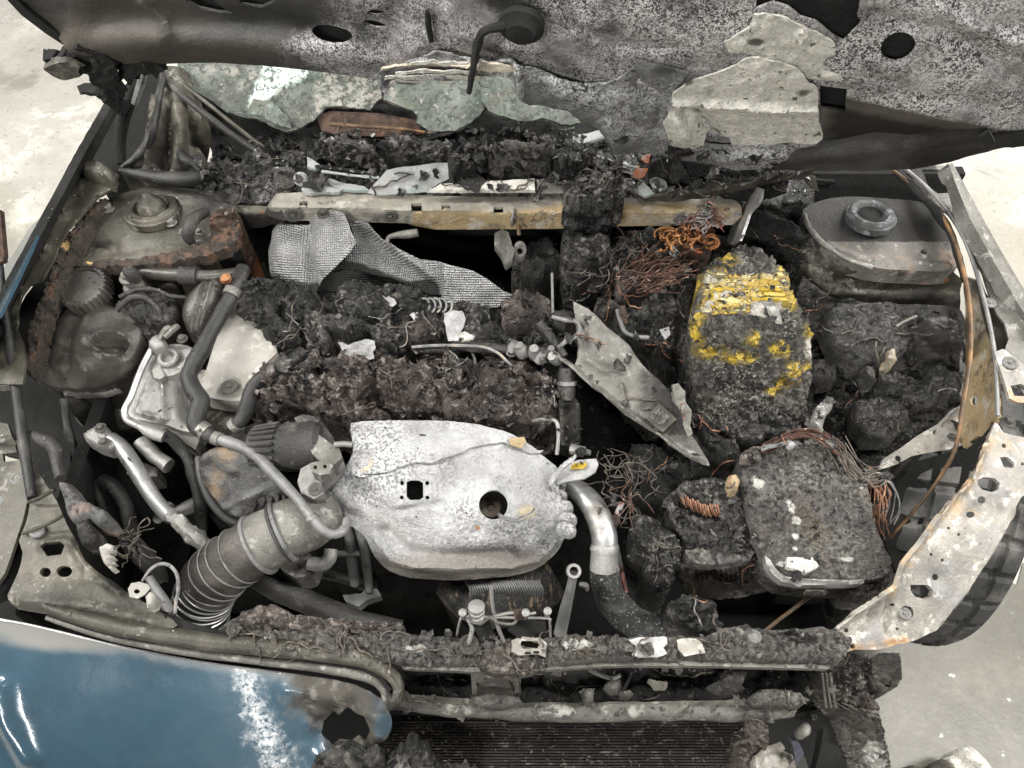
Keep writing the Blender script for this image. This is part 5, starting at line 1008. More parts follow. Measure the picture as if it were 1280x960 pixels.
foil('long crumpled foil heat mat trailing right below the crossmember', [(436, 278), (448, 276), (462, 280), (470, 292), (480, 302), (500, 312), (525, 324), (548, 327), (560, 331), (590, 338), (608, 348), (630, 364), (652, 372), (640, 378), (622, 384), (606, 385), (592, 388), (580, 384), (566, 382), (558, 378), (552, 368), (536, 368), (524, 362), (505, 354), (490, 348), (470, 344), (445, 338), (425, 336), (412, 342), (424, 330), (446, 305)],
     [(440, 282, .925), (470, 295, .915), (445, 330, .885), (520, 325, .91), (530, 362, .87), (560, 335, .915), (570, 378, .87), (620, 360, .895), (650, 373, .875), (490, 320, .905)], ridges=[([(440, 284), (470, 306), (520, 345), (545, 362)], -.010, 9), ([(556, 332), (560, 352), (556, 376)], .008, 5), ([(462, 284), (500, 316), (540, 345)], .010, 5)], att=dict(soot=lambda x, y: np.clip((y - (316 + (x - 440) * .33)) / 16, 0, 1) * np.clip((560 - x) / 20, 0, 1) * 1.0 + np.clip(1 - np.hypot((x - 535) / 22, (y - 355) / 18), 0, 1)))
foil('sooty fold of foil mat sagging under the upright mat', [(398, 352), (412, 342), (430, 337), (452, 340), (480, 348), (500, 352), (490, 362), (460, 370), (430, 372), (405, 370), (392, 364)], [(400, 356, .86), (450, 345, .87), (490, 358, .85), (430, 370, .84)], att=dict(soot=lambda x, y: 1.2 + 0 * x), step=3)
def wf(label, outl, anch, **kw): return relief('foil_scrap', outl, anch, WHITEF, None, label, 'foil scrap', 'white ash-covered foil scraps', step=2.2, thick=.002, rag=1.0, noise=[(.008, 30, 'f'), (.003, 90, 'f')], **kw)
wf('upright white ash foil scrap hanging below the long foil mat', [(556, 392), (566, 388), (578, 390), (583, 398), (580, 408), (574, 418), (572, 426), (560, 427), (558, 414), (556, 402)], [(560, 392, .89), (570, 425, .865)])
wf('bone-shaped white ash foil scrap left of centre on the charred intake', [(422, 428), (428, 428), (436, 431), (448, 428), (460, 424), (468, 426), (469, 434), (466, 440), (468, 448), (456, 451), (440, 450), (428, 452), (422, 449), (428, 438)], [(424, 430, .875), (466, 428, .88), (460, 450, .86), (428, 450, .86)])
wf('small grey foil scrap among the char lumps below the foil mat', [(472, 366), (484, 368), (496, 378), (490, 382), (476, 374)], [(480, 372, .865)])
wf('tiny pale scrap of foil beside the coil spring on the char', [(512, 394), (522, 391), (530, 398), (518, 400)], [(520, 396, .875)])

# ------------------------------------------------------------------ charred lumps on the rear of the engine
def lump(label, outl, anch, m=None, name='char_lump', dome=(.022, 12), noise=None, skirt=.08, step=2.3, group='charred plastic lumps', rag=4.2, lat=.013, cat='char lump', **kw):
    return relief(name, outl, anch, m or CHAR, kw.pop('parent', None), label, cat, group, step=step, skirt=skirt, dome=dome, rag=rag, lat=lat, sharp=70, seed=int(outl[0][0]) % 97,
                  noise=noise or [(.034, 11, 'f', 2), (.022, 20, 't'), (.012, 36, 'r', 3), (.003, 120, 'b', 3)], **kw)
lump('big crusty grey-black char lump beside the cream cover plate', [(303, 372), (308, 356), (318, 348), (340, 346), (352, 350), (360, 358), (356, 372), (352, 390), (356, 404), (372, 412), (378, 424), (370, 438), (356, 444), (342, 436), (330, 420), (314, 408), (298, 396)], [(310, 360, .89), (345, 355, .89), (300, 395, .85), (365, 430, .84)])
lump('dark lump with hollow side under the upright foil mat', [(352, 352), (372, 352), (388, 362), (402, 374), (404, 392), (396, 402), (382, 410), (374, 430), (360, 430), (352, 410), (348, 390), (350, 370)], [(370, 360, .875), (395, 395, .85), (365, 425, .84)], CHAR, dome=(.02, 14))
lump('rounded crusty char lump in the middle below the foil mat', [(422, 372), (436, 360), (456, 358), (474, 364), (486, 374), (496, 386), (490, 400), (470, 408), (448, 410), (430, 404), (420, 390)], [(440, 365, .865), (480, 395, .85)])
lump('brownish char lump left of the upright white scrap', [(500, 398), (516, 392), (536, 396), (548, 408), (552, 420), (540, 432), (520, 436), (504, 430), (496, 414)], [(520, 400, .86), (530, 430, .845)], CHARB)
lump('low char lump between the two left white scraps', [(388, 400), (404, 392), (424, 400), (446, 408), (470, 408), (492, 402), (502, 420), (496, 440), (470, 446), (466, 424), (440, 428), (418, 428), (420, 448), (400, 450), (384, 440), (380, 420)], [(400, 405, .85), (490, 410, .85), (400, 445, .835), (490, 440, .84)])
lump('knobbly grey-brown char lump left of the upright rod', [(624, 392), (630, 376), (644, 366), (660, 364), (680, 368), (692, 378), (690, 394), (680, 404), (660, 412), (644, 414), (630, 408)], [(640, 375, .88), (680, 395, .865)], CHARB)
lump('char crust right of the upright white scrap', [(582, 402), (592, 396), (606, 400), (624, 398), (632, 410), (650, 416), (670, 412), (676, 426), (660, 434), (630, 430), (606, 428), (588, 428), (576, 422)], [(590, 405, .85), (660, 425, .845)])
lump('continuous char bed of melted plastic under the rear lumps', [(330, 400), (370, 372), (440, 366), (500, 356), (560, 376), (620, 384), (690, 372), (706, 400), (704, 444), (600, 446), (500, 446), (420, 446), (360, 446)], [(360, 410, .835), (420, 380, .85), (600, 390, .855), (690, 410, .85), (450, 440, .825), (640, 440, .83)], CHAR, dome=(.01, 12), skirt=.12)
lump('continuous char bed of melted plastic round the yellow-stained box', [(700, 300), (760, 290), (830, 300), (900, 300), (960, 300), (1000, 310), (1010, 360), (1020, 480), (1012, 530), (1040, 570), (1000, 580), (930, 590), (890, 590), (866, 560), (850, 500), (846, 450), (820, 440), (770, 404), (730, 376), (700, 350)], [(740, 310, .83), (900, 310, .84), (1000, 330, .83), (760, 380, .80), (850, 480, .77), (1010, 500, .76), (930, 580, .755)], CHAR, dome=(.01, 12), skirt=.14, step=3.2)
cs = MB()
for k in range(5):
    cx = 530 + k * 7; a = np.linspace(-1.2, 1.9, 12)
    tube_into(cs, T3([(cx + 7 * math.cos(u), 382 - 9 * math.sin(u), .885 + .006 * math.sin(u)) for u in a]), .0016, 6, 2)
put('coil_spring', cs, GREYW, None, label='thin pale coil spring loops on the sooty end of the foil mat', cat='spring')

# ------------------------------------------------------------------ middle: connectors, wires, rods
fr_ = thing('fuel_rail', 'scorched fuel rail with pale wire and knobbly fittings behind the intake crust', 'fuel rail')
tube('rail', [(520, 440, .85), (545, 436, .86), (590, 434, .865), (640, 437, .865), (690, 440, .86)], [5, 6, 6, 7, 7], DARKP, fr_, seg=10, noise=[(.003, 50, 'f')])
tube('wire', [(515, 434, .865), (540, 432, .872), (575, 432, .875), (604, 434, .875), (622, 441, .872), (634, 452, .865), (640, 458, .86)], 1.9, GREYW, fr_, seg=6)
tube('wire', [(560, 438, .865), (570, 446, .86), (574, 456, .85)], 1.6, GREYW, fr_, seg=6); tube('wire', [(590, 440, .86), (594, 452, .86), (592, 464, .85)], 1.8, DARKP, fr_, seg=6)
for x, y, r in ((640, 437, 7), (652, 439, 8), (668, 441, 8), (676, 447, 7), (694, 448, 8), (688, 441, 6)):
    k = r * mpp(x, y, .86); put('fitting', lathe([(k, -.008), (k, .006), (.7 * k, .010), (.7 * k, .014), (.3 * k, .014)], 12), ALU if r == 8 else DPIPE, fr_, loc=P(x, y, .868), rot=(random.uniform(-.8, .8), random.uniform(-.9, .9), 0))
relief('crumb_crust', [(560, 392), (566, 398), (570, 410), (588, 412), (596, 420), (586, 428), (566, 426)], [(575, 410, .86)], LINER, None, 'small yellowish ash crumb beside the upright white scrap', 'ash crumb', step=2, skirt=.02, dome=(.008, 5), noise=[(.006, 60, 'b')], rag=1.5)
tube('upright_rod', [(690, 341, .93), (690.5, 365, .905), (691, 392, .875)], 1.7, ALU, None, label='thin pale metal rod standing upright left of the diagonal bracket', cat='rod', seg=8, smooth=False)
lv = thing('linkage', 'sooty metal linkage with loop rod above the diagonal bracket', 'linkage')
tube('link', [(674, 404, .885), (684, 416, .88), (696, 432, .875), (706, 446, .87)], [7, 6, 6, 5], DARKP, lv, seg=10, noise=[(.002, 40, 'f')])
tube('rod_loop', [(690, 396, .89), (706, 400, .892), (720, 402, .892), (725, 412, .89), (720, 420, .888), (706, 428, .885), (698, 434, .88)], [2.6, 3, 3, 3, 3, 3, 2.5], DPIPE, lv, seg=8)
relief('pivot', [(690, 390), (704, 386), (716, 390), (718, 402), (706, 408), (692, 404)], [(704, 396, .88)], DARKP, lv, step=3, skirt=.03, dome=(.01, 6), noise=[(.006, 40, 'b')])
cn = thing('sensor_connector', 'stacked dark cylindrical sensor connector right of the intake crust', 'connector')
tube('connector_body', [(708, 460, .86), (708, 470, .852), (709, 482, .845), (709, 498, .83)], [9, 11, 11, 10], DARKP, cn, seg=16, smooth=False)
tube('collar', [(709, 476, .85), (709, 481, .846)], 13, DPIPE, cn, seg=16, smooth=False)
relief('clip_frame', [(698, 500), (720, 498), (726, 506), (726, 552), (716, 560), (702, 556), (700, 524)], [(710, 500, .83), (712, 556, .79)], DARKP, cn, step=3, skirt=.03, noise=[(.003, 40, 'f')], ridges=[([(704, 506), (722, 506), (722, 552)], .008, 2.5), ([(708, 512), (710, 552)], -.012, 4)])
tube('guide', [(690, 482, .845), (691, 495, .84), (692, 508, .83)], 2.6, DPIPE, cn, seg=8)
tube('bent_wire', [(666, 526, .835), (680, 524, .845), (692, 525, .85), (697, 531, .85), (698, 548, .84), (696, 568, .825)], 2.6, ALU, None, label='square-bent pale metal rod at the upper right edge of the heat shield', cat='rod', seg=8)
for lab, x, y in (('small pale nut-like fitting right of the bent rod', 722, 563), ):
    put('fitting', lathe([(.008, -.01), (.008, .01), (.005, .012), (.004, .02)], 8), ALU, None, label=lab, cat='fitting', loc=P(x, y, .80), rot=(.4, 1.2, 0))

# ------------------------------------------------------------------ diagonal bracket
db = thing('diagonal_bracket', 'long bent pale metal bracket plate lying diagonally right of the engine', 'bracket')
relief('plate', [(717, 377), (722, 380), (735, 386), (746, 396), (758, 410), (774, 422), (786, 432), (797, 448), (812, 464), (828, 480), (844, 500), (856, 520), (862, 540), (874, 558), (886, 576), (886, 584), (878, 582), (856, 572), (838, 558), (818, 544), (800, 532), (780, 518), (762, 502), (746, 488), (738, 480), (726, 470), (712, 456), (700, 450), (706, 448), (718, 456), (722, 446), (724, 430), (723, 412), (718, 394)],
     [(720, 380, .905), (724, 440, .875), (705, 450, .87), (790, 440, .885), (850, 510, .865), (800, 530, .845), (882, 580, .83), (745, 486, .855), (770, 460, .88)], GREYM, db, step=2.8, thick=.004, rag=.7, noise=[(.006, 12, 'f'), (.002, 50, 'f')],
     ridges=[([(700, 450), (745, 486), (800, 528), (850, 566), (884, 582)], .012, 3.5), ([(728, 412), (735, 446), (752, 458), (775, 461)], -.008, 7), ([(742, 400), (770, 425), (790, 450)], .006, 8)],
     att=dict(soot=lambda x, y: np.clip((x - 745) / 60, 0, 1) * np.clip((y - (410 + (x - 740) * .62)) / 14, .15, .72) * np.clip(dline(x, y, [(700, 450), (745, 486), (800, 528), (850, 566), (884, 582)]) / 6 - .4, 0, 1) + np.clip((x - 815) / 25, 0, 1) * np.clip((545 - y) / 20, 0, .7)))
relief('sensor_box', [(806, 522), (824, 504), (846, 524), (828, 540)], [(806, 522, .862), (824, 504, .875), (846, 524, .87), (828, 540, .858)], DUSTM, db, step=3, skirt=.012, noise=[(.002, 50, 'f')])
relief('sensor_label', [(811, 521), (824, 509), (838, 521), (826, 532)], [(806, 522, .866), (824, 504, .879), (846, 524, .874), (828, 540, .862)], ASHG, db, step=3, thick=.0015)
relief('torn_strip', [(840, 482), (848, 480), (856, 490), (858, 502), (864, 514), (862, 532), (866, 542), (860, 546), (854, 530), (852, 512), (842, 500)], [(846, 486, .885), (862, 540, .865)], GREYM, db, step=2.5, thick=.004, noise=[(.008, 40, 'f')])

# ------------------------------------------------------------------ charred wiring mass in the middle right
lump('burnt wiring and plastic mass draped over the crossmember', [(712, 250), (706, 240), (722, 230), (738, 224), (752, 213), (764, 214), (778, 226), (768, 240), (774, 254), (762, 264), (767, 280), (754, 288), (748, 297), (732, 290), (720, 294), (708, 280), (710, 266), (702, 258)], lambda x, y: fold(.975, 254)(x, y), CHAR, step=2.4, dome=(.012, 8), skirt=.03, rag=5)
lump('char column hanging below the draped burnt wiring', [(706, 282), (730, 290), (752, 292), (764, 300), (760, 320), (750, 336), (742, 352), (730, 366), (716, 360), (704, 346), (708, 320), (702, 300)], [(720, 285, .93), (750, 295, .93), (730, 360, .85), (710, 330, .88)], CHAR)
lump('dark charred wiring heap behind the yellow-stained box', [(755, 300), (790, 292), (820, 300), (850, 318), (866, 340), (856, 372), (846, 400), (840, 440), (846, 470), (830, 470), (806, 446), (786, 424), (764, 404), (744, 388), (748, 350)], [(770, 310, .85), (850, 330, .86), (830, 450, .80), (760, 390, .82)], CHAR, skirt=.2)
lump('charred lump left of the copper wires under the crossmember', [(640, 326), (664, 316), (690, 310), (706, 330), (700, 352), (684, 362), (656, 360), (640, 346)], [(670, 330, .82)], CHAR, dome=(.02, 14))
lump('charred lump strip beside the left edge of the yellow-stained box', [(846, 350), (862, 340), (870, 360), (866, 400), (862, 440), (866, 480), (876, 520), (862, 512), (848, 470), (844, 420), (842, 380)], [(856, 350, .85), (858, 500, .78)], CHAR)
bk = thing('hanging_bracket', 'grey ash-coated bracket hanging below the slot of the crossmember', 'bracket')
relief('plate', [(618, 292), (628, 286), (636, 290), (640, 306), (644, 312), (640, 326), (632, 332), (626, 318), (618, 306)], [(624, 290, .92), (634, 328, .88)], GREYM, bk, step=2.5, skirt=.012, noise=[(.004, 40, 'f')])
relief('loop', blob(650, 312, 8, 11, 18), [(650, 304, .90), (650, 322, .88)], GREYM, bk, step=2.5, skirt=.008, holes=[blob(650, 312, 4, 6, 12)])
tube('bolt', [(648, 282, .93), (649, 294, .92)], 2.5, BRAKEP, bk, seg=8)
tube('hook_bolt', [(484, 304, .93), (486, 297, .935), (496, 294, .94), (508, 293, .943), (522, 291, .946)], [2.5, 3, 4, 5.5, 5], GREYM, None, label='small hooked metal bolt sticking out under the crossmember', cat='bolt', seg=10)

def strands(name, label, cat, region, n, m, rpx, z, seed, curl=14, L=4, kind=None, parent=None, dirn=None, group=None):
    """a nest of loose wire strands: every strand is a bent swept wire"""
    rg = np.random.default_rng(seed); mb = MB(); reg = np.array(region, float)
    x0, y0 = reg.min(0); x1, y1 = reg.max(0); k = 0
    while k < n:
        x, y = rg.uniform(x0, x1), rg.uniform(y0, y1)
        if not inpoly(np.array([x]), np.array([y]), region)[0]: continue
        a = rg.uniform(0, 6.28) if dirn is None else dirn + rg.normal(0, .35)
        pts = []; zz = z + rg.uniform(-.012, .018)
        for j in range(L):
            pts.append((x, y, zz)); x += curl * math.cos(a); y += curl * math.sin(a) * .7; a += rg.normal(0, .75 if dirn is None else .25); zz += rg.normal(0, .006)
        tube_into(mb, T3(pts), rpx * mpp(x, y, z) * rg.uniform(.6, 1.1), 5, 3); k += 1
    return put(name, mb, m, parent, label, cat, group, kind)
rg_ = np.random.default_rng(4); nb = MB()
for k in range(38):
    cx_, cy_ = rg_.uniform(828, 890), rg_.uniform(280, 310); rr0 = rg_.uniform(5, 11); a0_ = rg_.uniform(0, 6.28); ti_ = rg_.uniform(-.018, .018); el = rg_.uniform(.5, 1.4)
    tube_into(nb, T3([(cx_ + rr0 * el * math.cos(a0_ + u), cy_ + rr0 * .8 * math.sin(a0_ + u), .93 + ti_ * math.sin(u) + .012 * rg_.normal() * 0 + .012 * (k % 5) / 5) for u in np.linspace(0, rg_.uniform(3, 5.6), 9)]), rg_.uniform(.9, 2.3) * .0012, 6, 3, flat=rg_.uniform(.5, 1))
put('copper_wire', nb, ORANGEW, None, 'bright orange nest of burnt copper wire under the right end of the crossmember', 'wire nest')
lump('scorched clump under the orange copper nest', [(824, 290), (850, 280), (884, 282), (894, 300), (878, 312), (846, 312)], [(850, 295, .905), (880, 300, .905)], RUST, dome=(.012, 8), step=2.6)
strands('copper_wire', 'dark red tuft of wire above the orange copper nest', 'wire nest', [(866, 266), (884, 258), (897, 262), (895, 282), (870, 284)], 70, REDW, 1.1, .945, 4, 6, 5)
strands('burnt_wire', 'tangle of red-brown scorched wires left of the yellow-stained box', 'wire nest', [(766, 340), (800, 322), (836, 330), (842, 352), (810, 366), (776, 368)], 110, BROWNW, .8, .895, 5, 10, 5, dirn=-.6)
lump('scorched red-brown clump holding the tangled wires', [(768, 340), (800, 324), (834, 332), (840, 350), (812, 364), (778, 366)], [(780, 345, .88), (830, 345, .88)], CHARB, dome=(.014, 8), step=2.6)
strands('burnt_wire', 'loose ash-grey wires hanging in the gap between bar and char heap', 'wire nest', [(730, 296), (780, 296), (800, 330), (760, 350), (736, 340)], 22, DARKW, .7, .90, 6, 10, 5)
for lab, pts, r, m in (('short ash-grey bent tube end left of the yellow box', [(772, 388, .87), (776, 404, .87), (782, 416, .868), (796, 421, .866), (810, 422, .862)], 3.2, DPIPE),
                       ('rusty orange tube stub standing among red wires', [(778, 382, .885), (779, 394, .875), (781, 404, .865)], 4.2, RUST)):
    tube('tube_stub', pts, r, m, None, label=lab, cat='tube', seg=10)
relief('paper_scrap', [(744, 318), (752, 314), (756, 326), (754, 338), (742, 340), (748, 330)], [(750, 318, .905), (750, 338, .885)], WHITEF, None, 'tiny white scrap with dark marks hanging by the char column', 'scrap', step=2, thick=.002, noise=[(.003, 60, 'f')])
relief('paper_scrap', [(824, 412), (836, 408), (838, 418), (832, 424)], [(830, 416, .87)], WHITEF, None, 'tiny pale shard left of the yellow-stained box', 'scrap', step=2, thick=.002, noise=[(.003, 60, 'f')])
relief('red_flake', [(790, 216), (800, 208), (803, 192), (806, 180), (812, 196), (810, 212), (804, 222), (790, 224)], [(800, 220, .975), (807, 184, 1.03)], mat('orange_red_scorched_flake', (.26, .42, 40), .6, layers=[dict(c=(.50, .16, .06), m=('noise', 30, .3, .55), a=1.0), dict(c=(.10, .04, .025), m=('noise', 60, .52, .64), a=.8)]), None, 'orange-red curled flake standing in the cowl rubble', 'flake', step=2, thick=.004, noise=[(.008, 40, 'f')])
sc = thing('strap_clamp', 'shiny scorched metal strap at the right end of the crossmember', 'strap')
relief('strap', [(936, 236), (944, 232), (952, 236), (948, 252), (936, 268), (930, 284), (924, 300), (914, 306), (908, 302), (912, 288), (922, 268), (930, 252)], [(944, 236, .99), (930, 268, .96), (914, 302, .92)], PIPE, sc, step=2.5, thick=.004, noise=[(.003, 30, 'f')])
bolt(922, 268, .962, ALU, sc, 5)
lump('dark crumpled char sheet between the strap and the right strut tower', [(930, 270), (950, 262), (985, 272), (1004, 290), (1006, 320), (998, 350), (980, 350), (960, 320), (946, 308), (934, 296)], [(940, 275, .93), (1000, 300, .90), (985, 345, .84)], SOOT, dome=(.01, 10))
relief('brace_rod', [(800, 240), (850, 234), (900, 222), (955, 212), (1010, 206), (1016, 212), (960, 224), (905, 236), (858, 244), (806, 246)], [(805, 243, .975), (1010, 209, 1.02)], DUSTM, None, 'dark scorched wiper linkage bar crossing the right of the cowl', 'linkage bar', step=3, thick=.012, noise=[(.006, 30, 'f')], att=dict(soot=lambda x, y: np.clip((x - 860) / 50, 0, .55) + 0 * x))
relief('torn_tab', [(1002, 214), (1012, 212), (1020, 224), (1024, 240), (1016, 236), (1006, 224)], [(1008, 216, 1.0), (1020, 238, .96)], DUSTM, body, step=2.5, thick=.004)

# ------------------------------------------------------------------ yellow-stained burnt box
yb = thing('yellow_stained_box', 'tall burnt box with melted bright yellow residue on its crusted top', 'burnt box')
relief('crust', [(870, 356), (878, 342), (895, 334), (915, 322), (938, 318), (958, 324), (974, 340), (980, 352), (984, 376), (994, 392), (1004, 410), (1008, 440), (1010, 480), (1004, 510), (992, 530), (975, 545), (950, 556), (925, 560), (900, 556), (884, 545), (872, 522), (866, 490), (862, 450), (862, 420), (866, 392)],
     [(880, 345, .885), (940, 325, .90), (980, 355, .89), (890, 400, .915), (960, 400, .915), (870, 440, .86), (1004, 430, .865), (930, 445, .88), (930, 500, .825), (875, 520, .79), (1004, 510, .785), (935, 556, .745)], YELLOWCHAR, yb, step=2.2, skirt=.22, rag=2.2, sharp=70, noise=[(.012, 14, 't'), (.008, 40, 'r'), (.005, 120, 'b')], lat=.007, dome=(.02, 10),
     ridges=[([(884, 400), (980, 398)], -.006, 4), ([(886, 358), (978, 358)], .008, 6), ([(900, 482), (940, 490), (975, 478)], -.012, 6)],
     att=dict(pale=lambda x, y: np.clip(1.25 - np.maximum(np.abs(x - 930) / 53, np.abs(y - 379) / 23) ** 4 * .8, -1, 1.2) - spots([(950, 396, 18, 9)])(x, y) * .8, yel=spots([(872, 365, 9, 16, .3), (910, 340, 16, 8), (970, 348, 11, 12), (900, 352, 14, 7), (905, 368, 22, 8), (980, 388, 11, 16), (905, 394, 22, 8), (875, 420, 11, 18), (890, 440, 26, 12), (920, 448, 22, 12), (965, 440, 16, 12), (985, 460, 20, 10), (975, 475, 14, 14), (960, 490, 13, 7), (880, 405, 10, 14), (935, 425, 12, 10), (1000, 420, 10, 16)]),
              lab=spots([(950, 396, 22, 12), (900, 384, 12, 6), (890, 395, 6, 6), (1000, 440, 12, 16), (936, 354, 10, 4)])))
for k, (x0, x1, y, m) in enumerate(((890, 974, 362, YELLOWCHAR), (890, 980, 368, YELLOWCHAR), (888, 982, 374, YELLOWCHAR), (888, 940, 382, YELLOWCHAR), (890, 935, 390, YELLOWCHAR))):
    relief('residue_ridge', [(x0, y - 2), (x1, y - 3), (x1 + 3, y + 1), (x0 + 2, y + 2.5)], [(x0, y, .938), (x1, y, .936)], m, yb, step=2.2, skirt=.02, rag=1, noise=[(.003, 60, 'f')], att=dict(yel=lambda x, y: 1.0 + 0 * x))
relief('label_plate', [(928, 376), (966, 376), (976, 392), (978, 404), (962, 408), (942, 402)], [(930, 377, .940), (966, 377, .938), (960, 406, .925)], GREYM, yb, step=2.5, thick=.003, rag=1.2, noise=[(.003, 40, 'f')], att=dict(soot=lambda x, y: np.clip((388 - y) / 10, 0, .6)))
lump('dark lower crust below the yellow-stained box', [(884, 540), (905, 526), (940, 516), (975, 520), (1000, 530), (1006, 545), (985, 548), (960, 552), (935, 560), (922, 566), (905, 572), (888, 562)], [(900, 540, .79), (990, 535, .79), (930, 562, .77)], CHAR, dome=(.015, 10))
lump('char heap between the bracket tip and the grey control box', [(862, 520), (880, 530), (900, 552), (922, 562), (920, 580), (905, 586), (892, 578), (878, 560), (866, 544), (850, 520)], [(870, 530, .80), (910, 575, .78)], CHAR, dome=(.012, 8))
sl = thing('silver_clip', 'small crumpled silver clip between the yellow-stained box and the right apron', 'clip')
relief('clip_body', [(1014, 522), (1020, 508), (1030, 498), (1042, 500), (1040, 510), (1034, 516), (1030, 526), (1026, 538), (1018, 532), (1008, 524)], [(1016, 522, .81), (1038, 502, .83)], ALU, sl, step=2, skirt=.012, noise=[(.008, 60, 'b')], dome=(.008, 5))
relief('clip_foot', [(1016, 526), (1026, 530), (1030, 540), (1022, 540), (1016, 534)], [(1022, 534, .80)], ALU, sl, step=2, skirt=.01)

# ------------------------------------------------------------------ ash-grey control box and its connector
cb = thing('control_box', 'ash-grey crusted control box with silver corner rim and white ash streak', 'control box')
relief('crust', [(926, 567), (940, 559), (975, 557), (1010, 557), (1046, 560), (1060, 580), (1066, 594), (1082, 606), (1088, 622), (1090, 646), (1102, 676), (1114, 702), (1112, 718), (1098, 725), (1062, 729), (1020, 727), (980, 722), (966, 712), (956, 700), (944, 672), (934, 640), (926, 606)],
     [(930, 570, .825), (1050, 565, .825), (930, 640, .815), (1085, 630, .815), (1000, 630, .82), (960, 705, .79), (1110, 705, .785), (1040, 726, .78)], ASHG, cb, step=2.0, skirt=.06, rag=.9, sharp=60, noise=[(.0035, 14, 't'), (.003, 50, 't'), (.003, 170, 'b')], lat=.002, dome=(.006, 2.5), ridges=[([(940, 590), (1070, 600)], .004, 5), ([(934, 648), (1096, 660)], -.003, 5), ([(1050, 566), (1080, 640), (1106, 716)], .004, 5)],
     att=dict(ash=spots([(986, 634, 8, 14, -.4), (996, 652, 11, 8, .6), (993, 672, 7, 7), (992, 686, 7, 6), (975, 706, 10, 5), (1058, 700, 14, 5), (946, 606, 12, 12), (1074, 610, 5, 8)])))
relief('silver_rim', [(956, 694), (963, 700), (972, 714), (984, 721), (1010, 724), (1060, 725), (1080, 724), (1080, 729), (1058, 731), (1000, 731), (977, 727), (966, 718), (958, 706)], [(960, 698, .80), (980, 724, .79), (1070, 727, .787)], ALU, cb, step=2, skirt=.014, noise=[(.002, 50, 'f')], ridges=[([(962, 706), (978, 722), (1056, 728)], .004, 2)])
relief('silver_tab', [(1006, 733), (1032, 736), (1034, 741), (1008, 740)], [(1010, 736, .77), (1032, 738, .77)], GREYM, cb, step=2, skirt=.012)
relief('exposed_face', [(985, 696), (1016, 696), (1024, 708), (1010, 714), (984, 708)], [(990, 700, .806), (1020, 710, .80)], LINER, cb, step=2.5, skirt=.01, noise=[(.006, 60, 'b')], rag=1)
bolt(997, 728, .796, ALU, cb, 6, 'washer')
relief('under_crust', [(1058, 730), (1080, 726), (1112, 716), (1116, 724), (1106, 738), (1086, 744), (1062, 742)], [(1070, 732, .765), (1108, 724, .77)], ASHG, cb, step=2.6, skirt=.06, rag=2, noise=[(.010, 40, 'b')])
cc = thing('burnt_connector', 'charred connector block with a row of bare copper pins left of the control box', 'connector')
relief('crust', [(832, 626), (840, 614), (856, 604), (880, 598), (900, 600), (918, 604), (926, 616), (930, 640), (938, 668), (946, 690), (940, 700), (920, 706), (896, 704), (874, 700), (858, 690), (848, 672), (838, 650)], [(840, 620, .80), (920, 610, .81), (850, 690, .765), (940, 690, .77), (890, 650, .80)], CHAR, cc, step=2.2, skirt=.08, rag=2.6, sharp=70, noise=[(.012, 22, 't'), (.008, 70, 'r'), (.004, 150, 'b')], lat=.008, dome=(.010, 6), ridges=[([(852, 628), (872, 640), (898, 642)], -.03, 8)])
pins = MB()
for k in range(16):
    x = 850 + k * 3.1; y = 622 + 14 * math.sin(min(1.57, k * .13)) + random.uniform(-2, 2)
    tube_into(pins, T3([(x, y - 6, .815), (x + 2, y + 2, .81), (x + 5, y + 9, .80)]), .0012, 5, 3)
put('copper_pin', pins, COPPER, cc, kind='stuff')
relief('pale_front', [(856, 688), (880, 682), (905, 684), (935, 680), (944, 690), (938, 700), (905, 704), (876, 704), (862, 698)], [(870, 690, .785), (930, 688, .785)], ASHG, cc, step=2.4, skirt=.02, rag=1.5, noise=[(.008, 50, 'b')])
relief('ribbed_side', [(858, 696), (900, 702), (945, 698), (960, 704), (972, 722), (940, 730), (905, 732), (872, 728), (860, 714)], [(862, 700, .765), (960, 706, .77), (900, 730, .71), (960, 724, .735)], CHARB, cc, step=2.4, skirt=.06, rag=1.2, noise=[(.008, 40, 'b')], ridges=[([(868 + 6 * k, 704), (869 + 6 * k, 728)], .006, 1.6) for k in range(11)])
relief('tan_knob', [(910, 596), (918, 594), (925, 602), (922, 613), (914, 612), (910, 604)], [(917, 602, .84)], TANR, None, 'small tan-orange melted knob at the control box corner', 'knob', step=2, skirt=.02, dome=(.012, 6), noise=[(.006, 50, 'b')], att=dict(rust=lambda x, y: .8 + 0 * x))
relief('purple_corner', [(926, 566), (940, 558), (958, 558), (954, 572), (938, 580), (924, 580)], [(940, 566, .836)], CHARB, cb, step=2.5, skirt=.01, noise=[(.004, 60, 'b')])
# wires along the back and right side of the control box
def bundle(name, label, path, n, m, spread, rpx, seed, z=None):
    rg = np.random.default_rng(seed); mb = MB()
    for k in range(n):
        o = rg.normal(0, 1, 2) * spread
        tube_into(mb, T3([(a + o[0] + rg.normal(0, spread * .35), b + o[1] + rg.normal(0, spread * .35), c + rg.normal(0, .005)) for a, b, c in path]), rpx * mpp(*path[0]) * rg.uniform(.7, 1.2), 5, 5)
    return put(name, mb, m, None, label, 'wire bundle', 'bundles of bare wire')
bundle('wire_bundle', 'red-brown bare wires arching over the back edge of the control box', [(955, 562, .835), (980, 550, .855), (1000, 542, .86), (1025, 546, .855), (1046, 562, .845), (1056, 574, .83)], 24, BROWNW, 3.5, .9, 11)
bundle('wire_bundle', 'pale wires with a white tip lying on the back corner of the control box', [(952, 560, .845), (970, 556, .855), (986, 552, .86), (994, 558, .858)], 6, GREYW, 2, 1.5, 12)
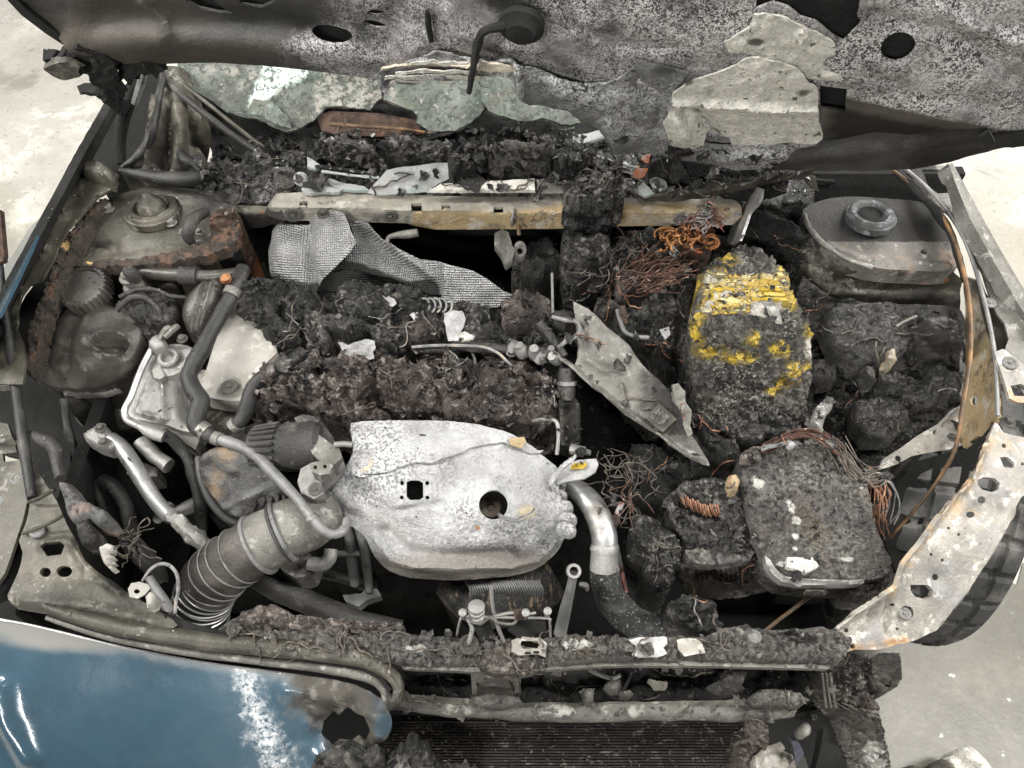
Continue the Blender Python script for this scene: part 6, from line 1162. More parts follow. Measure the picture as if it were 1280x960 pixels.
bundle('wire_bundle', 'dark bundle of wires running down the right edge of the control box', [(1046, 560, .84), (1056, 574, .84), (1066, 590, .835), (1082, 600, .825), (1098, 596, .82)], 34, DARKW, 5, .9, 13)
bundle('wire_bundle', 'copper and grey wires hanging off the right side of the control box', [(1086, 596, .82), (1096, 606, .815), (1100, 622, .80), (1096, 640, .78), (1100, 660, .75)], 14, COPPER, 6, .9, 14)
bundle('wire_bundle', 'pale wire loops curling beside the right apron tip', [(1092, 598, .82), (1106, 598, .82), (1116, 612, .80), (1118, 632, .78), (1110, 652, .76)], 4, GREYW, 4, .9, 15)
relief('white_tip', blob(989, 556, 5, 3.5, 12), [(989, 556, .868)], WHITEF, None, 'white melted wire tip on the back corner of the control box', 'wire tip', step=1.8, skirt=.006, dome=(.004, 3))

# brake pipes on the right
tube('brake_pipe', [(1108, 206, .98), (1128, 222, .965), (1152, 242, .955), (1176, 268, .95), (1192, 298, .945), (1202, 330, .935), (1209, 360, .925), (1213, 400, .915), (1213, 440, .905), (1208, 480, .895), (1203, 510, .885), (1199, 540, .87), (1192, 566, .85), (1178, 592, .82), (1158, 620, .79), (1136, 646, .76), (1112, 672, .73)], [2.2, 2.3, 2.4, 2.5, 2.6, 2.7, 2.9, 3, 3, 3, 2.9, 2.8, 2.6, 2.4, 2.2, 2.1, 2], BRAKEP, None, label='long rust-brown pipe curving down the right inner fender to the front', cat='brake pipe', group='pipes along the right fender', seg=10)
tube('brake_pipe', [(1130, 210, .985), (1156, 232, .965), (1184, 262, .955), (1204, 296, .945), (1216, 326, .935), (1226, 360, .93), (1236, 400, .92), (1243, 440, .91), (1246, 480, .90), (1247, 520, .89)], 2.6, DPIPE, None, label='thin dark grey pipe running beside the long rust-brown pipe', cat='brake pipe', group='pipes along the right fender', seg=8)
tube('loom', [(1120, 214, .965), (1145, 238, .955), (1168, 262, .948), (1188, 292, .94), (1198, 322, .93), (1206, 352, .92)], [5, 5, 5, 5, 4.5, 4], SOOT, None, label='black scorched wiring sleeve beside the right strut tower', cat='wiring sleeve', seg=10, noise=[(.003, 40, 'f')])
# silver pipe with clamp and thick hose
rp = thing('radiator_hose', 'thick ash-speckled radiator hose on a silver pipe right of the heat shield', 'hose')
tube('silver_pipe', [(704, 606, .77), (720, 612, .78), (736, 626, .785), (748, 646, .785), (755, 668, .78), (756, 690, .77)], [11, 13, 15, 16, 16.5, 16.5], PIPE, rp, seg=24)
tube('clamp', [(756, 680, .776), (756, 686, .772), (756, 690, .77), (756, 706, .76), (756, 709, .757)], [17, 19, 17.5, 18, 18.5], ALU, rp, seg=24, smooth=False, noise=[(.002, 60, 'f')])
tube('rubber_hose', [(756, 704, .76), (756, 720, .745), (760, 740, .725), (772, 760, .705), (792, 778, .69), (818, 790, .68), (850, 802, .66), (880, 812, .64)], [18, 18, 19, 20, 20, 20, 20, 20], HOSEW, rp, seg=24, noise=[(.003, 30, 'f')])
tube('dipstick_tube', [(717, 716, .785), (713, 736, .765), (706, 765, .735), (700, 792, .70)], [5.5, 6, 7.5, 8], DPIPE, None, label='grey tube with open ring top beside the thick radiator hose', cat='tube', seg=14)
put('tube_ring', lathe([(.006, -.004), (.0095, -.004), (.0105, .0), (.0095, .005), (.006, .005), (.0055, -.003)], 24, False), ALU, COL.objects['dipstick_tube'], loc=P(717, 714, .79), rot=(.35, .05, 0))
tube('wing_tab', [(724, 730, .76), (732, 732, .76), (734, 738, .755)], [3, 4, 2], GREYM, None, label='small pale tab sticking out between ringed tube and hose', cat='tab', seg=8)
tube('red_strap', [(778, 628, .80), (770, 648, .79), (766, 668, .78), (772, 690, .76), (776, 712, .74), (782, 740, .72)], [3, 4, 4, 3.5, 3, 3], REDW, None, label='thin dark red cable hanging behind the silver hose pipe', cat='cable', seg=8, noise=[(.002, 40, 'f')])
strands('burnt_wire', 'loose scorched wires hanging in the dark gap below the diagonal bracket', 'wire nest', [(762, 560), (800, 556), (820, 600), (800, 640), (772, 640), (760, 600)], 34, DARKW, .7, .79, 8, 11, 6)
strands('burnt_wire', 'a few red-brown wires dangling right of the silver hose pipe', 'wire nest', [(772, 580), (794, 576), (800, 630), (776, 640)], 9, BROWNW, .9, .80, 9, 11, 5, dirn=1.6)
lump('tall upright char strip between the radiator hose and burnt connector', [(790, 650), (804, 638), (818, 646), (830, 664), (834, 690), (832, 720), (826, 742), (816, 752), (806, 738), (800, 712), (796, 690), (788, 668)], [(805, 650, .80), (825, 740, .69), (800, 700, .75)], CHAR, dome=(.02, 10))
lump('crusty char lump standing above the front beam', [(838, 752), (850, 742), (868, 746), (884, 756), (892, 770), (890, 784), (872, 790), (852, 786), (842, 772)], [(850, 750, .77), (880, 785, .74)], CHAR, dome=(.02, 10))
lump('char mass in the gap below the diagonal bracket', [(790, 560), (820, 560), (850, 580), (880, 590), (900, 596), (860, 600), (840, 616), (832, 640), (820, 646), (800, 640), (786, 620), (780, 590)], [(800, 570, .72), (880, 592, .76), (810, 640, .72)], SOOT, dome=(.02, 14))
lump('dark crust low behind the radiator hose', [(760, 590), (786, 600), (790, 650), (792, 700), (800, 750), (776, 740), (768, 690), (766, 640)], [(775, 600, .66), (785, 730, .60)], SOOT, dome=(.02, 12))
tube('brown_rod', [(952, 792, .72), (972, 776, .73), (996, 758, .73), (1014, 744, .73)], 2.4, BRAKEP, None, label='thin brown rod in the black gap below the control box', cat='rod', seg=8)
# ------------------------------------------------------------------ front beam (radiator support)
rs = thing('radiator_support', 'long charred upper radiator support beam across the front with white ash patches', 'radiator support')
relief('beam', [(276, 784), (290, 774), (310, 766), (330, 758), (346, 760), (360, 768), (390, 770), (410, 774), (440, 776), (470, 780), (498, 782), (506, 790), (530, 796), (560, 796), (600, 800), (640, 800), (680, 798), (700, 796), (730, 794), (770, 796), (820, 796), (880, 796), (905, 786), (930, 782), (960, 788), (1000, 786), (1030, 784), (1050, 790), (1064, 800), (1056, 820), (1046, 830), (1000, 828), (950, 828), (850, 826), (740, 828), (700, 830), (660, 838), (630, 834), (590, 832), (540, 832), (500, 830), (470, 826), (440, 822), (400, 814), (350, 808), (310, 800), (286, 796)],
     [(290, 785, .815), (340, 770, .83), (340, 805, .815), (480, 790, .82), (480, 826, .81), (700, 800, .815), (700, 828, .81), (900, 795, .815), (1040, 790, .82), (1040, 826, .81)], ASHG, rs, step=2.3, skirt=.025, rag=1.3, sharp=70, noise=[(.006, 24, 't'), (.007, 60, 'r'), (.005, 140, 'b')], lat=.005, dome=(.006, 6),
     holes=[[(652, 801), (672, 801), (675, 806), (672, 811), (654, 811), (650, 806)]], att=dict(ash=lambda x, y: np.maximum(spots([(520, 812, 20, 5), (340, 798, 8, 4), (700, 806, 20, 6), (660, 815, 18, 4)])(x, y), 0)))
relief('white_patch', [(786, 799), (800, 797), (833, 796), (834, 804), (829, 809), (834, 817), (822, 821), (800, 822), (790, 819), (795, 808)], [(800, 800, .826), (830, 820, .822)], WHITEF, rs, step=2.5, thick=.003, rag=1, noise=[(.003, 50, 'f')])
relief('white_patch', [(846, 800), (854, 798), (876, 798), (882, 816), (856, 820), (848, 812)], [(850, 800, .826), (880, 818, .822)], PEACH, rs, step=2.5, thick=.003, rag=.8, noise=[(.003, 50, 'f')])
relief('rear_crust', [(300, 764), (322, 756), (346, 757), (370, 768), (420, 772), (460, 776), (496, 778), (500, 788), (470, 790), (420, 786), (360, 786), (310, 784), (296, 776)], [(310, 770, .835), (490, 785, .83)], CHARB, rs, step=2.3, skirt=.02, rag=1.6, dome=(.012, 7), noise=[(.008, 40, 'b'), (.006, 110, 'b')], lat=.006)
relief('crust', [(690, 796), (720, 792), (745, 794), (770, 792), (784, 800), (780, 818), (750, 822), (700, 822), (684, 816)], [(700, 800, .826), (770, 815, .824)], ASHG, rs, step=2, skirt=.014, rag=2, dome=(.008, 6), noise=[(.009, 70, 'b'), (.006, 160, 'b')], lat=.007, att=dict(ash=spots([(720, 806, 26, 8)])))
relief('crust', [(975, 788), (990, 784), (1010, 790), (1030, 794), (1024, 802), (1000, 800), (985, 796)], [(990, 790, .832), (1020, 798, .832)], CHAR, rs, step=2, skirt=.014, rag=2, dome=(.01, 5), noise=[(.008, 60, 'b')])
for x, y, r in ((344, 768, 8), (500, 784, 6), (530, 792, 5), (560, 790, 5), (432, 778, 4)):
    relief('crust_knob', blob(x, y, r, r * .8, 12), [(x, y, .832)], ASHG, rs, step=2, skirt=.012, dome=(.010, r * .8), noise=[(.005, 70, 'b')])
bolt(586, 806, .826, DUSTM, rs, 13, 'washer'); bolt(292, 787, .832, DUSTM, rs, 9, 'washer'); bolt(943, 796, .836, ALU, rs, 9, 'clip'); bolt(1135, 758, .828, ALU, rs, 1, 'clip')
relief('lower_lip', [(500, 830), (560, 832), (640, 836), (700, 830), (780, 826), (860, 826), (960, 828), (1040, 830), (1036, 836), (940, 834), (860, 832), (780, 832), (700, 836), (640, 842), (560, 838), (504, 836)], [(510, 833, .803), (1030, 832, .803)], GREYM, rs, step=3, skirt=.01, noise=[(.003, 40, 'f')], att=dict(soot=lambda x, y: np.clip((720 - x) / 60, 0, .5)))
relief('slot_frame', [(640, 800), (650, 796), (676, 797), (684, 804), (682, 822), (672, 818), (650, 819), (640, 814)], [(645, 805, .83), (680, 815, .826)], PEACH, rs, step=2, thick=.006, rag=.6, noise=[(.003, 60, 'f')], holes=[[(652, 801), (672, 801), (675, 806), (672, 811), (654, 811), (650, 806)], rect(656, 815, 664, 818), rect(667, 814, 674, 817)], att=dict(rust=lambda x, y: .2 + 0 * x, soot=lambda x, y: .6 + 0 * x))
relief('latch_gusset', [(604, 816), (625, 808), (640, 800), (652, 812), (680, 820), (682, 836), (650, 842), (620, 842), (600, 834), (594, 822)], [(610, 820, .826), (680, 830, .822)], CHARB, rs, step=2.4, skirt=.02, rag=1, noise=[(.006, 50, 'b')])
# hood latch
la = thing('hood_latch', 'wire-framed hood latch with little spring standing on the front beam', 'latch')
def lt(n, pts, r, m=ALU): return tube(n, pts, r, m, la, seg=8, n=4)
lt('frame_wire', [(571, 795, .815), (575, 776, .845), (580, 771, .85), (604, 771, .853), (640, 772, .855), (684, 773, .853), (687, 778, .848), (688, 796, .82)], 1.7)
lt('frame_wire', [(614, 735, .885), (615, 752, .87), (618, 770, .855), (624, 788, .84), (630, 802, .825)], [2.8, 2.6, 2.4, 2.6, 2.2])
lt('frame_wire', [(584, 772, .853), (590, 785, .842), (586, 804, .828)], [3, 3, 3])
lt('frame_wire', [(618, 770, .856), (640, 766, .858), (655, 768, .857), (670, 766, .858)], [2, 2.2, 2, 1.8])
lt('lever', [(586, 772, .853), (600, 780, .848), (612, 772, .854), (622, 778, .85), (640, 780, .848), (645, 774, .852), (632, 771, .855)], [1.6, 2, 2, 2, 2, 2, 1.6], GREYM)
relief('latch_plate', [(588, 774), (612, 776), (618, 792), (626, 806), (606, 810), (598, 796)], [(595, 778, .845), (615, 806, .815)], SOOT, la, step=3, thick=.004, ridges=[([(600, 786 + 5 * k), (622, 786 + 5 * k)], .004, 1.2) for k in range(4)])
relief('back_plate', [(640, 774), (682, 776), (684, 796), (650, 798), (636, 788)], [(645, 778, .838), (680, 794, .815)], BLACK, la, step=4, thick=.004)
for x, y in ((579, 768), (657, 768), (684, 766)): put('pin', lathe([(.0035, 0), (.0035, .012), (.005, .012), (.005, .016), (.002, .018)], 10), ALU, la, loc=P(x, y + 3, .853))
put('pivot_bolt', lathe([(.006, -.006), (.010, -.006), (.010, 0), (.0075, .001), (.0075, .004), (.010, .005), (.010, .008), (.0075, .009), (.0075, .012), (.010, .013), (.010, .016), (.004, .018)], 18), ALU, la, loc=P(596, 768, .856), rot=(-.3, 0, 0))
relief('hinge_lump', [(640, 762), (652, 760), (662, 764), (660, 772), (644, 772)], [(650, 766, .86)], RUST, la, step=2, skirt=.008, dome=(.005, 4), noise=[(.003, 60, 'b')])

# ------------------------------------------------------------------ below the beam: crash bar, brackets, condenser
gap = relief('front_recess', [(480, 838), (640, 842), (860, 834), (1050, 834), (1060, 870), (1040, 900), (480, 900)], [(500, 840, .70), (1040, 840, .70), (500, 898, .62), (1040, 898, .62)], SOOT, rs, step=5, thick=.01, noise=[(.016, 18, 'b'), (.008, 50, 'b')])
BARM = mat('sooty_crash_bar', ((.06, .058, .052), (.17, .163, .148), 14), .7, .1, layers=[dict(c=(.03, .028, .025), m=('noise', 13, .5, .64), a=.9), dict(c=(.40, .385, .35), m=('noise', 30, .57, .67), a=.75)], bumps=[('n', 60, .005), ('n', 200, .002)])
cr = thing('crash_bar', 'pale dirty crash bar running across the front below the beam', 'bar')
tube('bar', [(484, 876, .70), (520, 880, .705), (580, 886, .705), (640, 890, .705), (700, 891, .705), (780, 890, .705), (860, 889, .705), (940, 890, .705), (990, 886, .70)], [8, 10, 10, 10, 11, 11, 11, 11, 9], BARM, cr, seg=14, noise=[(.003, 20, 'f'), (.002, 60, 'f')])
relief('upper_lip', [(500, 866), (560, 872), (640, 878), (760, 878), (880, 876), (990, 872), (990, 880), (880, 884), (760, 884), (640, 884), (560, 880), (500, 874)], [(510, 870, .715), (980, 876, .715)], DUSTM, cr, step=3, skirt=.01, rag=.8, noise=[(.004, 40, 'f')])
relief('bar_cloth', [(935, 872), (950, 862), (975, 860), (1000, 866), (1010, 876), (1000, 884), (970, 880), (945, 882)], [(950, 866, .74), (1000, 880, .73)], ASHG, cr, step=2.4, skirt=.02, rag=1.5, dome=(.01, 6), noise=[(.006, 50, 'b')])
lb = thing('latch_support', 'grey dusty vertical bracket plate hanging below the hood latch', 'bracket')
relief('plate', [(591, 834), (600, 832), (640, 834), (650, 838), (652, 868), (644, 878), (606, 884), (594, 874)], fold(.775, 845), GREYM, lb, step=3, thick=.006, noise=[(.003, 30, 'f')])
relief('side_rib', [(588, 834), (594, 832), (597, 880), (591, 880)], [(591, 836, .78), (594, 878, .71)], GREYM, lb, step=2.5, skirt=.006)
relief('side_rib', [(642, 838), (648, 838), (650, 876), (644, 876)], [(645, 840, .78), (647, 874, .71)], GREYM, lb, step=2.5, skirt=.006)
tube('bolt', [(610, 843, .80), (618, 844, .802)], 3.5, ALU, lb, seg=8)
relief('dust_pile', [(588, 872), (606, 866), (630, 868), (650, 872), (656, 880), (630, 886), (600, 884)], [(620, 876, .725)], ASHG, lb, step=2.2, skirt=.01, dome=(.01, 6), noise=[(.006, 70, 'b')], rag=1.5)
for k, (lab, outl, z, m) in enumerate((
    ('pale grey plastic blob on the sooty panel below the beam', [(756, 856), (764, 850), (776, 850), (778, 858), (772, 866), (762, 864)], .72, GREYM),
    ('tan-orange scorched flake below the white patch of the beam', [(812, 848), (822, 852), (836, 852), (834, 859), (820, 858)], .72, TANR),
    ('small pale dusty disc lying below the beam', [(772, 864), (786, 862), (792, 866), (786, 870), (776, 869)], .715, GREYM),
    ('grey-brown crumpled piece low below the right of the beam', [(884, 858), (900, 850), (920, 852), (932, 860), (920, 866), (896, 868)], .715, ASHG),
    ('crumbly ash lump stuck under the beam near its right end', [(906, 838), (920, 834), (934, 840), (930, 852), (916, 856), (904, 850)], .76, ASHG),
    ('small grey clip standing on the crash bar', [(728, 864), (734, 860), (742, 862), (742, 876), (732, 878)], .735, GREYM))):
    relief('debris_piece', outl, [(outl[0][0], outl[0][1], z)], m, None, lab, 'debris piece', 'debris below the front beam', step=2.2, skirt=.02, dome=(.012, 6), rag=1, noise=[(.006, 50, 'b')])
tube('bent_rod', [(736, 836, .77), (752, 844, .76), (766, 848, .75), (776, 844, .755)], [3.5, 3, 2.6, 2.6], DPIPE, None, label='short bent grey rod just below the middle of the beam', cat='rod', seg=8)
tube('dark_cable', [(790, 838, .76), (786, 850, .75), (778, 864, .735)], 2, SOOT, None, label='thin black cable hanging below the beam', cat='cable', seg=6)
FINM = mat('sooty_fin', ((.012, .010, .009), (.045, .038, .033), 30), .7, .1, layers=[dict(c=(.24, .21, .19), m=('noise', 60, .57, .68), a=.7)])
# condenser with its fins
co = thing('condenser', 'dark dusty finned condenser core below the crash bar', 'radiator')
relief('core', [(470, 892), (640, 900), (930, 900), (920, 930), (896, 1010), (480, 1010)], [(480, 895, .655), (920, 902, .655), (480, 1000, .48), (900, 1000, .48)], SOOT, co, step=9, thick=.01)
wz2 = tps([(480, 895, .655), (920, 902, .655), (480, 1000, .48), (900, 1000, .48)])
fin0 = MB(); fins = []
for k in range(26):
    y = 903 + k * 3.7; xr = 924 - max(0, (y - 915)) * .36
    mb = MB(); pts = [(x, y + (2 if x > 700 else 0) * 0, float(wz2(np.array(x), np.array(y))) + .006) for x in np.linspace(480, xr, 9)]
    tube_into(mb, T3(pts), .0011, 5, 2, [(.0014, 30, 'f')]); put('fin', mb, FINM, co)
bits = MB(); rg = np.random.default_rng(5)
for k in range(700):
    x, y = rg.uniform(485, 905), rg.uniform(902, 975); p = P(x, y, float(wz2(np.array(x), np.array(y))) + .006); s = rg.uniform(.0008, .0024)
    bits.add(p + rg.normal(0, s, (4, 3)), [(0, 1, 2), (0, 2, 3), (0, 3, 1), (1, 3, 2)])
put('ash_crumbs', bits, ASHG, co, kind='stuff')
# right lower brackets
rb = thing('bumper_bracket', 'crumbling burnt lower bracket stack under the peach headlight carrier', 'bracket')
relief('block', [(1092, 822), (1100, 818), (1126, 818), (1128, 832), (1128, 850), (1118, 862), (1106, 866), (1092, 862), (1086, 846)], [(1095, 820, .74), (1126, 822, .74), (1124, 854, .66), (1095, 862, .655)], ASHG, rb, step=2.5, skirt=.06, noise=[(.004, 30, 'b'), (.003, 90, 'b')], holes=[blob(1113, 858, 5, 2.5, 10, -.2)])
relief('post', [(1040, 822), (1064, 818), (1088, 820), (1092, 842), (1088, 868), (1100, 882), (1098, 892), (1080, 886), (1060, 888), (1044, 882), (1036, 856)], [(1050, 824, .76), (1085, 825, .76), (1050, 880, .69), (1095, 886, .67)], CHARB, rb, step=2.4, skirt=.06, rag=2, noise=[(.010, 30, 'b'), (.007, 90, 'b')], lat=.006, ridges=[([(1028, 846), (1032, 880)], -.02, 4)])
relief('lower_plate', [(1040, 884), (1060, 880), (1090, 886), (1100, 890), (1108, 920), (1120, 970), (1126, 1020), (1070, 1020), (1060, 960), (1052, 920)], [(1050, 888, .66), (1098, 892, .66), (1118, 960, .50), (1070, 960, .52)], ASHG, rb, step=2.6, skirt=.03, rag=1.4, noise=[(.008, 26, 'b'), (.006, 80, 'b')], att=dict(ash=spots([(1094, 940, 20, 16), (1096, 895, 14, 8), (1100, 956, 20, 12), (1064, 884, 12, 5)])))
relief('dark_strip', [(1000, 892), (1040, 884), (1056, 930), (1064, 1000), (1010, 1000), (1024, 940), (1030, 910)], [(1010, 895, .64), (1060, 990, .48)], SOOT, rb, step=4, skirt=.03, noise=[(.006, 20, 'f')])
relief('side_post', [(915, 920), (935, 905), (960, 905), (962, 925), (948, 960), (940, 1010), (890, 1010), (905, 950)], [(930, 910, .66), (900, 1000, .48)], CHARB, rb, step=3, skirt=.03, rag=1.5, noise=[(.008, 30, 'b')])
for k in range(3): tube('torn_fibre', [(1028 + k * 5, 842, .76), (1030 + k * 5, 860, .73), (1033 + k * 6, 884, .69)], 1.6, GREYM, rb, seg=6)
wl = thing('lower_casting', 'pale broken casting with bluish plastic at the bottom below the crash bar', 'casting')
relief('piece', [(962, 935), (976, 928), (980, 940), (992, 944), (1004, 956), (1002, 1000), (952, 1000), (944, 960), (950, 944)], [(965, 940, .62), (1000, 980, .50)], CREAM, wl, step=2.5, skirt=.03, rag=1.4, noise=[(.010, 40, 'b')], att=dict(soot=spots([(985, 945, 10, 8)])))
relief('round_boss', blob(1006, 912, 8, 9, 14), [(1006, 912, .66)], GREYM, wl, step=2, skirt=.02, dome=(.008, 7))
relief('plastic_chunk', [(930, 890), (950, 886), (960, 900), (950, 920), (936, 914)], [(940, 900, .70)], CHARB, wl, step=2.5, skirt=.02, dome=(.01, 7), noise=[(.008, 50, 'b')])
relief('blue_flap', [(990, 925), (1000, 930), (1008, 950), (1012, 980), (1000, 970), (994, 948)], [(995, 930, .63), (1010, 975, .52)], mat('bluish_plastic', (.04, .07, 20), .5, layers=[dict(c=(.05, .055, .12), m=('noise', 20, .4, .6), a=.8)]), wl, step=2.5, thick=.006, noise=[(.006, 40, 'f')])
lump('charred crumpled plastic heap beside the charred hole of the blue bumper', [(482, 948), (496, 934), (516, 930), (536, 936), (550, 950), (580, 952), (592, 962), (560, 1000), (480, 1000), (476, 964)], [(500, 940, .72), (580, 960, .66), (500, 995, .62)], CHAR, dome=(.02, 10), name='char_heap')
lump('small burnt stub at the lower edge by the bumper hole', [(456, 936), (470, 930), (480, 936), (478, 956), (468, 964), (456, 956)], [(468, 940, .73)], CHAR, dome=(.015, 8))
# loose burnt scrap on the floor at the lower right
relief('burnt_scrap', [(1166, 964), (1180, 950), (1196, 946), (1206, 938), (1218, 936), (1230, 946), (1244, 962), (1256, 1000), (1160, 1000)], [(1180, 955, .10), (1220, 940, .12), (1230, 990, .05)], LINER, None, 'burnt pale scrap lying on the concrete at the lower right corner', 'scrap', step=2.6, skirt=.06, rag=2, noise=[(.02, 14, 'b'), (.01, 50, 'b')], dome=(.04, 12), att=dict(soot=lambda x, y: np.clip((1200 - x) / 20, 0, 1)))
relief('burnt_scrap', [(1120, 960), (1140, 956), (1152, 960), (1150, 1000), (1116, 1000)], [(1130, 965, .06)], CHAR, None, 'small black burnt scrap on the concrete beside the lower bracket', 'scrap', step=3, skirt=.04, rag=2, noise=[(.02, 20, 'b')], dome=(.02, 8))

# ------------------------------------------------------------------ front wheel on the right
wh = thing('wheel_assembly', 'dusty black front tyre showing its tread beside the bare right headlight carrier', 'wheel')
R_, Wd = .335, .225
def tyre():
    n = 288; prof = [(-.5, .80), (-.5, .90), (-.47, .965), (-.40, .992), (-.33, 1.0), (-.315, .978), (-.285, .978), (-.27, 1.0), (-.13, 1.003), (-.115, .978), (-.085, .978), (-.07, 1.003), (.07, 1.003), (.085, .978), (.115, .978), (.13, 1.003), (.27, 1.0), (.285, .978), (.315, .978), (.33, 1.0), (.40, .992), (.47, .965), (.5, .90), (.5, .80), (.45, .64), (-.45, .64)]
    V = []; F = []; m = len(prof)
    for i in range(n):
        a = 2 * math.pi * i / n
        for j, (w, r) in enumerate(prof):
            rr = r * R_
            if i % 9 < 2 and r > .97: rr -= .009          # sipes across the tread blocks
            V.append((w * Wd, rr * math.cos(a + .06 * abs(w)), rr * math.sin(a + .06 * abs(w))))
    for i in range(n):
        for j in range(m): F.append((i * m + j, i * m + (j + 1) % m, ((i + 1) % n) * m + (j + 1) % m, ((i + 1) % n) * m + j))
    return MB().add(V, F)
wc = P(1215, 742, .33); 
WX, WY, WROT = .825, .51, math.radians(-14)
ty = put('tyre', tyre().mesh('tyre', 25), TYRE, wh, loc=(WX, WY, R_), rot=(0, 0, WROT))
rim = put('rim', lathe([(.20, -.09), (.215, -.08), (.20, .0), (.205, .085), (.215, .10), (.19, .10), (.07, .07), (.03, .075), (.001, .075)], 40), GREYM, wh, loc=(WX, WY, R_), rot=(0, math.pi / 2, WROT))

# ------------------------------------------------------------------ left side: reservoirs, clutter, prop rod
wr_ = thing('washer_reservoir', 'grey-brown sooty plastic reservoir with knurled cap in the left corner', 'reservoir')
relief('tank', [(80, 386), (92, 376), (110, 384), (128, 380), (150, 388), (170, 398), (184, 412), (186, 432), (180, 452), (168, 468), (150, 482), (132, 490), (106, 492), (82, 492), (64, 484), (54, 470), (52, 452), (58, 434), (68, 414), (76, 400)],
     [(95, 385, .845), (140, 395, .86), (180, 425, .84), (130, 430, .865), (70, 430, .83), (60, 470, .80), (110, 470, .84), (150, 470, .82), (110, 490, .80)], PLASTIC, wr_, step=3, skirt=.12, smooth=2, dome=(.02, 12), ridges=[(blob(137, 436, 24, 11, 20) + [(161, 436)], .006, 3), ([(122, 436), (140, 436), (152, 438)], -.026, 8), ([(108, 400), (96, 430), (96, 462)], -.012, 5), ([(118, 410), (104, 440), (116, 464)], .006, 6), ([(76, 490), (110, 488), (146, 482)], -.01, 3)])
relief('base_rim', [(78, 484), (110, 484), (142, 480), (150, 486), (130, 493), (80, 494)], [(90, 490, .80), (140, 486, .80)], GREYM, wr_, step=3, skirt=.01, dome=(.004, 3))
relief('lower_tank', [(84, 494), (130, 494), (140, 500), (138, 516), (118, 522), (92, 518), (80, 505)], [(100, 498, .78), (120, 518, .74)], DARKP, wr_, step=4, skirt=.1, dome=(.01, 8))
ck = 29 * mpp(106, 360, .89)
def cap_mb(k):
    mb = MB(); V = []; F = []; seg = 112; prof = [(.92, -.018), (1, -.016), (1, .004), (.96, .009), (.86, .010), (.80, .006), (.2, .006), (.01, .006)]
    for j, (r, z) in enumerate(prof):
        for i in range(seg):
            a = 2 * math.pi * i / seg; q = r * (1 + (.075 if (i // 2) % 2 else 0) * (j in (0, 1, 2, 3)))
            V.append((q * k * math.cos(a), q * k * math.sin(a), z))
    for j in range(len(prof) - 1):
        for i in range(seg): F.append((j * seg + i, j * seg + (i + 1) % seg, (j + 1) * seg + (i + 1) % seg, (j + 1) * seg + i))
    return mb.add(V, F)
put('filler_cap', cap_mb(ck), PLASTIC, wr_, loc=P(106, 361, .89), rot=(.12, -.1, .3))
put('filler_neck', lathe([(ck * .9, -.05), (ck * .85, -.01)], 30, False), PLASTIC, wr_, loc=P(106, 364, .885))
sb = thing('small_bottle', 'little sooty valve bottle with knobbly cap behind the reservoir', 'valve')
put('bottle_neck', lathe([(.016, -.03), (.016, -.01), (.010, -.006), (.010, .004), (.014, .005), (.014, .010), (.009, .012), (.009, .018)], 20), GREYM, sb, loc=P(164, 352, .90))
relief('bottle_cap', blob(163, 340, 10, 7, 16), [(163, 340, .925)], DARKP, sb, step=2.2, skirt=.012, dome=(.010, 6), noise=[(.006, 60, 'b')])
lump('dark melted hose clutter on the right half of the reservoir', [(140, 392), (150, 374), (166, 364), (186, 362), (206, 366), (220, 376), (222, 392), (212, 408), (200, 420), (188, 430), (176, 414), (160, 404), (146, 404)], [(155, 380, .875), (205, 380, .87), (190, 420, .85)], DARKP, dome=(.02, 12), noise=[(.012, 30, 'b'), (.008, 80, 'b')])
for lab, pts, r in (('melted black hose arching over the reservoir clutter', [(150, 372, .90), (170, 362, .905), (194, 362, .905), (214, 370, .90), (232, 372, .89)], 3.2), ('dark looped hose on the reservoir clutter', [(146, 388, .895), (162, 374, .905), (180, 372, .905), (196, 384, .90), (202, 400, .885)], 4)):
    tube('melted_hose', pts, r, DARKP, None, label=lab, cat='hose', seg=10, noise=[(.003, 40, 'f')])
gp = thing('grey_pipe', 'dusty grey plastic pipe with collar running below the left strut tower', 'pipe')
tube('pipe', [(176, 338, .895), (200, 342, .897), (228, 344, .90), (260, 346, .90), (288, 344, .90), (302, 342, .90)], [9, 9, 8.5, 8, 8.5, 9], PLASTIC, gp, seg=16)
tube('collar', [(226, 344, .90), (238, 345, .90), (248, 345.5, .90)], [12, 12.5, 12], DARKP, gp, seg=18, smooth=False)
relief('side_lobe', [(196, 352), (212, 346), (224, 350), (220, 358), (204, 360)], [(208, 352, .875)], PLASTIC, gp, step=3, skirt=.03, dome=(.01, 6))
relief('brown_tank', [(234, 384), (240, 372), (252, 360), (262, 354), (276, 352), (280, 360), (274, 380), (266, 402), (258, 420), (250, 432), (242, 428), (236, 412), (232, 398)], [(260, 358, .89), (240, 390, .875), (252, 428, .85), (270, 380, .89)], PLASTIC, None, 'brown-grey rounded vacuum tank left of the long black hose', 'vacuum tank', step=3, skirt=.08, smooth=2, dome=(.022, 12), ridges=[([(268, 356), (258, 390), (250, 428)], -.006, 3)])
put('rust_speck', wobble(lathe([(.008, 0), (.008, .006), (.004, .010), (.001, .010)], 10), [(.002, 90, 'f')]), ORANGEW, None, label='orange rust blob on top of the black hose by the strut tower', cat='rust blob', loc=P(283, 350, .918))
lump('rusty brown crumbling block right of the left strut mount', [(262, 262), (276, 258), (292, 262), (300, 278), (300, 300), (288, 304), (272, 296), (262, 282)], [(280, 266, .945), (290, 300, .91)], RUST, dome=(.014, 8), group=None, cat='rust block', name='rust_block', noise=[(.012, 40, 'b'), (.006, 110, 'b')])
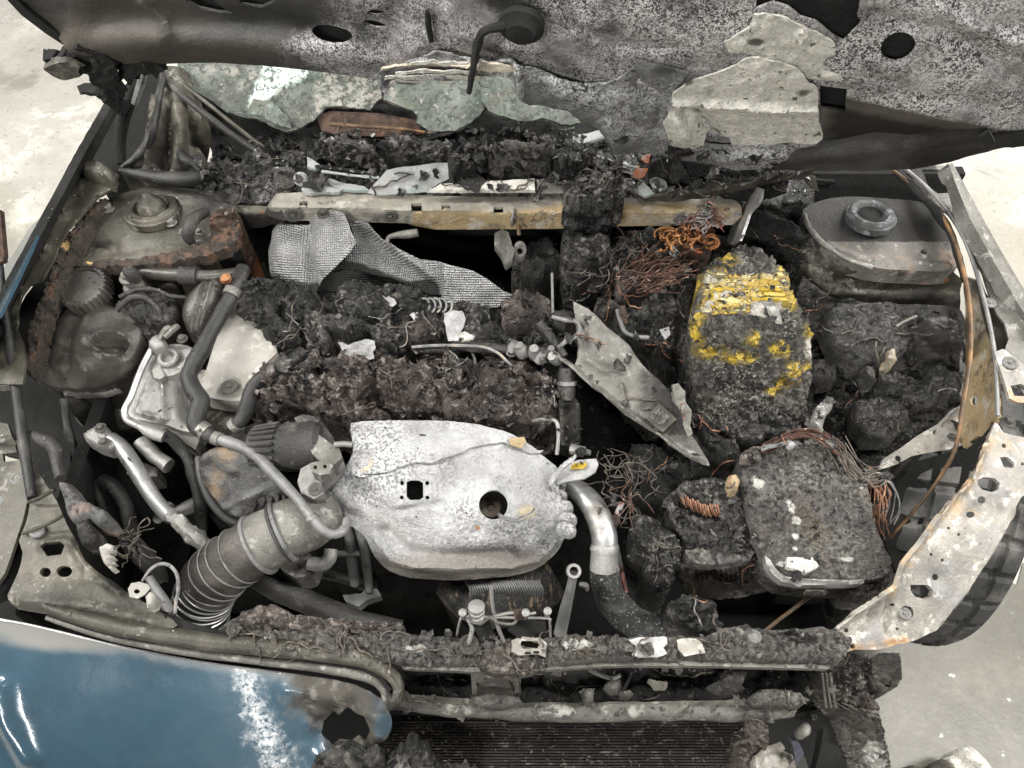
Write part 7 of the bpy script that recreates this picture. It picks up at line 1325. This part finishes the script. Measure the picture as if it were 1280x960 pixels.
pr = tube('prop_rod', [(-14, 200, 1.05), (-6, 280, .99), (2, 360, .94), (12, 430, .905), (22, 500, .88), (32, 570, .868), (40, 622, .858)], [4, 4.5, 5, 5.5, 6, 6.5, 6], RUBBER, None, label='thick dusty hood prop rod standing at the left edge', cat='prop rod', seg=12)
relief('rust_strip', [(-6, 262), (0, 262), (5, 318), (4, 326), (-6, 330)], [(0, 270, 1.0), (0, 325, .97)], RUST, None, 'rust-brown strip at the far left edge of the photo', 'strip', step=3, thick=.01)
# connectors and clutter in the lower left corner
lc = thing('burnt_plug', 'brown burnt plug cluster on the edge of the olive headlight carrier', 'plug')
relief('plug_body', [(76, 606), (88, 604), (98, 616), (106, 628), (118, 632), (134, 640), (142, 652), (134, 658), (120, 656), (112, 650), (100, 652), (90, 650), (82, 640), (80, 624)], [(88, 612, .88), (130, 648, .875), (95, 645, .88)], mat('brown_burnt_plug', (.06, .11, 30), .7, layers=[dict(c=(.20, .14, .115), m=('noise', 26, .48, .66), a=.8), dict(c=(.02, .017, .015), m=('noise', 40, .55, .68), a=.8)], bumps=[('n', 90, .004)]), lc, step=2.2, skirt=.03, rag=1.4, dome=(.014, 8), noise=[(.008, 40, 'b'), (.004, 100, 'b')])
relief('plug_barrel', [(96, 654), (110, 650), (120, 660), (126, 676), (118, 684), (104, 682), (98, 668)], [(106, 656, .875), (116, 680, .855)], DARKP, lc, step=2.2, skirt=.03, dome=(.014, 9), noise=[(.003, 40, 'f')])
tube('plug_hose', [(38, 540, .86), (46, 546, .865), (58, 552, .87), (68, 560, .868), (72, 578, .86), (76, 598, .86)], [4, 7, 8, 9, 8, 8], DARKP, lc, seg=12, noise=[(.003, 40, 'f')])
cbk = thing('comb_bracket', 'pale comb-toothed bracket at the edge of the olive headlight carrier', 'bracket')
relief('comb_plate', [(124, 684), (134, 679), (142, 682), (143, 690), (136, 692), (144, 697), (137, 700), (145, 704), (138, 706), (146, 711), (140, 714), (130, 704), (126, 694)], [(130, 684, .86), (142, 712, .84)], CREAM, cbk, step=2, skirt=.01, dome=(.004, 4))
lump('dark tangle of melted wire clips in the left gap', [(146, 674), (158, 664), (172, 668), (182, 680), (178, 696), (164, 698), (152, 690)], [(165, 680, .82)], DARKP, dome=(.012, 7), noise=[(.012, 40, 'b'), (.008, 100, 'b')])
strands('burnt_wire', 'thin dark wires tangled in the left gap beside the comb bracket', 'wire nest', [(144, 660), (176, 658), (182, 694), (150, 700)], 26, DARKW, .9, .83, 21, 7, 5)
eyelet = relief('eyelet_tab', [(160, 736), (164, 729), (174, 727), (184, 730), (188, 735), (182, 742), (172, 748), (162, 746)], [(165, 735, .85), (185, 738, .845)], CREAM, None, 'pale eyelet tab with one hole near the bellows of the duct', 'tab', step=2, thick=.004, holes=[blob(171, 739, 4, 3, 12)])
tube('wire_loop', [(178, 726, .855), (188, 712, .865), (200, 705, .87), (212, 707, .87), (221, 718, .865), (223, 736, .855), (220, 752, .845), (219, 766, .835)], [1.6, 2, 2.2, 2.2, 2.2, 2.2, 2, 2], GREYW, None, label='pale wire loop arching beside the duct bellows', cat='wire loop', seg=8)
tube('grey_tube', [(186, 722, .81), (196, 738, .805), (206, 754, .80), (214, 768, .80)], [5, 6, 7, 7], DPIPE, None, label='short grey tube lying inside the pale wire loop', cat='tube', seg=12)
relief('tab_block', [(182, 746), (190, 738), (196, 744), (192, 756), (184, 760)], [(188, 748, .84)], CREAM, None, 'small pale angled block beside the eyelet tab', 'block', step=2, skirt=.02, dome=(.005, 4))
relief('dark_shelf', [(120, 712), (160, 740), (200, 762), (240, 778), (290, 790), (300, 796), (230, 792), (180, 774), (140, 746), (112, 716)], [(130, 722, .82), (290, 793, .80)], SOOT, hl, step=3, skirt=.03, noise=[(.006, 40, 'b')], rag=1)
for k, (lab, outl, z) in enumerate((('pale grille slat at the far left edge beside the prop rod', [(-10, 438), (12, 440), (12, 448), (-10, 450)], .84), ('lower pale grille slat at the far left edge', [(-10, 474), (10, 474), (11, 482), (-10, 484)], .83))):
    relief('grille_slat', outl, z, GREYM, None, lab, 'slat', 'slats at the left edge', step=3, skirt=.012, dome=(.004, 3))

relief('shaded_wet_patch', [(1020, 800), (1110, 770), (1200, 760), (1300, 700), (1420, 690), (1500, 900), (1480, 1150), (1000, 1150), (980, 950)], .004, mat('shaded_wet_concrete', ((.105, .098, .08), (.145, .136, .112), 4), .35, layers=[dict(c=(.19, .18, .15), m=('noise', 9, .52, .66), a=.5), dict(c=(.60, .59, .55), m=('noise', 26, .66, .70), a=.8), dict(c=(.10, .095, .08), m=('noise', 60, .58, .68), a=.5)], bumps=[('n', 60, .001)]), None, kind='structure', step=20, rag=14)  # wet concrete sheet; shade at the lower right is darkened into its colour
# ------------------------------------------------------------------ shards and rubble in the cowl
def shard(label, outl, anch, m=None, **kw): return relief('glass_shard', outl, anch, m or SHARD, None, label, 'glass shard', 'glass shards in the cowl', step=kw.pop('step', 4), thick=.005, rag=kw.pop('rag', .8), noise=[(.003, 20, 'f')], **kw)
shard('large pale green glass shard lying on the crossmember left of centre', [(459, 241), (470, 228), (482, 214), (500, 209), (540, 204), (562, 203), (560, 212), (564, 222), (548, 230), (534, 240), (500, 243), (470, 244)], [(462, 242, .965), (490, 210, 1.0), (562, 204, .995), (535, 240, .967)])
shard('long narrow greenish glass splinter left of the large pale shard', [(408, 222), (430, 228), (455, 233), (462, 238), (440, 238), (415, 232)], [(410, 224, .965), (460, 236, .965)], step=3)
shard('pale crumbled glass strip between the white disc and the splinter', [(376, 236), (392, 228), (410, 232), (428, 236), (424, 240), (400, 240), (380, 240)], [(380, 238, .965), (425, 238, .965)], step=2.5, rag=2)
shard('small green glass chip pointing up in the left of the cowl', [(384, 196), (392, 200), (400, 206), (394, 211), (384, 207)], [(390, 204, .985)], step=2.5)
shard('dark green glass strip sticking out under the right end of the windscreen', [(716, 170), (740, 164), (758, 158), (765, 162), (752, 170), (730, 178), (716, 178)], [(720, 174, 1.0), (762, 160, 1.03)], step=3)
shard('pale green chip right of the draped burnt wiring', [(796, 232), (804, 228), (812, 236), (818, 242), (806, 245), (798, 240)], [(805, 236, .98)], step=2.5)
shard('rounded green-grey glass chunk in the right of the cowl', [(812, 224), (822, 220), (832, 226), (834, 234), (826, 238), (816, 234)], [(822, 228, .985)], step=2.5)
shard('tiny pale green chip left of the orange-red flake', [(772, 205), (782, 202), (788, 207), (780, 211)], [(780, 206, .985)], step=2.5)
for lab, pts, r, m in (('thin pale green trim strip lying left in the cowl', [(402, 214, .98), (440, 219, .978), (474, 222, .976)], 1.8, SHARD),
                       ('black strip lying above the pale trim strip in the cowl', [(394, 208, .985), (430, 212, .982), (472, 218, .98)], 2.4, SOOT),
                       ('grey twig-like scrap above the draped burnt wiring', [(700, 199, 1.0), (730, 203, .995), (752, 208, .99), (770, 207, .99)], 1.8, GREYW),
                       ('greenish wire scrap left of the orange-red flake', [(738, 192, 1.01), (756, 198, 1.0), (780, 206, .99), (800, 210, .985)], 1.5, SHARD),
                       ('bent bright clip in the dark cowl left of the large shard', [(440, 190, 1.0), (446, 186, 1.005), (452, 177, 1.01), (458, 180, 1.01), (460, 186, 1.0)], 2.2, ALU)):
    tube('trim_scrap', pts, r, m, None, label=lab, cat='scrap', seg=8, noise=[(.002, 60, 'f')])
def cl(label, outl, anch, m, **kw): return relief('cowl_remnant', outl, anch, m, None, label, 'burnt remnant', 'burnt remnants in the cowl', step=2.8, skirt=.03, rag=1.6, lat=.006, sharp=70, noise=[(.016, 18, 't'), (.010, 40, 'r'), (.006, 110, 'b')], **kw)
cl('purple-black melted housing in the cowl left of centre', [(392, 178), (410, 172), (440, 174), (468, 182), (474, 196), (460, 206), (430, 206), (404, 200), (390, 190)], [(400, 180, 1.0), (465, 195, .985), (430, 176, 1.01)], CHAR, dome=(.02, 10))
cl('grey-green crusted housing in the cowl left of the black hole', [(476, 178), (500, 172), (540, 174), (562, 182), (566, 196), (546, 202), (510, 204), (486, 200)], [(490, 180, 1.0), (550, 185, 1.0), (520, 200, .985)], CHAR, dome=(.008, 8))
cl('ash-speckled burnt housing in the middle of the cowl', [(596, 188), (620, 180), (650, 178), (680, 184), (690, 198), (680, 212), (650, 218), (620, 214), (604, 204)], [(610, 190, 1.0), (680, 190, 1.0), (645, 212, .98)], ASHG, dome=(.02, 12))
cl('black melted hump with a dark hollow in the cowl', [(560, 198), (574, 186), (596, 186), (604, 200), (610, 214), (590, 222), (566, 222), (560, 210)], [(575, 192, 1.01), (600, 215, .985)], SOOT, dome=(.02, 10))
cl('dark crumpled remnant right of the ash-speckled housing', [(690, 192), (720, 188), (740, 196), (744, 208), (720, 214), (700, 212)], [(700, 196, 1.0), (735, 206, .99)], CHAR, dome=(.015, 8))
cl('black crumpled remnant below the blue-grey insulation sheet', [(812, 196), (840, 190), (868, 196), (890, 204), (880, 220), (850, 224), (824, 220), (814, 208)], [(820, 200, 1.0), (880, 208, 1.0), (850, 220, .98)], SOOT, dome=(.02, 10))
cl('dark wedge remnant under the right end of the hood', [(900, 208), (940, 206), (985, 210), (990, 222), (950, 232), (915, 232), (896, 222)], [(910, 212, 1.0), (980, 216, .99), (930, 230, .97)], SOOT, dome=(.02, 10))
# low blocks on the right apron
ab = thing('apron_bracket', 'dark boxy burnt module on the right apron with a pale metal edge', 'module')
relief('module_box', [(1156, 398), (1180, 394), (1196, 400), (1198, 420), (1190, 432), (1170, 432), (1156, 420)], [(1160, 400, .895), (1195, 402, .89), (1175, 430, .86)], DARKP, ab, step=2.6, skirt=.04, dome=(.012, 8), noise=[(.004, 40, 'b')])
tube('module_edge', [(1120, 408, .885), (1132, 401, .89), (1146, 395, .895)], 2, GREYM, ab, seg=8)
for k, (lab, outl, z, m) in enumerate((('smooth dark grey burnt panel on the inner side of the right apron', [(1030, 392), (1050, 378), (1100, 380), (1140, 386), (1150, 410), (1136, 436), (1112, 452), (1070, 456), (1046, 440), (1034, 416)], .865, APRONM),
        ('pale square burnt clip on the right apron', [(1078, 458), (1090, 456), (1094, 474), (1082, 477)], .845, APRONM), ('grey lump beside the pale square clip on the right apron', [(1098, 468), (1112, 465), (1118, 480), (1104, 484)], .84, APRONM),
        ('orange-tinged burnt stub on the right apron', [(1106, 438), (1116, 434), (1120, 448), (1110, 458)], .86, TANR), ('pale crumb cluster low on the right apron', [(1096, 514), (1110, 510), (1118, 520), (1106, 526)], .80, ASHG),
        ('rounded dark lump low on the right apron', [(1070, 500), (1100, 494), (1130, 500), (1136, 530), (1116, 550), (1084, 548), (1068, 528)], .775, APRONM),
        ('grey crumpled lump left on the right apron', [(1014, 450), (1030, 446), (1048, 456), (1046, 472), (1026, 478), (1014, 466)], .80, ASHG))):
    relief('apron_remnant', outl, [(outl[0][0], outl[0][1], z), (outl[2][0], outl[2][1], z + .005), (outl[-1][0], outl[-1][1], z - .01)], m, None, lab, 'burnt remnant', 'burnt remnants on the right apron', step=2.4, skirt=.03, dome=(.012, 8), rag=1.6, lat=.005, noise=[(.007, 40, 'b'), (.005, 100, 'b')], att=dict(soot=lambda x, y: .50 + 0 * x, rust=lambda x, y: (.6 if 'orange' in lab else 0) + 0 * x))

# ------------------------------------------------------------------ loose crumbs of char and ash lying where they fell
bpy.context.view_layer.update()
_dg = bpy.context.evaluated_depsgraph_get()
def _ico():
    bm = bmesh.new(); bmesh.ops.create_icosphere(bm, subdivisions=1, radius=1); bm.verts.index_update()
    r = np.array([v.co[:] for v in bm.verts]), [tuple(v.index for v in f.verts) for f in bm.faces]; bm.free(); return r
ICO = _ico()
SKIP = ('floor', 'painted_skin', 'shield_body', 'upper_plate', 'tyre', 'foil_mat', 'undertray', 'firewall', 'foil_scrap', 'plate', 'wiper_rail', 'crossmember', 'white_patch', 'cover_plate', 'apron_edge', 'panel', 'sensor_label', 'sensor_box', 'tag', 'glass_shard', 'silver_rim', 'label_plate', 'apron_rail', 'slot_frame', 'strut_tower', 'cowl_disc', 'hood_liner', 'rear_lip', 'inner_panel', 'fitting', 'torn_strip', 'brake_pipe', 'silver_pipe', 'dipstick_tube', 'exposed_face')
def crumbs(name, m, region, n, size, seed, skip=SKIP, flat=.6, only=None, parent=None):
    rg = np.random.default_rng(seed); reg = np.array(region, float); V = []; F = []; k = 0; tries = 0
    x0, y0 = reg.min(0); x1, y1 = reg.max(0)
    while k < n and tries < n * 6:
        tries += 1
        x, y = rg.uniform(x0, x1), rg.uniform(y0, y1)
        if not inpoly(np.array([x]), np.array([y]), region)[0]: continue
        w = P(x, y, .8); d = Vector(ray(x, y)).normalized()
        hit, loc, nor, idx, ob, _ = SC.ray_cast(_dg, Vector(CAM), d)
        if not hit: continue
        nm = ob.name.split('.')[0]
        if nm in skip or loc.z < .35 or nor.z < .25 or (only and nm not in only): continue
        s = size * rg.lognormal(0, .55); s = min(s, size * 3.2)
        q = ICO[0] * (1 + rg.uniform(-.55, .5, (len(ICO[0]), 1))) * s * np.array((1, rg.uniform(.3, .9), flat * rg.uniform(.25, .9)))
        ti = rg.normal(0, .35, 2); q[:, 2] += q[:, 0] * ti[0] + q[:, 1] * ti[1]
        a = rg.uniform(0, 6.28); c, sn = math.cos(a), math.sin(a)
        q = q @ np.array(((c, sn, 0), (-sn, c, 0), (0, 0, 1))) + np.array(loc[:]) + np.array((0, 0, s * flat * .3))
        b = len(V) * len(ICO[0]); V.append(q); F += [tuple(i + b for i in f) for f in ICO[1]]; k += 1
    mb = MB(); mb.add(np.concatenate(V), F)
    return put(name, mb.mesh(name, 30), m, parent, kind='stuff')
BAY = [(300, 340), (440, 335), (700, 360), (860, 290), (1000, 300), (1200, 400), (1200, 540), (1110, 600), (1110, 740), (960, 790), (840, 790), (700, 560), (560, 530), (330, 530)]
BEAM = [(280, 770), (500, 780), (700, 795), (900, 785), (1060, 790), (1100, 860), (1060, 900), (500, 900), (490, 840), (300, 805)]
COWL = [(240, 190), (340, 170), (700, 160), (1010, 205), (1010, 245), (700, 246), (350, 242), (260, 240)]
LEFT = [(60, 240), (300, 240), (300, 440), (240, 560), (260, 700), (230, 780), (60, 770), (40, 560), (60, 480)]
crumbs('char_crumbs', CHAR, BAY, 700, .0024, 31)
crumbs('ash_crumbs', ASHG, BAY, 600, .0015, 32)
crumbs('ash_crumbs', ASHG, BEAM, 700, .0017, 34)
crumbs('cowl_rubble', CHAR, COWL, 420, .0045, 36)
crumbs('cowl_rubble', ASHG, COWL, 420, .0026, 37)
crumbs('glass_crumbs', SHARD, COWL, 70, .0024, 38, flat=.4)
crumbs('ash_crumbs', DUSTM, LEFT, 350, .0013, 39)
crumbs('ash_crumbs', ASHG, [(700, 370), (900, 590), (860, 600), (690, 460)], 60, .0010, 40, skip=())
crumbs('char_crumbs', CHAR, [(405, 525), (720, 525), (720, 730), (405, 730)], 60, .0009, 41, skip=())

# thin burnt wires lying over everything, and curled flakes
def hit(x, y):
    h, loc, nor, idx, ob, _ = SC.ray_cast(_dg, Vector(CAM), Vector(ray(x, y)).normalized())
    return (np.array(loc[:]), ob.name.split('.')[0]) if h and loc.z > .5 else None
WSKIP = ('strut_tower', 'crossmember', 'shield_body', 'upper_plate', 'painted_skin', 'foil_mat', 'panel', 'cover_plate', 'undertray', 'firewall', 'crust', 'hood_liner')
def loose(name, m, region, n, r, seed, step=5, steps=10):
    rg = np.random.default_rng(seed); mb = MB(); reg = np.array(region, float); x0, y0 = reg.min(0); x1, y1 = reg.max(0); k = 0; tr = 0
    while k < n and tr < n * 8:
        tr += 1; x, y = rg.uniform(x0, x1), rg.uniform(y0, y1)
        if not inpoly(np.array([x]), np.array([y]), region)[0]: continue
        a = rg.uniform(0, 6.28); pts = []; last = None
        for j in range(steps):
            q = hit(x, y)
            if q is None or q[1] in WSKIP or (last is not None and abs(q[0][2] - last) > .035): break
            last = q[0][2]; pts.append(q[0] + np.array((0, -.001, r * 1.2 + .003 * abs(math.sin(j * .9 + k))))); a += rg.normal(0, .35); x += step * math.cos(a); y += step * math.sin(a)
        if len(pts) >= 4: tube_into(mb, np.array(pts), r * rg.uniform(.7, 1.3), 5, 3); k += 1
    return put(name, mb, m, None, kind='stuff')
loose('burnt_wire_scraps', DARKW, BAY, 46, .0011, 51)
loose('burnt_wire_scraps', GREYW, BAY, 10, .0009, 52)
loose('copper_wire_scraps', COPPER, [(740, 300), (1000, 300), (1110, 600), (1110, 740), (840, 760), (760, 600)], 26, .0009, 53)
loose('burnt_wire_scraps', DARKW, COWL, 34, .0013, 54)
loose('burnt_wire_scraps', DARKW, BEAM, 40, .0011, 55)
def flakes(name, m, region, n, size, seed):
    rg = np.random.default_rng(seed); V = []; F = []; reg = np.array(region, float); x0, y0 = reg.min(0); x1, y1 = reg.max(0); k = 0; tr = 0
    u, v = np.meshgrid(np.linspace(-1, 1, 4), np.linspace(-1, 1, 4)); u = u.ravel(); v = v.ravel()
    while k < n and tr < n * 8:
        tr += 1; x, y = rg.uniform(x0, x1), rg.uniform(y0, y1)
        if not inpoly(np.array([x]), np.array([y]), region)[0]: continue
        q = hit(x, y)
        if q is None or q[1] in WSKIP[:10]: continue
        sz = size * rg.lognormal(0, .4); cu = rg.uniform(-.5, .8)
        p = np.stack([u * sz * rg.uniform(.7, 1.3) + rg.normal(0, .18, 16) * sz, v * sz * rg.uniform(.4, .9) + rg.normal(0, .18, 16) * sz, (cu * u * u + rg.uniform(-.4, .4) * u * v) * sz * .7 + rg.normal(0, .06, 16) * sz], -1)
        M = np.array(Matrix.Rotation(rg.uniform(0, 6.28), 3, 'Z') @ Matrix.Rotation(rg.normal(0, .45), 3, 'X') @ Matrix.Rotation(rg.normal(0, .45), 3, 'Y'))
        p = p @ M.T + q[0] + np.array((0, 0, sz * .35)); b = k * 32
        p2 = p - np.array((0, 0, sz * .14)); V += [p, p2]
        for i in range(3):
            for j in range(3):
                a = i * 4 + j; F.append((b + a, b + a + 1, b + a + 5, b + a + 4)); F.append((b + 16 + a + 4, b + 16 + a + 5, b + 16 + a + 1, b + 16 + a))
        rim = [0, 1, 2, 3, 7, 11, 15, 14, 13, 12, 8, 4]
        for i in range(12): F.append((b + rim[i], b + 16 + rim[i], b + 16 + rim[(i + 1) % 12], b + rim[(i + 1) % 12]))
        k += 1
    mb = MB(); mb.add(np.concatenate(V), F); return put(name, mb.mesh(name, 35), m, None, kind='stuff')
flakes('char_flakes', CHAR, BAY, 240, .0055, 61)
flakes('ash_flakes', ASHG, BAY, 50, .0042, 62)
flakes('char_flakes', CHARB, [(320, 440), (700, 440), (700, 530), (320, 530)], 160, .0060, 63)
flakes('char_flakes', CHAR, COWL, 150, .0085, 64)
flakes('ash_flakes', ASHG, BEAM, 90, .0045, 66)
# ------------------------------------------------------------------ origins: every thing's origin goes to the middle of its base
bpy.context.view_layer.update()
for r in [o for o in SC.objects if o.parent is None and o.type in ('EMPTY', 'MESH') and o.get('kind') != 'structure']:
    fam = [r] + list(r.children_recursive)
    lo = np.full(3, 1e9); hi = -lo
    for o in fam:
        if o.type == 'MESH':
            bb = np.array([(o.matrix_world @ Vector(c))[:] for c in o.bound_box]); lo = np.minimum(lo, bb.min(0)); hi = np.maximum(hi, bb.max(0))
    if lo[0] > 1e8: continue
    base = Vector(((lo[0] + hi[0]) / 2, (lo[1] + hi[1]) / 2, lo[2]))
    if r.type == 'EMPTY':
        r.location = base
        for c in r.children: c.location = c.location - base
    elif r.data.users == 1 and r.location.length < 1e-9:
        r.data.transform(Matrix.Translation(-base)); r.location = base
        for c in r.children: c.location = c.location - base
